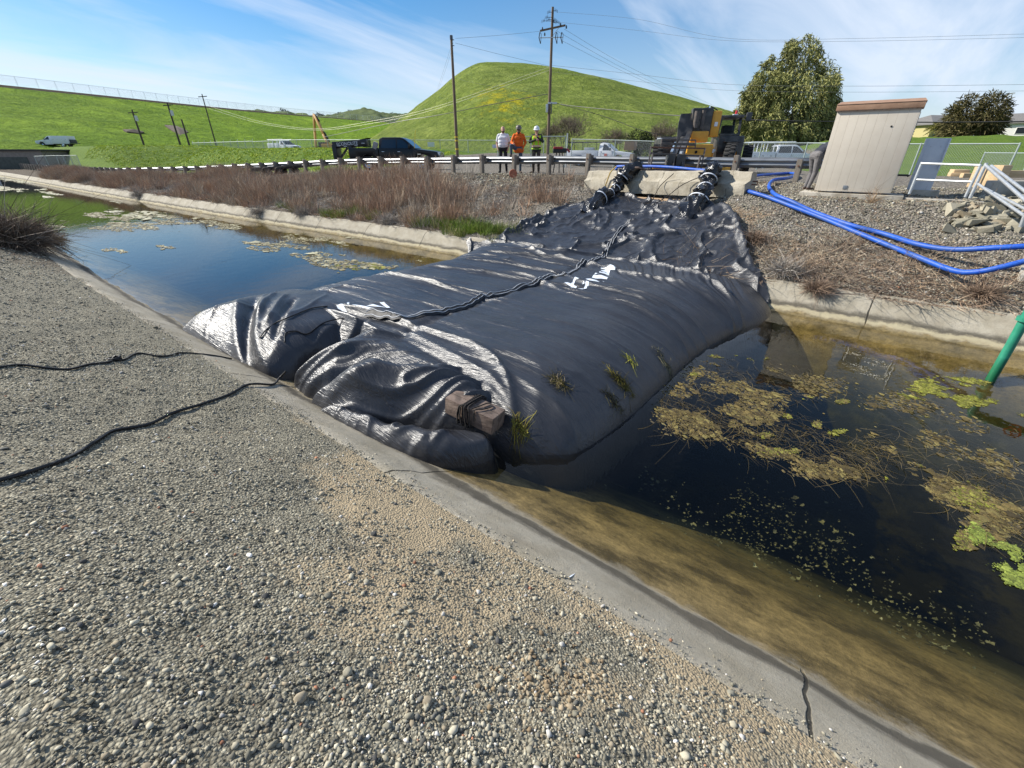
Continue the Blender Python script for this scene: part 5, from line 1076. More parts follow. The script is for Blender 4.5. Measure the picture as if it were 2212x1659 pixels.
P = stems(np.concatenate([Q, np.full((n, 1), .004)], 1), d, rng.uniform(.05, .30, n), rng.normal(0, .7, n), 6); P[..., 2] = rng.uniform(-.012, .010, (n, 1))+.008*np.sin(np.linspace(0, 5, 6))[None]
tag(ribbons('water_weed', P, rng.uniform(.0025, .006, n), np.array([.115, .088, .04])*rng.uniform(.4, 1.5, (n, 1)), M_dry, flat=True), kind='stuff')
Q = np.concatenate([ell(*e, -.2) for e in [(1450, 1000, 200, 60, 160), (1650, 1070, 200, 70, 220), (1850, 1130, 220, 90, 260), (2050, 1230, 160, 110, 220), (1600, 990, 160, 40, 140), (2080, 1350, 120, 100, 120)]]); g = fbm(Q[:, 0]*1.6, Q[:, 1]*1.6, 3, 133); Q = Q[g > -.05]; Q = Q[::6]; Q = np.repeat(Q, 12, 0)+rng.normal(0, .085, (len(Q)*12, 2)); n = len(Q)
tag(flecks('sunken_weed', Q[:, 0], Q[:, 1], rng.uniform(-.9, -.5, n), rng.lognormal(math.log(.008), .5, n), [(.13, .135, .10), (.19, .19, .14), (.10, .10, .07)], 1.3, tilt=.8), kind='stuff')
# weed left lying on the tarp
def sprig(px, py, n, R, label, pal, ln=.12):
    p = PT(px, py); T = thing('weed_clump', label, 'water weed', p, 0, 'wet weed stranded on the tarp'); th = rng.uniform(0, 6.28, n); b = np.stack([rng.normal(0, R, n), rng.normal(0, R*.4, n), np.full(n, .015)], 1); d = np.stack([np.cos(th), np.sin(th), rng.uniform(0, .4, n)], 1)
    P = stems(b, unit(d), ln*rng.uniform(.4, 1.2, n), rng.normal(0, .6, n), 5); 
    for i in range(n):
        for j in range(5): P[i, j, 2] = surf(p.x+P[i, j, 0], p.y+P[i, j, 1])-p.z+.012+.012*random.random()
    ribbons('strands', P, rng.uniform(.005, .011, n), np.array(pal)[rng.integers(0, len(pal), n)]*rng.uniform(.5, 1.3, (n, 1)), M_dry, T)
sprig(1205, 828, 130, .06, 'dark green weed sprig with long stalks on the tarp near its front corner', [(.10, .085, .03), (.06, .055, .03), (.2, .16, .1)])
sprig(1340, 826, 190, .08, 'thick brown-green weed mat on the tarp, right of the dark sprig', [(.14, .12, .03), (.09, .075, .03)])
sprig(1325, 868, 60, .07, 'thin dark trailing weed strand on the tarp close to the waterline', [(.10, .09, .04), (.05, .045, .03)])
sprig(1363, 782, 40, .05, 'small yellow weed sprig alone on the right part of the tarp', [(.32, .32, .05), (.2, .2, .05)], .12)
sprig(1430, 776, 50, .08, 'faint pale weed traces on the tarp above the right waterline', [(.16, .15, .09)], .15)
sprig(1122, 930, 150, .045, 'yellow-brown weed clump hanging from the tarp below the wooden beam', [(.20, .16, .035), (.10, .08, .03), (.28, .25, .05)], .085)
# ================================================================ things on the banks
M_wpost = pmat('weathered_wood', (.15, .125, .10), (.25, .215, .175), scale=6, rough=.95, bump=.7, stretch=(1, 1, .15), bscale=20)
M_dwood = pmat('dark_wood', (.075, .06, .05), (.13, .11, .09), scale=6, rough=.95, bump=.6, stretch=(1, 1, .15))
M_rust = pmat('rust', (.12, .055, .035), (.20, .10, .06), scale=12, rough=.9, bump=.3)
M_slab = pmat('slab_concrete', (.36, .33, .27), (.47, .43, .36), scale=5, rough=.92, bump=.5, bscale=40, c3=(.27, .235, .18), s3=1.6)
# ---- guardrail
gs_ = np.arange(-1.55, -125, -.05); gp_ = np.stack([gs_, rail_t(gs_), rail_z(gs_)], 1); arc = np.r_[0, np.cumsum(np.linalg.norm(np.diff(gp_[:, :2], axis=0), axis=1))]
def gpt(a_): return Vector([np.interp(a_, arc, gp_[:, j]) for j in range(3)])
def gdir(a_): d = gpt(a_+.3)-gpt(max(a_-.3, 0)); d.z = 0; return d.normalized()
GR = thing('guardrail', 'long steel guardrail on square wooden posts along the canal road', 'guardrail', gpt(0)); W_ = [(0, -.156), (.012, -.12), (.078, -.085), (.082, -.055), (.01, -.018), (.01, .018), (.082, .055), (.078, .085), (.012, .12), (0, .156)]
M_rail = pmat('rail_steel', (.19, .20, .21), (.28, .29, .30), scale=5, rough=.42, metal=.7, bump=.06, bscale=3, stretch=(.4, 1, 1))
V = []; Fc = []; al = np.arange(0, 124, .95)
for a_ in al:
    p = gpt(a_)-GR.location; d = gdir(a_); n_ = Vector((d.y, -d.x, 0)); n_ = n_ if n_.y > 0 else -n_
    dent = .02*math.sin(a_*1.7)*math.sin(a_*.37)
    for (y_, z_) in W_: V.append(p+n_*(.36-y_+dent)+Vector((0, 0, .56+z_+dent*.5)))
k = len(W_); Fc = [(i*k+j, i*k+j+1, (i+1)*k+j+1, (i+1)*k+j) for i in range(len(al)-1) for j in range(k-1)]
o = mk('rail', V, Fc, M_rail, GR, 180); md = o.modifiers.new('thick', 'SOLIDIFY'); md.thickness = .006
post_me = block_me = None
for i in range(64):
    a_ = .75+1.905*i
    if a_ > 122: break
    p = gpt(a_)-GR.location; d = gdir(a_); rz = math.atan2(d.y, d.x)+math.pi
    if post_me is None:
        m = MB(); m.box((0, 0, .19), (.15, .19, 1.2), bev=.012); o = m.build('post', M_wpost, GR); post_me = o.data
        m = MB(); m.box((0, .195, .56), (.15, .19, .36), bev=.01); q = m.build('blockout', M_dwood, o); block_me = q.data
        m = MB(); m.lathe([(0, -.02), (.028, -.02), (.028, .01), (0, .012)], (0, -.10, .60), 'y', n=10); r_ = m.build('bolt', M_rust, o); bolt_me = r_.data
    else:
        o = bpy.data.objects.new('post', post_me); C.objects.link(o); o.parent = GR
        for nm, me_ in (('blockout', block_me), ('bolt', bolt_me)):
            if nm == 'bolt' and i > 22: continue
            q = bpy.data.objects.new(nm, me_); C.objects.link(q); q.parent = o
    o.location = p+Vector((0, 0, random.uniform(-.02, .03)-(.1 if i == 0 else 0))); o.rotation_euler = (random.uniform(-.03, .03), random.uniform(-.025, .025)-(.05 if i == 0 else 0), rz)
# ---- concrete barrier lying along the top of the bank
BA = thing('concrete_barrier', 'long weathered concrete road barrier that both black fill tubes cross', 'barrier', BL)
prof = [(-.30, -.12), (-.30, .12), (-.295, .33), (-.25, .37), (-.19, .41), (-.165, .45), (-.14, .63), (-.10, .68), (.10, .68), (.14, .63), (.165, .45), (.25, .37), (.30, .33), (.30, -.12)]
ns = 150; V = []; ex = Vector((BR-BL)).normalized(); ey = bnorm
for i in range(ns+1):
    x = i/ns*(BR-BL).length
    for (y_, z_) in prof:
        q = ex*x+ey*(y_+.30)+Vector((0, 0, z_*.86)); dm = .022*float(fbm(x*2.2+y_*3, z_*5, 3, 141))+.05*min(0, float(vnoise(x*1.1, z_*2+y_*3, 142))+.35)*(z_ > .3); en = min(x, (BR-BL).length-x); V.append(q*1+Vector((0, 0, dm*1.2))-ey*dm*(1 if y_ > 0 else -1)-ex*(.05*float(vnoise(z_*6, y_*6, i > 70)) if en < .01 else 0))
k = len(prof); Fc = [(i*k+j, i*k+(j+1) % k, (i+1)*k+(j+1) % k, (i+1)*k+j) for i in range(ns) for j in range(k)]+[tuple(range(k)), tuple(range(ns*k, ns*k+k))]
t = NT('barrier_concrete'); X_ = t.xyz(); cc = t.mix(t.ramp(t.noise(3.5, 8, .7), [(.35, 0.), (.68, 1.)]), (.31, .275, .21), (.46, .42, .34)); cc = t.mix(t.ramp(t.noise(40, 4, .7), [(.5, 0.), (.75, .5)]), cc, (.2, .175, .135))
ln_ = t.math('ADD', t.math('MULTIPLY', X_[0], ex.x), t.math('MULTIPLY', X_[1], ex.y)); jj = t.math('ABSOLUTE', t.math('SUBTRACT', t.math('FRACT', t.math('ADD', t.math('DIVIDE', ln_, .78), t.math('MULTIPLY', t.noise(2.5, 5), .35))), .5)); crk = t.math('MULTIPLY', t.rng(jj, .014, .004), t.ramp(t.noise(1.3, 4), [(.45, 0.), (.55, 1.)])); cc = t.mix(t.math('MULTIPLY', crk, .8), cc, (.06, .05, .04))
t.bump(t.math('SUBTRACT', t.noise(22, 6, .75), t.math('MULTIPLY', crk, 2.)), .8, .03); M_bar = t.base(cc, .95, .2)
o = mk('body', V, Fc, M_bar, BA, 50)
m = MB(); rE = BR-BL+ey*.3; m.tube([rE+ex*.02+Vector((0, 0, .33)), rE+ex*.16+Vector((0, 0, .33)), rE+ex*.16+Vector((0, 0, .25)), rE+ex*.0+Vector((0, 0, .25))], .018, 8); m.build('steel_loop', M_rust, BA)
dB = ((BL+BR)/2-Vector((0, 0, H))).dot(Vector((-sT*cP, cT*cP, -sP)))
def onface(px, py):   # on the camera side of the barrier
    r = ray(px, py); n_ = ey; p0_ = BL-ey*.03; k_ = (p0_-Vector((0, 0, H))).dot(n_)/r.dot(n_); return Vector((0, 0, H))+r*k_
M_ystrap = pmat('yellow_strap', (.42, .27, .05), (.52, .36, .09), scale=30, rough=.7)
def cordthing(pts, r, mat, name, label, cat, grp=None, n=6):
    c_ = sum(pts, Vector())/len(pts); m = MB(); m.tube([p-c_ for p in spline(pts, 8)], r, n); o = m.build(name, mat, None, 60); o.location = c_; return tag(o, label, cat, grp)
cordthing([onface(1321, 360)+ey*.25, onface(1319, 372)-ey*.0, onface(1312, 392)-ey*.02, onface(1306, 411)-ey*.05], .022, M_ystrap, 'yellow_strap', 'yellow lifting strap hanging straight down the barrier, left of the pair', 'strap', 'yellow straps on the barrier')
cordthing([onface(1342, 364)+ey*.25, onface(1336, 377)-ey*.0, onface(1328, 396)-ey*.02, onface(1313, 413)-ey*.06], .022, M_ystrap, 'yellow_strap', 'yellow lifting strap slanting down the barrier beside the left fill tube', 'strap', 'yellow straps on the barrier')
M_rope = pmat('dark_rope', (.02, .018, .016), (.045, .035, .03), scale=60, rough=.9, bump=.8, bscale=120)
def gpo(px, py, dz=.03): return PG(px, py, dz)
cordthing([onface(1455, 375), onface(1430, 402)-ey*.1, gpo(1408, 434, .35), PT(1397, 446)+Vector((0, 0, .05))], .012, M_rope, 'rope', 'thin dark rope slanting from the barrier middle down over the wooden plank', 'rope', 'ropes tied to the barrier')
cordthing([onface(1523, 378), onface(1480, 398)-ey*.1, gpo(1440, 425, .35), PT(1408, 448)+Vector((0, 0, .05))], .012, M_rope, 'rope', 'thin dark rope slanting left from the right fill tube to the tarp', 'rope', 'ropes tied to the barrier')
cordthing([onface(1257, 388), gpo(1266, 400, .12), gpo(1275, 415, .08), PT(1284, 437)+Vector((0, 0, .05))], .012, M_rope, 'rope', 'short dark rope from the left end of the barrier down to the tarp', 'rope', 'ropes tied to the barrier')
cordthing([gpo(1270, 398), gpo(1255, 400), gpo(1250, 408), gpo(1254, 414)], .010, M_rope, 'rope', 'small loop of dark rope lying left of the barrier end', 'rope', 'ropes tied to the barrier')
# ---- plank at the head of the tarp
pa, pb = PG(1376, 437), PG(1484, 445); T = thing('wooden_plank', 'raw brown plank lying on the slope between the two fill tubes', 'plank', (pa+pb)/2)
m = MB(); m.beam(pa-(pa+pb)/2+Vector((0, 0, .08)), pb-(pa+pb)/2+Vector((0, 0, .08)), .10, .17, .008); m.build('board', pmat('raw_lumber', (.36, .24, .14), (.48, .34, .21), scale=4, rough=.85, stretch=(.3, 3, 3), bump=.3), T)
# ---- blue hoses
M_hose = pmat('blue_hose', (.006, .07, .42), (.016, .10, .46), scale=5, rough=.5, spec=.45, bump=.35, bscale=14, c3=(.03, .09, .33), s3=3.)
cordthing([PG(x, y, dz) for x, y, dz in [(1545, 389, .08), (1600, 383, .08), (1659, 377, .08), (1706, 374, .08), (1722, 378, .10), (1700, 385, .12), (1672, 389, .12), (1661, 402, .09), (1674, 420, .08), (1709, 435, .08), (1759, 458, .08), (1834, 485, .08), (1909, 505, .10), (1984, 528, .16), (2059, 539, .28), (2159, 535, .46), (2260, 530, .6)]], .048, M_hose, 'blue_hose', 'upper blue hose looping back beside the last guardrail post', 'hose', 'blue hoses', 14)
cordthing([PG(x, y, dz) for x, y, dz in [(1590, 405, .08), (1617, 413, .08), (1659, 426, .08), (1709, 445, .08), (1784, 474, .08), (1863, 507, .08), (1934, 536, .10), (1984, 556, .14), (2058, 584, .24), (2103, 588, .34), (2160, 578, .5), (2260, 552, .7)]], .048, M_hose, 'blue_hose', 'lower blue hose starting from the right end of the barrier', 'hose', 'blue hoses', 14)
cordthing([onface(1311, 367)+ey*.5, onface(1308, 361)+ey*.6, onface(1330, 360)+ey*.6, onface(1400, 361)+ey*.7, onface(1480, 368)+ey*.7, onface(1600, 381)+ey*.7], .045, M_hose, 'blue_hose', 'blue hose lying behind the concrete barrier, bent at its left end', 'hose', 'blue hoses', 12)
# ---- cabinet on its slab
zs = 1.86; FL, FR_ = PZ(1758, 414.5, zs), PZ(1922, 421.5, zs); wv = FR_-FL; wl = wv.length; wd = wv.normalized(); dv = Vector((-wd.y, wd.x, 0)); dv = dv if dv.y > 0 else -dv
hc = z_at(FL, 239)-zs; rzc = math.atan2(wd.y, wd.x); CB = thing('utility_cabinet', 'big beige plank-fronted cabinet with a rusty brown roof on a slab', 'cabinet', FL, rzc)
t = NT('beige_panels'); X_ = t.xyz(); c0 = t.mix(t.ramp(t.noise(1.7, 6, .65), [(.35, 0.), (.7, 1.)]), (.53, .47, .385), (.60, .54, .45)); stain = t.ramp(t.noise(1.2, 6, .7, t.map((1, 1, .5))), [(.55, 0.), (.8, .5)]); c0 = t.mix(stain, c0, (.48, .385, .30))
gq = t.math('ABSOLUTE', t.math('SUBTRACT', t.math('FRACT', t.math('DIVIDE', X_[0], wl/8.6)), .5)); gl2 = t.rng(gq, .022, .010); c0 = t.mix(t.math('MULTIPLY', gl2, .35), c0, (.22, .17, .13)); t.bump(t.math('MULTIPLY', gl2, -1), .6, .01); M_beige = t.base(c0, .75, .3)
dep = .55
m = MB(); m.box((wl/2, dep/2, hc/2+.02), (wl, dep, hc-.04), bev=.008); m.build('body', M_beige, CB)
M_brown = pmat('rusty_roof', (.27, .155, .095), (.36, .22, .14), scale=4, rough=.8, bump=.3)
m = MB(); m.box((wl/2, dep/2, hc+.055), (wl+.08, dep+.10, .13), bev=.012); m.add([(-.05, -.06, hc+.12), (wl+.05, -.06, hc+.12), (wl+.05, dep+.06, hc+.12), (-.05, dep+.06, hc+.12), (0, dep*.5, hc+.20), (wl, dep*.5, hc+.20)], [(0, 1, 5, 4), (2, 3, 4, 5), (1, 2, 5), (3, 0, 4)]); rf = m.build('roof', M_brown, CB)
m = MB(); m.box((wl/2, -.012, hc-.015), (wl+.01, .02, .05)); m.build('roof_flashing', pmat('flashing', (.42, .33, .26), (.3, .2, .14), scale=9, rough=.7), CB)
for i in range(10):
    m = MB(); m.lathe([(0, -.012), (.010, -.012), (.012, 0)], (wl*(i+.5)/10, -.026, hc-.008), 'y', n=8); m.build('rivet', M_rust, rf)
m = MB(); m.box((wl*.405, -.008, hc*.075), (wl*.058, .012, .085), bev=.003); m.build('vent_plate', pmat('grey_plate', (.16, .18, .20), rough=.5), CB)
m = MB(); m.lathe([(0, -.004), (.02, -.004), (.02, .0)], (wl*.725, -.004, hc*.80), 'y', n=16); m.build('cable_hole', pmat('hole_black', (.004, .004, .004), rough=1.), CB)
m = MB(); m.box((wl+.004, dep*.5, hc*.5), (.012, dep*.86, hc*.9), bev=.003); sd_ = m.build('side_panel', pmat('pale_side_panel', (.52, .50, .46), (.6, .58, .54), scale=5, rough=.7), CB)
m = MB(); [m.box((wl+.014, dep*.5, hc*(.60+.028*i)), (.012, dep*.42, .018)) for i in range(9)]; m.build('louvre', pmat('louvre_dark', (.05, .05, .05), rough=.8), sd_)
m = MB(); m.tube([(wl, dep*.7, hc*.235), (wl+.22, dep*.75, hc*.235)], .022, 8); m.tube([(wl+.22, dep*.75, hc*.235), (wl+.24, dep*.75, hc*.225)], .035, 8); m.build('conduit', pmat('black_conduit', (.02, .02, .02), rough=.6), CB)
def local_slab(name, label, x0, x1, y0, y1, z0, z1, cat='concrete slab', grp='concrete slabs by the cabinet'):
    T = thing(name, label, cat, FL+wd*x0+dv*y0, rzc, grp); m = MB(); m.box(((x1-x0)/2, (y1-y0)/2, (z0+z1)/2-zs), (x1-x0, y1-y0, z1-z0), bev=.02); m.build('slab', M_slab, T); return T
local_slab('concrete_slab', 'concrete slab carrying the beige cabinet', -.32, wl+.28, -.12, dep+.3, 1.2, zs-.005)
local_slab('concrete_slab', 'longer lower concrete slab carrying the pipe railing', wl+.30, wl+2.05, -.05, .35, .8, zs-.05)
local_slab('concrete_block', 'pale concrete block under the tilted grey metal panel', wl+.35, wl+.95, .75, 1.0, 1.3, zs+.10)
# grey metal panel
q0 = PD(1960, 405, 11.2); T = thing('metal_enclosure', 'tall grey metal enclosure standing on a pale block beside the cabinet', 'metal enclosure', Vector((q0.x, q0.y, zs+.09)), rzc); he = z_at(q0, 299)-zs-.09; we = .47
M_gpanel = pmat('grey_enclosure', (.50, .53, .58), (.58, .61, .66), scale=3, rough=.5, bump=.1)
m = MB(); m.box((we/2, .13, he/2), (we, .22, he), bev=.01); m.build('body', M_gpanel, T)
m = MB(); m.box((.02, -.005, he*.66), (.045, .10, he*.66), bev=.004); m.build('side_flange', M_gpanel, T)
m = MB(); m.box((we-.015, -.005, he*.70), (.03, .06, he*.58), bev=.004); m.build('side_flange', M_gpanel, T)
for i in range(4): m = MB(); m.lathe([(0, -.01), (.01, -.01), (.012, 0)], (we*(.3+.4*(i % 2)), .018, he*(.25+.6*(i//2))), 'y', n=8); m.build('bolt', M_galv, T)
# pipe railing and the stair rails that drop to the right
def rp(px, py, d): return PD(px, py, d)
RL = thing('pipe_railing', 'galvanised two-bar pipe railing standing on the lower slab', 'railing', rp(1964, 418, 10.6), 0)
def tb(T, pts, r, nm, mat=M_galv): m = MB(); m.tube([p-T.location for p in pts], r, 10); return m.build(nm, mat, T, 60)
tb(RL, [rp(1964, 419, 10.6), rp(1992, 350, 10.3)], .030, 'post'); tb(RL, [rp(2085, 426, 9.6), rp(2119, 355, 9.3)], .030, 'post'); tb(RL, [rp(1991, 353, 10.3), rp(2118, 357, 9.3)], .026, 'rail'); tb(RL, [rp(1981, 388, 10.4), rp(2104, 393, 9.45)], .024, 'rail')
SR = thing('stair_railing', 'pair of sloping galvanised pipe rails dropping towards the right edge', 'railing', rp(2095, 428, 9.2), 0)
tb(SR, [rp(2095, 428, 9.2), rp(2131, 352, 8.9)], .030, 'post'); tb(SR, [rp(2130, 358, 8.9), rp(2240, 455, 6.8)], .027, 'rail'); tb(SR, [rp(2113, 398, 9.0), rp(2240, 485, 7.0)], .025, 'rail'); tb(SR, [rp(2141, 358, 9.6), rp(2250, 440, 7.4)], .027, 'rail'); tb(SR, [rp(2118, 402, 9.6), rp(2250, 470, 7.5)], .025, 'rail'); tb(SR, [rp(2205, 490, 7.3), rp(2216, 460, 7.2)], .03, 'post')
# timbers and concrete at the right edge
M_lum = pmat('pale_timber', (.46, .33, .18), (.58, .43, .26), scale=5, rough=.85, stretch=(.4, 3, 3), bump=.3)
def timber(px, py, d, L_, w_, h_, rz, label): T = thing('timber', label, 'timber', PD(px, py, d), rz, 'pale timbers behind the stair railing'); m = MB(); m.box((0, 0, 0), (L_, w_, h_), bev=.012); m.build('beam', M_lum, T); return T
timber(2073, 370, 15.5, .45, .35, .12, .3, 'short pale timber lying on top of another behind the pipe railing'); timber(2070, 377, 15.5, .5, .35, .12, .2, 'short pale timber at the bottom of a two-piece stack')
timber(2096, 379, 15, .6, .14, .14, YAW, 'small pale timber lying on the ground right of the two-piece stack'); timber(2117, 386, 12.5, .36, .3, .62, YAW+.3, 'upright pale timber block behind the railing posts'); timber(2150, 387, 11.5, .36, .3, .66, YAW+.3, 'upright pale timber block behind the sloping rails')
timber(2195, 376, 11.5, 1.3, .16, .17, YAW-.1, 'long pale timber at the right edge lying level above a wall')
T = thing('concrete_wall', 'low concrete wall under the timbers at the right edge', 'wall', PD(2185, 410, 10.6), YAW-.1, 'concrete walls at the right edge'); m = MB(); m.box((.2, 0, -.1), (1.5, .25, .6), bev=.02); m.build('wall', M_slab, T)
p1, p2 = PG(2196, 605), PZ(2204, 705, .12); T = thing('concrete_wall', 'sloping concrete wing wall at the lower right edge of the far bank', 'wall', p1, 0, 'concrete walls at the right edge')
m = MB(); q1, q2 = Vector((0, 0, 0)), p2-p1; k = Vector((1.6, .3, 0)); b_ = Vector((0, 0, -.6)); u_ = Vector((0, 0, .10)); q0 = Vector((.1, .9, .28)); m.add([q0+u_, q1+u_, q2+u_, q2+k+u_, q1+k+u_, q0+k+u_, q0+b_, q1+b_, q2+b_, q2+k+b_, q1+k+b_, q0+k+b_], [(0, 1, 4, 5), (1, 2, 3, 4), (0, 6, 7, 1), (1, 7, 8, 2), (2, 8, 9, 3), (3, 9, 10, 4), (4, 10, 11, 5), (5, 11, 6, 0)]); m.build('wall', M_slab, T, 0)
# riprap under the stair
rk = []
for i in range(110):
    px, py = random.uniform(2045, 2225), random.uniform(425, 500)
    if py < 425+(2120-px)*.35 and px < 2120: continue
    p = PG(px, py); R = random.uniform(.06, .17)*(1 if py > 440 else .7); bm = bmesh.new(); sx = (R*random.uniform(.9, 1.6), R, R*random.uniform(.4, .8)); [bm.verts.new([random.choice((-1, 1))*random.uniform(.45, 1)*q for q in sx]) for _ in range(11)]; bmesh.ops.convex_hull(bm, input=bm.verts[:]); bmesh.ops.delete(bm, geom=[v for v in bm.verts if not v.link_faces], context='VERTS'); bm.verts.index_update(); v_ = [v.co[:] for v in bm.verts]; f_ = [[v.index for v in q.verts] for q in bm.faces]; bm.free(); o = mk('rock', v_, f_, None, None, None); o.data.materials.append(M_stone)
    a_ = o.data.color_attributes.new('Col', 'FLOAT_COLOR', 'POINT'); col = PAL[random.choice([0, 2, 2, 4, 5])]*random.uniform(.55, .95); a_.data.foreach_set('color', np.tile(np.r_[col, 1], len(v_)).astype(np.float32)); o.location = p+Vector((0, 0, R*.25)); o.rotation_euler = (random.uniform(-.4, .4), random.uniform(-.4, .4), random.uniform(0, 6))
    tag(o, 'loose angular grey rock in the riprap below the stair railing', 'rock', 'riprap rocks below the stair railing')
# green pipe standing in the water
M_green = pmat('green_pipe', (.02, .20, .12), (.03, .26, .16), scale=6, rough=.4)
p = PZ(2168, 772, 0); T = thing('green_pipe', 'green suction pipe with red valve wheel standing in the water at the right edge', 'pipe', p)
m = MB(); m.tube(spline([(0, 0, -.4), (0, 0, .2), (0, 0, .85), (.1, .05, 1.05), (.9, .35, 1.25), (2, .6, 1.3)], 8), .062, 16); m.build('pipe', M_green, T, 60)
m = MB(); m.lathe([(.062, -.03), (.10, -.03), (.10, .03), (.062, .03)], (0, 0, .62), n=18); m.build('flange', M_green, T)
m = MB(); m.lathe([(.09, -.012), (.11, -.012), (.11, .012), (.09, .012), (.09, -.012)], (.55, .05, 1.18), 'y', n=18); m.beam((.45, .05, 1.18), (.65, .05, 1.18), .015, .015); m.beam((.55, .05, 1.08), (.55, .05, 1.28), .015, .015); m.build('valve_wheel', pmat('red_paint', (.45, .02, .015), rough=.4), T)
# ---- wooden beam with a coil of rope, on the near end of the tube
zt = .46; cA, cB_, cC, cD = PZ(983, 868.5, zt), PZ(1008, 847, zt), PZ(1094, 883, zt-.06), PZ(1063, 908, zt-.06)
ctr = (cA+cB_+cC+cD)/4; bx_ = ((cD+cC)/2-(cA+cB_)/2); bl_ = bx_.length; bx_.normalize(); by_ = (cB_-cA); by_ = (by_-bx_*by_.dot(bx_)); bw_ = by_.length; by_.normalize(); bz_ = bx_.cross(by_)
M_beam = pmat('wet_timber', (.13, .09, .07), (.22, .165, .13), scale=7, rough=.75, bump=.5, stretch=(.5, 2, 2), c3=(.09, .065, .05), s3=9)
BM = thing('timber_beam', 'square wet timber made of two boards, poking out of the folded tarp end', 'beam', ctr); R3 = Matrix((bx_, by_, bz_)).transposed(); th_ = .20
for s_ in (-1, 1): m = MB(); m.box(bx_*(-.06)+by_*(s_*bw_*.252)-bz_*th_/2, (bl_+.12, bw_*.49, th_), R3, .008); m.build('board', M_beam, BM)
m = MB()
for i in range(11):
    x_ = -bl_*.36+i*.017+random.uniform(-.006, .006); hw = bw_*.52; pts = []
    for k in range(17):
        a = 2*math.pi*k/16; cx_, cy_ = math.cos(a), math.sin(a); e_ = .22; sx = math.copysign(abs(cx_)**e_, cx_)*(hw+.012+.012*(i % 3)); sz = math.copysign(abs(cy_)**e_, cy_)*(th_/2+.012+.010*(i % 3)); pts.append(bx_*(x_+.05*math.sin(a+i*.3)*(1 if cy_ > 0 else .4))+by_*sx+bz_*(sz-th_/2))
    m.tube(pts, .0075, 6)
m.tube(spline([bx_*(-.02)+by_*(-hw)+bz_*.012, bx_*.03+by_*0+bz_*.02, bx_*.06+by_*(hw*.6)+bz_*.02, bx_*.12+by_*hw*.4+bz_*.018, bx_*.08+by_*(-hw*.4)+bz_*.016, bx_*.02+by_*(-hw)+bz_*.012, bx_*.03-by_*(hw+.012)-bz_*.12], 8), .0075, 6)
o = m.build('rope_coil', M_rope, None, 60); o.location = ctr; tag(o, 'coil of black rope wound round the wet timber', 'rope')
# ---- black cables on the near gravel
cordthing([PG(x, y, .012) for x, y in [(-40, 797), (0, 793), (45, 788), (105, 795), (150, 797), (192, 787), (228, 783), (249, 778), (270, 776), (288, 766), (306, 763), (339, 769), (366, 768), (393, 762), (456, 767), (500, 775)]], .011, M_cord, 'black_rope', 'knotted black rope across the gravel, upper of the two', 'rope', 'black ropes on the near gravel')
cordthing([PG(x, y, .014) for x, y in [(-60, 1052), (0, 1036), (60, 1020), (129, 996), (168, 978), (210, 951), (246, 930), (300, 921), (330, 913), (375, 891), (435, 873), (495, 852), (528, 833), (555, 829), (590, 830)]]+[PZ(604, 816, .12), PZ(618, 802, .22)], .013, M_cord, 'black_rope', 'thick black rope across the gravel to the tube, lower of the two', 'rope', 'black ropes on the near gravel')
p = PG(250, 779); m = MB()
for i in range(4): a = i*1.3; m.tube([Vector((.05*math.cos(a+k*.5), .05*math.sin(a+k*.5), .02+.02*math.sin(k*.9+i))) for k in range(10)], .010, 6)
o = m.build('rope_knot', M_cord, None, 60); o.location = p; tag(o, 'small black knot lying on the upper gravel rope', 'knot')
# white survey tick and rope scrap on the lip are paint: a thin painted strip
m = MB(); a_, b_ = PG(1230, 1247, .004), PG(1266, 1222, .004); n_ = 6; V = []
for i in range(n_+1): q = a_.lerp(b_, i/n_); q = Vector((q.x, q.y, GS(q.x, q.y)+.016)); V += [q+Vector((.005, .004, -.011)), q-Vector((.005, .004, .011))]
m.add(V, [(2*i, 2*i+1, 2*i+3, 2*i+2) for i in range(n_)]); o = m.build('paint_mark', M_white, None); tag(o, 'short white paint stroke across the near concrete lip', 'paint mark')
# ---- red power tool on a stand, rust plate, pump house, excavator
p = onG(PD(1208, 345, 20.2)); T = thing('power_tool', 'red and black machine on thin legs behind the guardrail', 'machine', p, YAW)
M_red = pmat('red_enamel', (.38, .02, .025), (.28, .02, .02), scale=9, rough=.4); M_blk = pmat('black_rubber', (.012, .012, .013), (.022, .022, .024), scale=12, rough=.6)
m = MB(); m.box((0, 0, .93), (.62, .3, .2), bev=.05); m.build('motor_case', M_blk, T); m = MB(); m.box((-.08, -.05, 1.04), (.42, .26, .10), bev=.04); m.build('cover', M_red, T); m = MB(); m.tube([(.1, 0, 1.0), (.38, -.02, .96), (.46, -.02, .86)], .05, 8); m.build('handle', M_red, T)
for x_, y_ in ((-.25, .12), (.25, .12), (0, -.15)): m = MB(); m.tube([(x_*.5, y_*.5, .86), (x_, y_, 0)], .022, 6); m.build('leg', M_blk, T)
p = onG(PD(1113, 352, 19.3)); T = thing('rusty_disc', 'rusty orange disc leaning behind a guardrail post near the man in orange', 'disc', p+Vector((0, 0, .2)), YAW); m = MB(); m.lathe([(0, -.02), (.17, -.02), (.18, 0), (.17, .02), (0, .02)], (-.09, 0, 0), 'y', n=24); m.lathe([(0, -.03), (.03, -.03), (.03, .03), (0, .03)], (-.09, 0, 0), 'y', n=12); m.build('plate', pmat('orange_rust', (.42, .15, .08), (.32, .10, .06), scale=14, rough=.85), T)
bR = PD(101, 357, 70); bR.z = .5; bx0 = PD(-190, 357, 66); rzb = math.atan2(bR.y-bx0.y, bR.x-bx0.x); T = thing('pump_house', 'low flat-roofed brown block building at the far left behind the guardrail', 'building', bR, rzb); hh_ = z_at(bR, 326)-.5
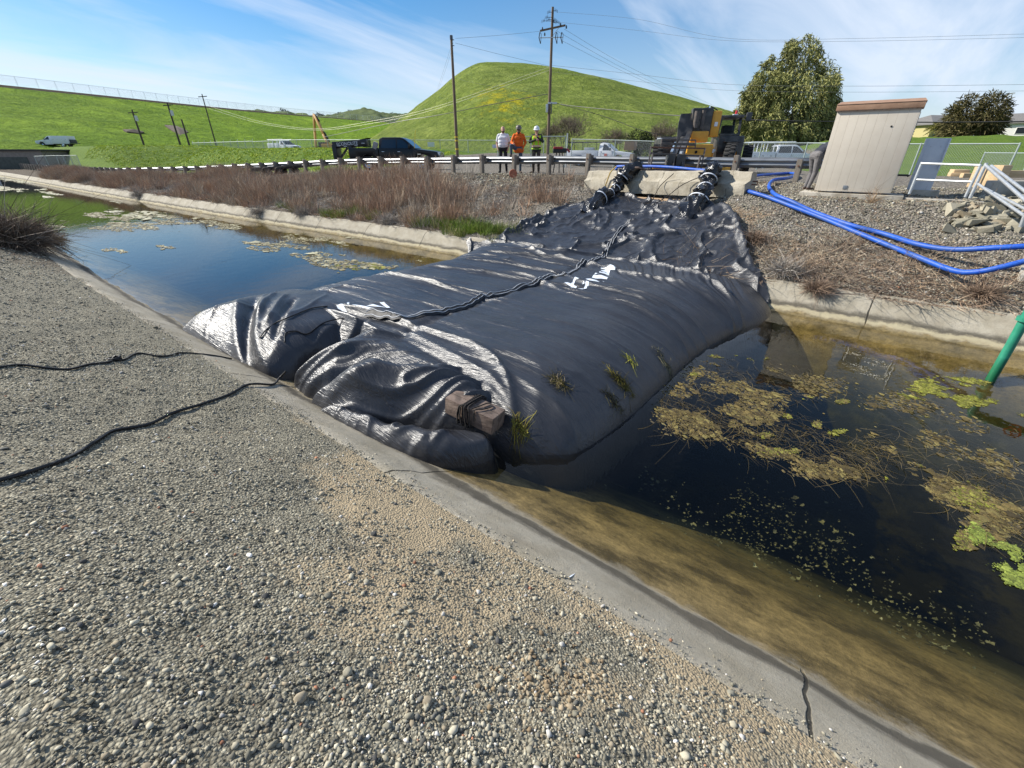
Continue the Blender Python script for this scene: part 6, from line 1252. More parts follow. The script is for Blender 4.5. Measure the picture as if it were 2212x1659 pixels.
Lb = 22; M_block = pmat('brown_block', (.20, .165, .14), (.26, .22, .19), scale=3, rough=.95, bump=.3); m = MB(); m.box((-Lb/2, 4, hh_/2-.5), (Lb, 8, hh_+1)); m.build('wall', M_block, T)
m = MB(); m.box((-Lb/2, 4, hh_+.1), (Lb+.5, 8.5, .25), bev=.03); m.build('roof', pmat('dark_roof', (.05, .045, .04), rough=.9), T); m = MB(); m.box((-4.6, -.02, hh_*.32), (5.0, .12, hh_*.68)); d_ = m.build('door', pmat('dark_green_door', (.05, .055, .045), (.08, .085, .07), scale=3, rough=.6), T); m = MB(); m.box((-7.0, -.06, hh_*.32), (.25, .2, hh_*.68)); m.build('door_frame', M_trim, d_); m = MB(); m.box((-6.2, -.03, hh_*.8), (.7, .1, .5)); m.build('vent', M_blk, T)
fence([fp(70, 62, z=.4), fp(118, 60, z=.5), fp(163, 57, z=.55)], 1.9, 0, 'wire fence round the end of the far left brown building', 2.4, .16, .006)
M_exc = pmat('excavator_yellow', (.52, .25, .035), (.60, .31, .05), scale=3, rough=.5)
p = at_d(702, 320, 82); p.z = PD(702, 324, 82).z; T = thing('excavator', 'orange long-arm excavator with folded arm in front of the embankment', 'excavator', p, 0)
def ep(px, py): return PD(px, py, 82)-p
def dbeam(T, pts, ws, nm, mat, th=.35):
    m = MB()
    for (a, b), w_ in zip(zip(pts[:-1], pts[1:]), ws): m.beam(a, b, th, w_, .03, up=(-sT, cT, 0))
    return m.build(nm, mat, T)
dbeam(T, [ep(708, 310), ep(700, 292), ep(680, 249)], [.85, .75], 'boom', M_exc); dbeam(T, [ep(678, 247), ep(680, 285), ep(683, 322)], [.55, .5], 'stick', M_exc, .3); dbeam(T, [ep(690, 262), ep(680, 247)], [.3], 'cylinder', M_blk, .2); dbeam(T, [ep(712, 306), ep(700, 285)], [.28], 'cylinder', M_blk, .2)
m = MB(); m.box(ep(699, 317), (1.3, 1.4, 1.5), YAW, .1); cb_ = m.build('cab', M_blk, T); m = MB(); m.box(ep(699, 315)+Vector((sT*.72, -cT*.72, .1)), (.9, .05, .8), YAW); m.build('window', M_glass, cb_); m = MB(); m.box(ep(712, 319), (2.2, 2.4, 1.2), YAW, .15); m.build('counterweight', M_exc, T); m = MB(); m.box(ep(706, 326), (4, 2.6, .9), YAW, .3); m.build('tracks', M_blk, T)
# ================================================================ people
M_skin = pmat('skin', (.42, .235, .165), (.50, .29, .21), scale=20, rough=.6); M_skin2 = pmat('tanned_skin', (.24, .125, .085), (.30, .165, .11), scale=20, rough=.6)
def cloth(n, c, k=.75): return pmat(n, tuple(x*k for x in c), c, scale=14, rough=.9, bump=.4, bscale=25)
M_eye = pmat('dark_eye', (.02, .015, .012), rough=.3); M_lip = pmat('lips', (.30, .13, .11), rough=.6)
def figure(T, caps, mats, voxel=.009):
    """limbs, trunk, head and fingers grown into one continuous skin; each face takes the clothing of the limb it lies on"""
    b = MB()
    for p0, p1, r0, r1, lab in caps:
        p0 = Vector(p0); p1 = Vector(p1)
        if (p1-p0).length > 1e-4: b.tube([p0, p0.lerp(p1, .5), p1], [r0, (r0+r1)/2, r1], 12)
        b.ball(p0, r0, 12); b.ball(p1, r1, 12)
    o = mk('body', b.v, b.f, None, None, None); md = o.modifiers.new('r', 'REMESH'); md.mode = 'VOXEL'; md.voxel_size = voxel; sm_ = o.modifiers.new('s', 'SMOOTH'); sm_.iterations = 2; sm_.factor = .5
    dg = bpy.context.evaluated_depsgraph_get(); me = bpy.data.meshes.new_from_object(o.evaluated_get(dg)); old = o.data; o.modifiers.clear(); o.data = me; bpy.data.meshes.remove(old); me.name = 'body'
    names = list(mats); me.materials.clear()
    for n_ in names: me.materials.append(mats[n_])
    ct = np.empty(len(me.polygons)*3, np.float32); me.polygons.foreach_get('center', ct); ct = ct.reshape(-1, 3); best = np.full(len(ct), 1e9); idx = np.zeros(len(ct), np.int32)
    for p0, p1, r0, r1, lab in caps:
        a = np.array(p0, float); e = np.array(p1, float)-a; k = np.clip(((ct-a)@e)/(e@e+1e-12), 0, 1); d = np.linalg.norm(ct-a-e*k[:, None], axis=1)-(r0+(r1-r0)*k); m = d < best-1e-5; best = np.where(m, d, best); idx = np.where(m, names.index(lab), idx)
    me.polygons.foreach_set('material_index', idx); me.shade_smooth(); o.parent = T; return o
def head(c, skin='skin', beard=None, turn=0., tilt=0., hair=None):
    x, y, z = c; cy, sy = math.cos(turn), math.sin(turn)
    def q(a, b_, d_): b2 = b_*math.cos(tilt)-d_*math.sin(tilt); d2 = b_*math.sin(tilt)+d_*math.cos(tilt); return (x+a*cy-b2*sy, y+a*sy+b2*cy, z+d2)
    L_ = [(q(0, .012, .03), q(0, .015, .055), .088, .085, skin), (q(0, -.02, -.02), q(0, -.03, -.06), .072, .056, skin), (q(0, -.05, -.085), q(0, -.052, -.09), .036, .034, beard or skin), (q(0, -.095, .012), q(0, -.112, -.022), .011, .016, skin), (q(-.02, -.082, .03), q(.02, -.082, .03), .014, .014, skin),
          (q(-.034, -.081, .012), q(-.030, -.083, .012), .011, .011, 'eye'), (q(.034, -.081, .012), q(.030, -.083, .012), .011, .011, 'eye'), (q(-.020, -.092, -.052), q(.020, -.092, -.052), .009, .009, 'lip'), (q(-.088, .012, .015), q(-.088, .014, -.02), .016, .012, skin), (q(.088, .012, .015), q(.088, .014, -.02), .016, .012, skin)]
    if beard: L_ += [(q(-.05, -.05, -.055), q(-.02, -.075, -.085), .024, .026, beard), (q(.05, -.05, -.055), q(.02, -.075, -.085), .024, .026, beard), (q(-.02, -.092, -.036), q(.02, -.092, -.036), .009, .009, beard)]
    if hair: L_ += [(q(0, .03, .06), q(0, .05, .03), .088, .085, hair), (q(-.03, -.02, .095), q(.03, -.02, .095), .045, .045, hair), (q(0, .06, -.02), q(0, .06, -.05), .06, .05, hair)]
    return L_
def hand(w_, d_, n_, lab, side=1, curl=.5):
    """palm, four unequal curled fingers and a thumb from the side of the palm; d_ points along the hand, n_ out of the palm"""
    w_ = Vector(w_); d_ = Vector(d_).normalized(); n_ = Vector(n_); n_ = (n_-d_*n_.dot(d_)).normalized(); s_ = d_.cross(n_)*side; L_ = [(w_, w_+d_*.03, .027, .028, lab)]
    for i, (o, ln) in enumerate(((-.033, .066), (-.011, .076), (.011, .072), (.032, .056))):
        k = w_+d_*.085+s_*o; L_.append((w_+d_*.03+s_*o*.7, k, .017, .0125, lab)); m_ = k+(d_*math.cos(curl)+n_*math.sin(curl))*ln*.5; L_.append((k, m_, .0115, .0105, lab)); L_.append((m_, m_+(d_*math.cos(curl*2.2)+n_*math.sin(curl*2.2))*ln*.5, .0105, .0085, lab))
    a = w_+d_*.03-s_*.03; m_ = a+(d_*.6-s_*.7+n_*.35).normalized()*.04; L_ += [(w_+d_*.015, a, .02, .016, lab), (a, m_, .0145, .0125, lab), (m_, m_+(d_*.85-s_*.25+n_*.4).normalized()*.032, .0125, .010, lab)]
    return [(tuple(p), tuple(q), a_, b_, c_) for p, q, a_, b_, c_ in L_]
def boot(a, toe, lab): a = Vector(a); toe = Vector(toe); return [(tuple(a), tuple(a+Vector((0, .02, -.05))), .05, .048, lab), (tuple(a+Vector((0, .03, -.065))), tuple(a+toe*.6+Vector((0, 0, -.065))), .040, .044, lab), (tuple(a+toe*.6+Vector((0, 0, -.068))), tuple(a+toe+Vector((0, 0, -.072))), .044, .036, lab)]
def ground_px(px, tline):
    lo, hi = 5., 60.
    for _ in range(40):
        m_ = (lo+hi)/2; p = PD(px, 350, m_)
        if p.y < tline: lo = m_
        else: hi = m_
    p = PD(px, 350, lo); return Vector((p.x, p.y, gz(p.x, p.y)))
def trunk(pel, che, sh, r, lab, plab, fat=0.): # pelvis and chest centres, half shoulder width
    return [((-.085, pel[1], pel[2]), (.085, pel[1], pel[2]), .115+fat*.5, .115+fat*.5, plab), ((-.07, pel[1]-fat*.6, pel[2]+.13), (.07, pel[1]-fat*.6, pel[2]+.13), .115+fat, .115+fat, lab), ((-.09, (pel[1]+che[1])/2-fat*.4, (pel[2]+che[2])/2+.04), (.09, (pel[1]+che[1])/2-fat*.4, (pel[2]+che[2])/2+.04), .118+fat*.7, .118+fat*.7, lab), ((-.10, che[1], che[2]), (.10, che[1], che[2]), .118+fat*.4, .118+fat*.4, lab), ((-sh+.02, che[1]+.01, che[2]+.12), (sh-.02, che[1]+.01, che[2]+.12), .066, .066, lab), ((-.06, che[1]+.01, che[2]+.13), (.06, che[1]+.01, che[2]+.13), .085, .085, lab)]
M_hat = pmat('white_hard_hat', (.72, .74, .76), rough=.35, spec=.6); M_dhat = pmat('brown_hard_hat', (.10, .085, .07), (.16, .13, .11), scale=18, rough=.45)
def hardhat(T, c, mat, tilt=0.):
    m = MB(); M3 = Matrix.Rotation(tilt, 3, 'X'); m.lathe([(.128, 0), (.124, .04), (.112, .085), (.085, .12), (.045, .138), (0, .142)], c, n=24, M=M3); m.lathe([(.105, -.004), (.145, -.006), (.150, .004), (.126, .012)], (Vector(c)+M3 @ Vector((0, -.012, 0))), n=24, M=M3)
    m.box(Vector(c)+M3 @ Vector((0, -.145, .0)), (.17, .075, .012), M3, .005); m.box(Vector(c)+M3 @ Vector((0, 0, .135)), (.03, .2, .02), M3, .008); return m.build('hard_hat', mat, T, 60)
# the man in the white T-shirt
b0 = ground_px(1087, 18.95); sc1 = (z_at(b0, 274)-b0.z)/1.80
T = thing('person', 'bald bearded man in a white T-shirt and black trousers, hands at his pockets', 'person', b0, YAW-.12); T.scale = (sc1,)*3
mats = {'skin': M_skin, 'beard': pmat('brown_beard', (.06, .035, .025), rough=.95), 'eye': M_eye, 'lip': M_lip, 'shirt': cloth('white_cotton', (.74, .74, .76), .9), 'pants': cloth('black_trousers', (.022, .022, .025)), 'shoe': cloth('black_shoes', (.03, .028, .026))}
caps = trunk((0, 0, .98), (0, 0, 1.36), .205, 0, 'shirt', 'pants', .035)+[((0, .01, 1.48), (0, 0, 1.58), .062, .060, 'skin')]+head((0, -.01, 1.68), 'skin', 'beard', .12)
for s_ in (-1, 1):
    caps += [((s_*.10, 0, .93), (s_*.13, -.02, .50), .098, .066, 'pants'), ((s_*.13, -.02, .50), (s_*.15, .02, .10), .066, .050, 'pants')]+boot((s_*.15, .02, .10), (s_*.03, -.16, 0), 'shoe')
    caps += [((s_*.205, .0, 1.46), (s_*.265, .02, 1.27), .066, .060, 'shirt'), ((s_*.265, .02, 1.27), (s_*.285, .03, 1.16), .049, .045, 'skin'), ((s_*.285, .03, 1.16), (s_*.24, -.08, .98), .043, .031, 'skin')]+hand((s_*.24, -.08, .97), (-s_*.25, -.12, -1), (-s_, 0, -.2), 'skin', s_, .5)
figure(T, caps, mats); m = MB(); m.lathe([(.150, 0), (.153, .0), (.153, .035), (.150, .035)], (0, 0, 1.035), n=20, M=Matrix.Diagonal((1.32, .95, 1))); m.build('belt', M_blk, T)
# the man in the orange hoodie with one foot up on the rail
b0 = ground_px(1120, 18.75); sc1 = (z_at(b0, 271)-b0.z)/1.87
T = thing('person', 'man in an orange hoodie and dark hard hat resting one foot on the guardrail', 'person', b0, YAW); T.scale = (sc1,)*3
mats = {'skin': M_skin2, 'beard': pmat('dark_beard', (.02, .015, .012), rough=.95), 'eye': M_eye, 'lip': M_lip, 'hoodie': cloth('orange_fleece', (.80, .135, .012), .8), 'pants': cloth('blue_jeans', (.085, .12, .17), .6), 'shoe': cloth('brown_boots', (.06, .04, .03))}
caps = trunk((.03, .02, 1.0), (0, -.02, 1.38), .21, 0, 'hoodie', 'pants', .012)+[((0, -.0, 1.48), (0, -.02, 1.58), .062, .058, 'skin')]+head((0, -.04, 1.68), 'skin', 'beard', -.1, .12)
caps += [((-.07, .06, 1.56), (.07, .06, 1.56), .055, .055, 'hoodie'), ((-.11, -.02, 1.53), (.11, -.02, 1.53), .04, .04, 'hoodie'), ((-.10, 0, .92), (.12, 0, .92), .125, .125, 'hoodie')]
caps += [((.10, .02, .94), (.09, .02, .50), .098, .066, 'pants'), ((.09, .02, .50), (.08, .05, .10), .066, .052, 'pants')]+boot((.08, .05, .10), (.05, -.17, 0), 'shoe')
caps += [((-.09, .0, .96), (-.33, -.30, 1.10), .100, .072, 'pants'), ((-.33, -.30, 1.10), (-.33, -.22, .80), .068, .052, 'pants')]+boot((-.33, -.22, .76), (-.04, -.17, 0), 'shoe')
caps += [((.21, 0, 1.46), (.31, .05, 1.22), .070, .058, 'hoodie'), ((.31, .05, 1.22), (.20, -.10, 1.02), .056, .044, 'hoodie')]+hand((.20, -.10, 1.02), (-.6, -.1, -.6), (-.3, .6, -.4), 'skin', 1, .6)
caps += [((-.21, -.02, 1.46), (-.31, -.08, 1.22), .070, .058, 'hoodie'), ((-.31, -.08, 1.22), (-.24, -.26, 1.16), .056, .044, 'hoodie')]+hand((-.25, -.27, 1.165), (.35, -.6, -.1), (0, 0, -1), 'skin', -1, .45)
figure(T, caps, mats); hardhat(T, (0, -.045, 1.745), M_dhat, .12); m = MB(); m.box((0, -.142, 1.693), (.15, .02, .035), bev=.008); m.build('sunglasses', M_eye, T)
m = MB(); m.box((.085, -.152, 1.36), (.06, .012, .018), bev=.004); m.build('chest_mark', pmat('dark_print', (.06, .02, .02), rough=.8), T)
# the man in the yellow-green vest with folded arms
b0 = ground_px(1158, 19.0); sc1 = (z_at(b0, 274)-b0.z)/1.83
T = thing('person', 'man in a white hard hat and yellow-green vest with his arms folded', 'person', b0, YAW-.15); T.scale = (sc1,)*3
mats = {'skin': M_skin, 'eye': M_eye, 'lip': M_lip, 'shirt': cloth('black_shirt', (.035, .035, .032)), 'pants': cloth('brown_trousers', (.075, .058, .045)), 'shoe': cloth('tan_boots', (.09, .06, .04)), 'glove': cloth('dark_jacket', (.035, .035, .035))}
caps = trunk((0, 0, .99), (0, 0, 1.37), .20, 0, 'shirt', 'pants', .012)+[((0, .0, 1.47), (0, -.03, 1.57), .060, .056, 'skin')]+head((0, -.05, 1.665), 'skin', None, .1, .15)
caps += [((-.10, 0, .95), (.10, 0, .95), .122, .122, 'shirt')]
for s_ in (-1, 1): caps += [((s_*.10, 0, .93), (s_*.115, -.02, .50), .096, .068, 'pants'), ((s_*.115, -.02, .50), (s_*.12, .02, .10), .068, .056, 'pants')]+boot((s_*.12, .02, .10), ((-.10 if s_ < 0 else .02), -.16, 0), 'shoe')
caps += [((-.20, 0, 1.45), (-.30, -.10, 1.24), .064, .054, 'shirt'), ((-.30, -.10, 1.24), (-.02, -.20, 1.33), .050, .040, 'shirt')]+hand((-.02, -.20, 1.33), (.8, -.05, .15), (0, .6, -.3), 'skin', 1, .5)
caps += [((.20, 0, 1.45), (.29, -.10, 1.26), .064, .054, 'shirt'), ((.29, -.10, 1.26), (.06, -.185, 1.42), .050, .038, 'shirt')]+hand((.05, -.185, 1.43), (-.35, .0, .9), (-.3, .8, 0), 'skin', -1, .6)
bd = figure(T, caps, mats); hardhat(T, (0, -.055, 1.725), M_hat, .14)
M_vest = cloth('hi_vis_vest', (.42, .72, .03), .85); M_band = pmat('orange_band', (.75, .22, .08), rough=.7); M_refl = pmat('silver_band', (.62, .64, .62), rough=.3)
def shell(bd, name, mats, f, off, mf, T):
    me = bd.data; n_ = len(me.vertices); co_ = np.empty(n_*3, np.float32); me.vertices.foreach_get('co', co_); co_ = co_.reshape(-1, 3); no = np.empty(n_*3, np.float32); me.vertices.foreach_get('normal', no); no = no.reshape(-1, 3)
    V = co_+no*off; fs = [tuple(p.vertices) for p in me.polygons if f(p)]; used = sorted({i for q in fs for i in q}); mp_ = {a: i for i, a in enumerate(used)}; Fq = [tuple(mp_[i] for i in q) for q in fs]; V = V[used]; ms_ = [mf(V[list(q)].mean(0)) for q in Fq]
    o = mk(name, V, Fq, mats, T, 180, midx=ms_); s_ = o.modifiers.new('t', 'SOLIDIFY'); s_.thickness = .006; return o
shell(bd, 'vest', [M_vest, M_band, M_refl], lambda p: p.material_index == 3 and .96 < p.center.z < 1.50 and abs(p.center.x) < .205 and not (p.center.y < -.135 and p.center.z > 1.2), .014, lambda c: 2 if 1.075 < c[2] < 1.10 else 1 if 1.055 < c[2] < 1.12 or (abs(abs(c[0])-.10) < .02 and c[2] > 1.12) else 0, T)
# the bending person behind the cabinet
b0 = PD(1745, 402, 12.6); b0 = onG(b0); T = thing('person', 'person in a dark navy jacket bending forward behind the beige cabinet', 'person', b0, YAW+.15)
mats = {'skin': M_skin, 'eye': M_eye, 'lip': M_lip, 'hair': pmat('sandy_hair', (.36, .19, .07), (.48, .28, .12), scale=40, rough=.8), 'jacket': cloth('navy_jacket', (.028, .032, .045)), 'pants': cloth('grey_jeans', (.16, .15, .15), .7), 'shoe': cloth('work_boots', (.08, .05, .04))}
hp = Vector((.0, 0, .88)); ch = Vector((.36, -.02, 1.12)); caps = []
caps += [((hp.x, -.08, hp.z), (hp.x, .08, hp.z), .125, .125, 'pants'), ((.10, -.07, .97), (.10, .07, .97), .13, .13, 'jacket'), ((.22, -.09, 1.06), (.22, .09, 1.06), .132, .132, 'jacket'), ((ch.x, -.12, ch.z), (ch.x, .12, ch.z), .115, .115, 'jacket'), ((.44, -.17, 1.13), (.44, .17, 1.13), .07, .07, 'jacket'), ((.47, 0, 1.15), (.55, 0, 1.16), .065, .06, 'skin')]
for p, q, a_, b_, c_ in head((0, 0, 0), 'skin', None, 0, .55, 'hair'):   # turned to look right and down
    r_ = lambda v: (.62-v[1], v[0], 1.16+v[2]); caps.append((r_(p), r_(q), a_, b_, c_))
for s_ in (-1, 1):
    caps += [((0, s_*.10, .84), (.06+s_*.05, s_*.12, .46), .10, .07, 'pants'), ((.06+s_*.05, s_*.12, .46), (-.02+s_*.06, s_*.13, .10), .07, .052, 'pants')]+boot((-.02+s_*.06, s_*.13, .10), (.17, 0, 0), 'shoe')
    caps += [((.42, s_*.20, 1.10), (.46, s_*.24, .84), .064, .054, 'jacket'), ((.46, s_*.24, .84), (.60, s_*.16, .66), .05, .04, 'jacket')]+hand((.60, s_*.16, .66), (.5, -s_*.2, -.6), (-.4, -s_*.6, -.3), 'skin', -s_, .5)
figure(T, caps, mats)
# ================================================================ vehicles
M_tyre = pmat('tyre_rubber', (.014, .014, .014), (.028, .027, .026), scale=14, rough=.85, bump=.4); M_chrome = pmat('chrome', (.72, .74, .76), rough=.15, metal=1.); M_lampr = pmat('red_lamp', (.45, .012, .012), rough=.2, spec=.7); M_lampw = pmat('clear_lamp', (.62, .65, .68), rough=.12, spec=.8)
M_blackp = pmat('black_paint', (.006, .006, .008), rough=.3, coat=.15, spec=.3); M_whitep = pmat('white_paintwork', (.66, .68, .71), (.72, .73, .75), scale=2, rough=.3, coat=.4); M_under = pmat('underbody', (.012, .012, .012), rough=.9); M_grey = pmat('grey_plastic', (.06, .062, .065), rough=.6)
def arc_(cx, cz, r, a0, a1, n=9): return [(cx+r*math.cos(rad(a0+(a1-a0)*i/n)), cz+r*math.sin(rad(a0+(a1-a0)*i/n))) for i in range(n+1)]
def wheel(T, x, y, r=.41, w_=.27, rim=None, name='wheel'):
    s_ = 1 if y > 0 else -1; m = MB(); m.lathe([(r*.60, -w_/2), (r*.93, -w_/2), (r, -w_*.36), (r*1.005, 0), (r, w_*.36), (r*.93, w_/2), (r*.60, w_/2)], (x, y, r), 'y', n=28); o = m.build(name, M_tyre, T, 50)
    m = MB(); m.lathe([(0, s_*w_*.36), (r*.16, s_*w_*.40), (r*.2, s_*w_*.30), (r*.50, s_*w_*.22), (r*.56, s_*w_*.44), (r*.62, s_*w_*.46), (r*.62, s_*w_*.2)], (x, y, r), 'y', n=24); m.build('rim', rim or M_chrome, o, 40); return o
def pickup(name, label, loc, rz, paint, cb=-.95, group=None, bed=True, chrome=True, wheels=True):
    T = thing(name, label, 'truck', loc, rz, group); hw = .98; D = cb < -.5
    front = [(cb, .5)]+[(1.36, .5)]+arc_(1.9, .45, .54, 172, 8)[0:]+[(2.44, .5), (2.96, .5), (3.0, .9), (2.93, 1.10), (2.7, 1.15), (1.5, 1.29), (cb, 1.32)]
    m = MB(); m.prism(front, -hw, hw, bev=.03); m.build('body', paint, T, 35)
    m = MB(); prof = [(1.55, 1.24), (.72, 1.88), (.50, 1.95), (cb+.28, 1.95), (cb+.06, 1.86), (cb, 1.24)]; wf = lambda x, z: 1-.20*max(0, z-1.24)/.7; m.prism(prof, -.94, .94, wf=wf, bev=.045); cab = m.build('cab', paint, T, 35)
    def yq(z): return .94*wf(0, z)+.008
    wins = [[(1.22, 1.33), (.66, 1.80), (.30, 1.84), (.30, 1.33)]]
    if D: wins.append([(.22, 1.33), (.22, 1.84), (cb+.25, 1.83), (cb+.16, 1.33)])
    else: wins = [[(1.22, 1.33), (.66, 1.80), (cb+.42, 1.84), (cb+.36, 1.33)]]
    for s_ in (-1, 1):
        for wn_ in wins: m = MB(); m.add([(x, s_*yq(z), z) for x, z in wn_], [(0, 1, 2, 3) if s_ < 0 else (3, 2, 1, 0)]); m.build('side_window', M_glass, cab)
        m = MB(); m.box((1.12, s_*1.09, 1.42), (.10, .20, .22), bev=.03); m.build('mirror', M_grey if not chrome else paint, T)
        for hx in ([.40, cb+.30] if D else [cb+.45]): m = MB(); m.box((hx, s_*.992, 1.12), (.18, .03, .035), bev=.01); m.build('door_handle', M_chrome, T)
        for hx in ([1.30, .26, cb+.02] if D else [1.30, cb+.25]): m = MB(); m.box((hx, s_*.985, .92), (.014, .012, .74)); m.build('door_seam', M_under, T)
        m = MB(); m.box((2.90, s_*.74, .97), (.16, .40, .22), bev=.03); m.build('headlight', M_lampw, T)
    def slab(x0, z0, x1, z1, nm, off): m = MB(); d_ = Vector((x1-x0, 0, z1-z0)).normalized(); n_ = Vector((d_.z, 0, -d_.x))*off; a = .90*wf(0, z0)-.05; b = .90*wf(0, z1)-.05; m.add([Vector((x0, -a, z0))+n_, Vector((x0, a, z0))+n_, Vector((x1, b, z1))+n_, Vector((x1, -b, z1))+n_], [(0, 1, 2, 3)]); m.build(nm, M_glass, cab)
    slab(1.47, 1.32, .78, 1.85, 'windshield', .012); slab(cb+.0, 1.36, cb+.05, 1.82, 'rear_window', -.014)
    m = MB(); m.box((2.99, 0, .93), (.05, 1.05, .34), bev=.02); gr_ = m.build('grille', M_chrome if chrome else M_grey, T); m = MB(); [m.box((3.02, 0, .83+.07*i), (.02, .9, .025)) for i in range(4)]; m.build('grille_bar', M_under, gr_)
    m = MB(); m.box((2.98, 0, .58), (.20, 1.9, .24), bev=.05); m.build('bumper', M_chrome if chrome else paint, T)
    m = MB(); m.box((0, 0, .55), (5.3, 1.5, .22)); m.build('chassis', M_under, T)
    if bed:
        side = [(-2.95, .56), (-2.3, .52)]+arc_(-1.75, .45, .53, 172, 8)+[(-1.2, .5), (cb-.04, .5), (cb-.04, 1.34), (-2.95, 1.34)]
        for s_ in (-1, 1): m = MB(); m.prism(side, s_*.86, s_*.98, bev=.02); m.build('bed_side', paint, T, 35); m = MB(); m.box((-2.96, s_*.88, 1.06), (.05, .14, .36), bev=.02); m.build('tail_light', M_lampr, T)
        m = MB(); m.box((-2.93, 0, 1.0), (.07, 1.72, .66), bev=.02); m.build('tailgate', paint, T); m = MB(); m.box(((cb-2.95)/2, 0, .78), (abs(cb+2.95)-.1, 1.72, .06)); m.box((cb-.08, 0, 1.05), (.06, 1.72, .52)); m.build('bed_floor', M_under, T)
        m = MB(); m.box((-3.05, 0, .62), (.2, 1.8, .2), bev=.04); m.build('rear_bumper', M_chrome if chrome else M_grey, T)
    if wheels:
        for x in (1.9, -1.75):
            for y in (-.84, .84): wheel(T, x, y)
    return T
def gp_(px, d, z=None): p = PD(px, 345, d); return Vector((p.x, p.y, gz(p.x, p.y) if z is None else z))
GT = 'work trucks parked beyond the guardrail'
BP = pickup('pickup_truck', 'black crew-cab pickup with chrome front, parked behind the guardrail', gp_(860, 29.7), YAW-.06, M_blackp, -.95, GT)
m = MB(); m.box((-1.15, -.9, 1.48), (.30, .22, .42), Matrix.Rotation(.4, 3, 'Y'), .06); m.build('grey_bundle', cloth('grey_bundle', (.30, .29, .29)), BP); m = MB(); m.box((1.72, -.985, .98), (.22, .012, .05)); m.build('badge', M_chrome, BP)
m = MB(); m.tube([(1.42, -.9, 1.3), (1.60, -.92, 2.35)], .018, 6); m.build('yellow_whip', M_ystrap if False else pmat('yellow_plastic', (.72, .50, .03), rough=.5), BP)
# gooseneck trailer hitched to it
TR = thing('gooseneck_trailer', 'black gooseneck trailer coupled over the bed of the black pickup', 'trailer', gp_(745, 30.2), YAW-.02); M_trl = pmat('trailer_black', (.008, .008, .009), (.014, .014, .015), scale=6, rough=.4)
m = MB(); m.beam((-.62, 0, 1.62), (1.75, 0, 1.78), .5, .40, .03); nk = m.build('neck_beam', M_trl, TR)
for x, h_ in ((-.45, 1.55), (.62, 1.50)): m = MB(); m.box((x, 0, h_/2+.25), (.28 if x < 0 else .24, .9, h_-.3), bev=.03); m.build('upright', M_trl, TR)
m = MB(); m.beam((-.35, 0, .75), (.30, 0, 1.45), .12, .12); m.build('brace', M_trl, TR); m = MB(); m.beam((-.5, 0, .60), (-6.6, 1.2, .08), 2.2, .20, .03); m.build('deck', M_trl, TR)
m = MB(); m.beam((-.4, -1.12, .66), (-6.8, .08, .14), .04, .10); m.build('rub_rail', M_dwood, TR)
for x in (-4.6, -5.5):
    for y in (-.25, 1.95): wheel(TR, x, y, .34, .24, M_trl); TR.children[-1].location.z = -.38
fc = bpy.data.curves.new('t', 'FONT'); fc.body = 'ECONOLITE'; fc.size = .27; fc.extrude = .004; fc.align_x = 'CENTER'; fc.align_y = 'CENTER'; fo = bpy.data.objects.new('t', fc); C.objects.link(fo); me = bpy.data.meshes.new_from_object(fo.evaluated_get(bpy.context.evaluated_depsgraph_get())); bpy.data.objects.remove(fo)
lo_ = bpy.data.objects.new('lettering', me); C.objects.link(lo_); lo_.parent = nk; me.materials.clear(); me.materials.append(pmat('white_lettering', (.70, .71, .72), rough=.6)); lo_.location = (.42, -.256, 1.705); lo_.rotation_euler = (math.pi/2, -.067, 0); lo_['kind'] = 'stuff'
for x, z in ((-.2, 1.58), (.28, 1.56), (1.0, 1.62), (1.5, 1.74)): m = MB(); m.box((x, -.256, z), (.22, .012, .035)); m.build('reflector', M_lampw, TR)
# white pickups and service trucks
P2 = pickup('pickup_truck', 'white single-cab pickup with a black ladder rack behind the wire fence', gp_(1296, 41, 1.62), YAW-.42, M_whitep, .02, GT, chrome=False)
def rack(T, x0, x1, h_, y_, mat, nm='ladder_rack', r=.03):
    m = MB()
    for x in (x0, (x0+x1)/2, x1):
        for s_ in (-1, 1): m.tube([(x, s_*y_, 1.3), (x, s_*y_, h_)], r, 6)
        m.tube([(x, -y_, h_), (x, y_, h_)], r, 6)
    for s_ in (-1, 1): m.tube([(x0-.3, s_*y_, h_+.03), (x1+1.6, s_*y_, h_+.03)], r, 6)
    return m.build(nm, mat, T)
rack(P2, -2.8, -.2, 1.98, .88, M_blackp); m = MB(); m.box((-1.0, -.3, 1.42), (.9, .5, .3), bev=.03); m.build('tool_box', M_galv, P2)
m = MB(); m.box((.72, -.995, .98), (.26, .01, .20)); m.build('red_door_sign', pmat('red_door_mark', (.62, .16, .12), rough=.6), P2)
P3 = pickup('service_truck', 'white crew-cab truck with a white pipe rack, right of the telehandler', gp_(1690, 38, 1.42), YAW-.16, M_whitep, -.95, GT, bed=False, chrome=False)
def boxes(T, x0, x1, z0, z1, n):
    m = MB(); m.box(((x0+x1)/2, 0, (z0+z1)/2), (x1-x0, 2.0, z1-z0), bev=.03); o = m.build('service_body', M_whitep, T)
    for i in range(n):
        for s_ in (-1, 1): m = MB(); w_ = (x1-x0)/n; m.box((x0+(i+.5)*w_, s_*1.006, (z0+z1)/2), (w_*.9, .02, (z1-z0)*.86), bev=.006); dd = m.build('locker_door', M_whitep, o); m = MB(); m.box((x0+(i+.5)*w_, s_*1.022, (z0+z1)/2+.1), (.12, .02, .04)); m.build('latch', M_grey, dd)
boxes(P3, -2.95, -1.0, .6, 1.42, 3); rack(P3, -2.8, -1.2, 2.12, .85, M_whitep, 'pipe_rack', .035)
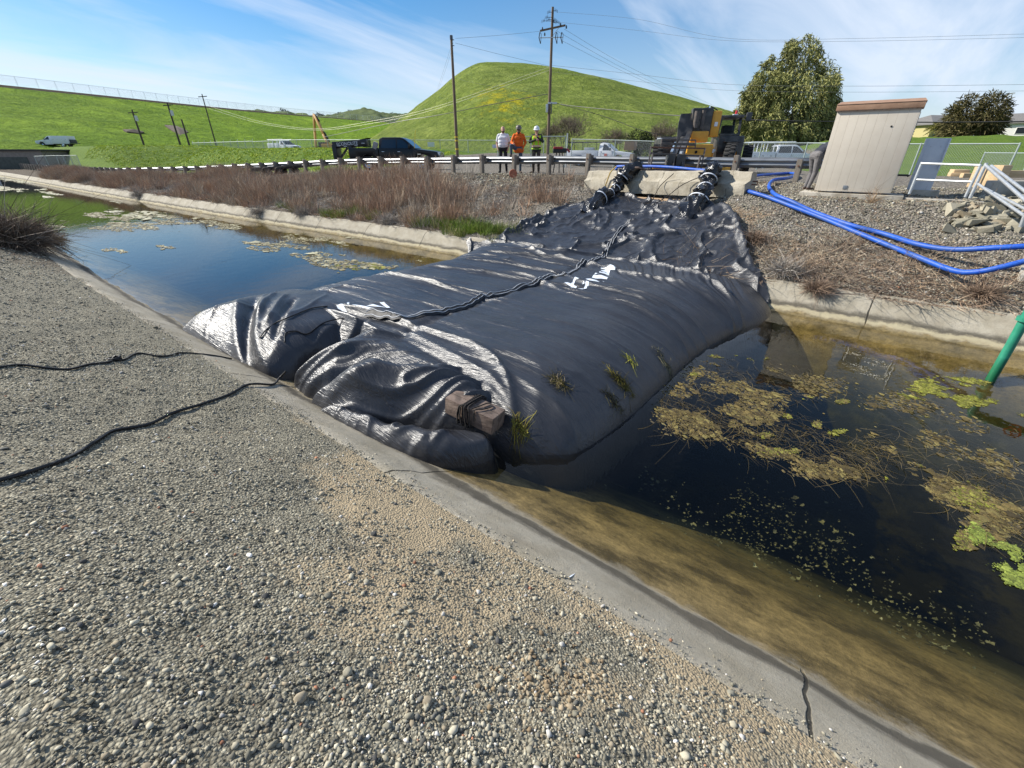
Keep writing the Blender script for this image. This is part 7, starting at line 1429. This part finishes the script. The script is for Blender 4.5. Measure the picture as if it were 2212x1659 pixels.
P4 = pickup('service_truck', 'white service truck half hidden behind the fence left of the trailer', gp_(620, 74, 2.6), YAW-.5, M_whitep, .0, GT, bed=False, chrome=False); boxes(P4, -2.9, -.06, .6, 1.55, 3); rack(P4, -2.6, -.6, 2.05, .85, M_whitep, 'pipe_rack')
p = PD(126, 318.5, 86); P5 = pickup('service_truck', 'white enclosed service truck driving left at the foot of the embankment', Vector((p.x, p.y, p.z)), YAW+math.pi+.1, M_whitep, .0, GT, bed=False, chrome=False); boxes(P5, -3.0, -.06, .6, 1.95, 4)
m = MB(); m.box((-3.3, 0, .72), (.7, 1.9, .10)); m.box((-3.15, 0, 1.05), (.4, 1.4, .6), bev=.05); m.build('rear_gear', M_grey, P5)
# grey roadside cabinet behind the telehandler
T = thing('grey_box', 'plain pale blue-grey metal box standing behind the telehandler fork frame', 'metal box', gp_(1440, 25), YAW); h_ = z_at(T.location, 297)-T.location.z; m = MB(); m.box((0, .4, h_/2), (.95, .8, h_), bev=.02); m.build('body', pmat('pale_grey_blue', (.40, .44, .50), (.46, .50, .56), scale=2, rough=.6), T); m = MB(); m.box((0, -.012, h_*.5), (.80, .02, h_*.9), bev=.006); m.build('door', pmat('pale_grey_door', (.43, .47, .53), rough=.6), T); m = MB(); m.box((0, .4, h_+.02), (1.02, .87, .05), bev=.01); m.build('lid', M_grey, T)
# ---------------------------------------------------------------- telehandler facing the canal
M_cat = pmat('machine_yellow', (.64, .29, .02), (.72, .36, .035), scale=4, rough=.45, bump=.05); M_mblk = pmat('machine_black', (.014, .014, .015), (.034, .032, .030), scale=5, rough=.42, c3=(.085, .075, .065), s3=3); M_steel = pmat('worn_steel', (.05, .045, .042), (.12, .095, .08), scale=9, rough=.6, bump=.2); M_fork = pmat('rusty_fork', (.10, .065, .05), (.17, .12, .095), scale=7, rough=.75, bump=.2)
D0 = 18.6; TH = thing('telehandler', 'yellow and black telehandler with its fork frame lowered over the barrier', 'telehandler', gp_(1515, D0)); Rr = Vector((cT, sT, 0)); Aa = Vector((-sT, cT, 0)); tw = YAW-.16
def tp_(zx, zy, d=D0): return PD(1371+.15*zx, 210+.15*zy, d)-TH.location
u_ = D0/F*.15
RM = Matrix.Rotation(tw, 3, 'Z'); Rx = RM @ Vector((1, 0, 0)); Ry = RM @ Vector((0, 1, 0))
def tbox(nm, zx, zy, size, mat, d=D0, par=None, bev=.02, back=0., rot=None): m = MB(); m.box(tp_(zx, zy, d)+Ry*back, size, rot or RM, bev); return m.build(nm, mat, par or TH)
# chassis, front plate and fender
ch_ = tbox('chassis', 900, 900, (1.15, 4.2, .55), M_cat, back=2.2, bev=.05); tbox('front_plate', 930, 775, (1.05, .16, .50), M_cat, bev=.05); tbox('front_plate_lower', 1080, 800, (.30, .5, .42), M_cat, back=.2, bev=.04)
m = MB(); m.lathe([(0, -.02), (.055, -.02), (.06, 0)], tp_(878, 790)-Ry*.085, 'y', n=16, M=None); m.build('tow_hole', M_under, TH)
tbox('axle_beam', 900, 965, (2.0, .35, .30), M_steel, back=.5, bev=.06); tbox('engine_cover', 560, 760, (.85, 2.6, .95), M_mblk, back=2.3, bev=.08)
# boom: base section running back, head section hanging at the front
m = MB(); m.beam(tp_(1130, 330)+Ry*.1, tp_(1210, 215)+Ry*3.6, .52, .62, .03); bo = m.build('boom', M_cat, TH); m = MB(); m.beam(tp_(1150, 215)+Ry*.2, tp_(1330, 205)+Ry*2.6, .14, .10, .02); m.build('lift_cylinder', M_galv, bo)
tbox('boom_pivot', 930, 570, (.72, .35, .42), M_cat, bev=.05, back=.1); tbox('boom_nose', 1150, 390, (.36, .45, .95), M_cat, bev=.04)
hd_ = tbox('boom_head', 940, 370, (.82, .45, 1.05), M_mblk, bev=.05, back=-.05)
for zx, h_, r_ in ((865, .62, .105), (955, .68, .085)): m = MB(); q = tp_(zx, 330)-Ry*.32; m.tube([q+Vector((0, 0, h_/2)), q-Vector((0, 0, h_/2))], r_, 14); m.build('tilt_cylinder', M_steel, hd_, 60)
m = MB(); q = tp_(1040, 250)-Ry*.36; m.tube([q+Vector((0, 0, .28)), q-Vector((0, 0, .62))-Rx*.12], .035, 10); m.build('chrome_rod', M_chrome, hd_)
for k in range(5):
    m = MB(); a_ = tp_(880+k*40, 215)-Ry*.25; m.tube(spline([a_-Vector((0, 0, .35)), a_+Vector((0, 0, .02+.03*k)), a_+Rx*(.18+.03*k)+Vector((0, 0, .08)), a_+Rx*(.35+.03*k)-Vector((0, 0, .12))], 6), .022, 7); m.build('hydraulic_hose', M_blk, hd_, 60)
m = MB(); P = [tp_(655, 245), tp_(835, 235), tp_(812, 520), tp_(745, 655), tp_(590, 640), tp_(620, 380)]; P2_ = [p+Ry*.10-Ry*.25 for p in P]; P = [p-Ry*.25 for p in P]; n_ = len(P); m.add(P+P2_, [tuple(range(n_))[::-1], tuple(range(n_, 2*n_))]+[(i, (i+1) % n_, n_+(i+1) % n_, n_+i) for i in range(n_)]); pl_ = m.build('head_plate', M_mblk, TH, 0)
tbox('warning_sticker', 678, 620, (.22, .012, .20), pmat('pale_sticker', (.55, .48, .30), rough=.6), par=pl_, back=-.28, bev=0); tbox('warning_symbol', 678, 608, (.07, .012, .06), M_under, par=pl_, back=-.29, bev=0); tbox('white_sticker', 1045, 340, (.10, .012, .13), M_lampw, par=hd_, back=-.30, bev=0)
tbox('decal', 1152, 392, (.13, .012, .16), M_whitep, par=bo, back=-.24, bev=0)
# cab
cb = tbox('cab_base', 1400, 720, (1.05, 1.5, .85), M_mblk, back=1.0, bev=.06)
def cabpost(a, b, r=.05): m = MB(); m.beam(tp_(*a[:2])+Ry*a[2], tp_(*b[:2])+Ry*b[2], r*2, r*2, .01); m.build('cab_pillar', M_mblk, TH)
for a, b in [((1205, 560, .3), (1290, 285, .4)), ((1520, 560, .3), (1570, 285, .4)), ((1560, 580, 1.7), (1590, 290, 1.6)), ((1270, 560, 1.7), (1310, 285, 1.6)), ((1240, 540, .3), (1520, 540, .3))]: cabpost(a, b)
tbox('cab_roof', 1440, 272, (.98, 1.45, .12), M_mblk, back=1.0, bev=.04); m = MB(); a, b, c_, d_ = tp_(1225, 545)+Ry*.33, tp_(1515, 545)+Ry*.33, tp_(1560, 300)+Ry*.42, tp_(1295, 300)+Ry*.42; m.add([a, b, c_, d_], [(0, 1, 2, 3)])
M_cglass = bpy.data.materials.new('clear_glass'); M_cglass.use_nodes = True; nn = M_cglass.node_tree.nodes; ll = M_cglass.node_tree.links; pb = nn['Principled BSDF']; tb_ = nn.new('ShaderNodeBsdfTransparent'); tb_.inputs[0].default_value = (.62, .68, .66, 1); mm_ = nn.new('ShaderNodeMixShader'); mm_.inputs[0].default_value = .16; pb.inputs['Base Color'].default_value = (.02, .025, .025, 1); pb.inputs['Roughness'].default_value = .05; ll.new(tb_.outputs[0], mm_.inputs[1]); ll.new(pb.outputs[0], mm_.inputs[2]); ll.new(mm_.outputs[0], nn['Material Output'].inputs[0])
m.build('windscreen', M_cglass, TH, 0); tbox('seat', 1430, 520, (.45, .4, .7), M_blk, back=1.3, bev=.08)
m = MB(); q = tp_(1400, 530)+Ry*.62; m.lathe([(.17, 0), (.19, .012), (.17, .024)], q, 'z', n=20, M=Matrix.Rotation(.7, 3, 'X')); m.tube([q, q+Ry*-.1-Vector((0, 0, .35))], .025, 8); m.build('steering_wheel', M_blk, TH)
m = MB(); q = tp_(1668, 275)+Ry*.2; m.box(q, (.24, .10, .34), RM, .06); mi_ = m.build('mirror', M_grey, TH); m = MB(); m.tube([q, tp_(1600, 250)+Ry*.3], .02, 6); m.build('mirror_arm', M_blk, mi_)
m = MB(); m.lathe([(0, .10), (.05, .09), (.06, 0), (.06, -.06)], tp_(1545, 205)+Ry*.8, n=14); m.build('beacon', M_lampr, TH, 60); tbox('beacon_base', 1525, 235, (.2, .2, .06), M_lampw, back=.8)
m = MB(); m.lathe([(0, -.05), (.07, -.05), (.08, .06)], tp_(1120, 775)-Ry*.12, 'y', n=14); m.build('work_lamp', M_lampw, TH)
# wheels, turned a little so that the yellow rims show
def bigwheel(c, r, w_, yaw):
    m = MB(); Mz = Matrix.Rotation(yaw, 3, 'Z'); n_ = 32; prof = [(r*.55, -w_/2), (r*.92, -w_/2), (r, -w_*.34), (r, w_*.34), (r*.92, w_/2), (r*.55, w_/2)]; m.lathe(prof, c, 'x', n=n_, M=Mz)
    for k in range(22):
        a = 2*math.pi*k/22
        for s_ in (-1, 1): e = Vector((s_*w_*.24, math.cos(a+s_*.07)*r*1.01, math.sin(a+s_*.07)*r*1.01)); m.box(Vector(c)+Mz @ e, (w_*.46, .055, .07), Mz @ Matrix.Rotation(a, 3, 'X'), .008)
    o = m.build('wheel', M_tyre, TH, 45); m = MB(); m.lathe([(0, w_*.18), (r*.2, w_*.22), (r*.26, w_*.05), (r*.5, w_*.02), (r*.54, w_*.42), (r*.60, w_*.46)], c, 'x', n=24, M=Mz); m.build('rim', M_cat, o, 40)
gz0 = 0.0
def wc(zx, d, r): p = tp_(zx, 800, d); return Vector((p.x, p.y, r-.02))
bigwheel(wc(1385, 18.3, .60), .60, .42, YAW-.55); bigwheel(wc(1625, 20.7, .58), .58, .42, YAW-.42); bigwheel(wc(330, 18.6, .58), .58, .42, YAW-.3); bigwheel(wc(500, 21, .58), .58, .42, YAW-.2)
tbox('fender', 1400, 640, (.62, .9, .06), M_mblk, back=.2, bev=.02); tbox('step_plate', 1285, 1055, (.42, .30, .24), M_cat, d=18.0, bev=.04); tbox('step_plate', 345, 1005, (.48, .25, .12), M_cat, d=18.0, bev=.03)
# quick coupler arms, fork carriage and forks
D1 = 15.6
def fb(nm, a, b, w_, h_, mat=M_steel, par=None, bev=.006, d=D1, d2=None): m = MB(); m.beam(tp_(*a, d), tp_(*b, d2 or d), w_, h_, bev); return m.build(nm, mat, par or TH)
fb('lift_arm', (790, 520), (640, 900), .18, .22, M_mblk, d=18.2, d2=15.9); fb('lift_arm', (700, 600), (560, 860), .16, .20, M_mblk, d=18.0, d2=15.9); fb('coupler', (560, 950), (690, 950), .5, .55, M_mblk, d=15.85); fb('link_cylinder', (590, 660), (530, 800), .09, .09, M_chrome, d=17.6, d2=15.9); fb('link_cylinder', (700, 690), (660, 830), .09, .09, M_galv, d=17.6, d2=15.9)
cr_ = fb('fork_carriage', (205, 1065), (935, 1065), .10, .16, M_fork)
fb('frame_rail', (232, 722), (1012, 738), .05, .05, M_rust, cr_); fb('frame_rail', (222, 810), (1000, 850), .06, .06, M_steel, cr_); fb('frame_rail', (390, 612), (880, 618), .04, .04, M_steel, cr_); fb('frame_rail', (378, 668), (872, 682), .10, .08, M_steel, cr_)
for a, b, w_ in [((232, 722), (192, 1050), .05), ((1014, 738), (950, 1060), .05), ((600, 690), (545, 1060), .04), ((735, 735), (668, 1050), .04), ((390, 612), (378, 722), .035), ((880, 618), (870, 730), .035)]: fb('frame_upright', a, b, w_, w_, M_steel, cr_)
fb('fork_shank', (258, 830), (218, 1055), .05, .17, M_steel, cr_, d=15.55); fb('fork_shank', (945, 860), (890, 1085), .05, .17, M_steel, cr_, d=15.55); fb('fork_shank', (720, 860), (690, 1050), .05, .12, M_steel, cr_, d=15.65)
fb('fork', (225, 1072), (30, 1010), .13, .05, M_fork, d=15.5, d2=14.5); fb('fork', (895, 1100), (690, 1068), .13, .05, M_fork, d=15.5, d2=14.6)
fb('centre_block', (455, 930), (560, 930), .3, .42, M_mblk, cr_, d=15.75)
print('SCENE OBJECTS', len(bpy.data.objects), 'polys', sum(len(o.data.polygons) for o in bpy.data.objects if o.type == 'MESH'))
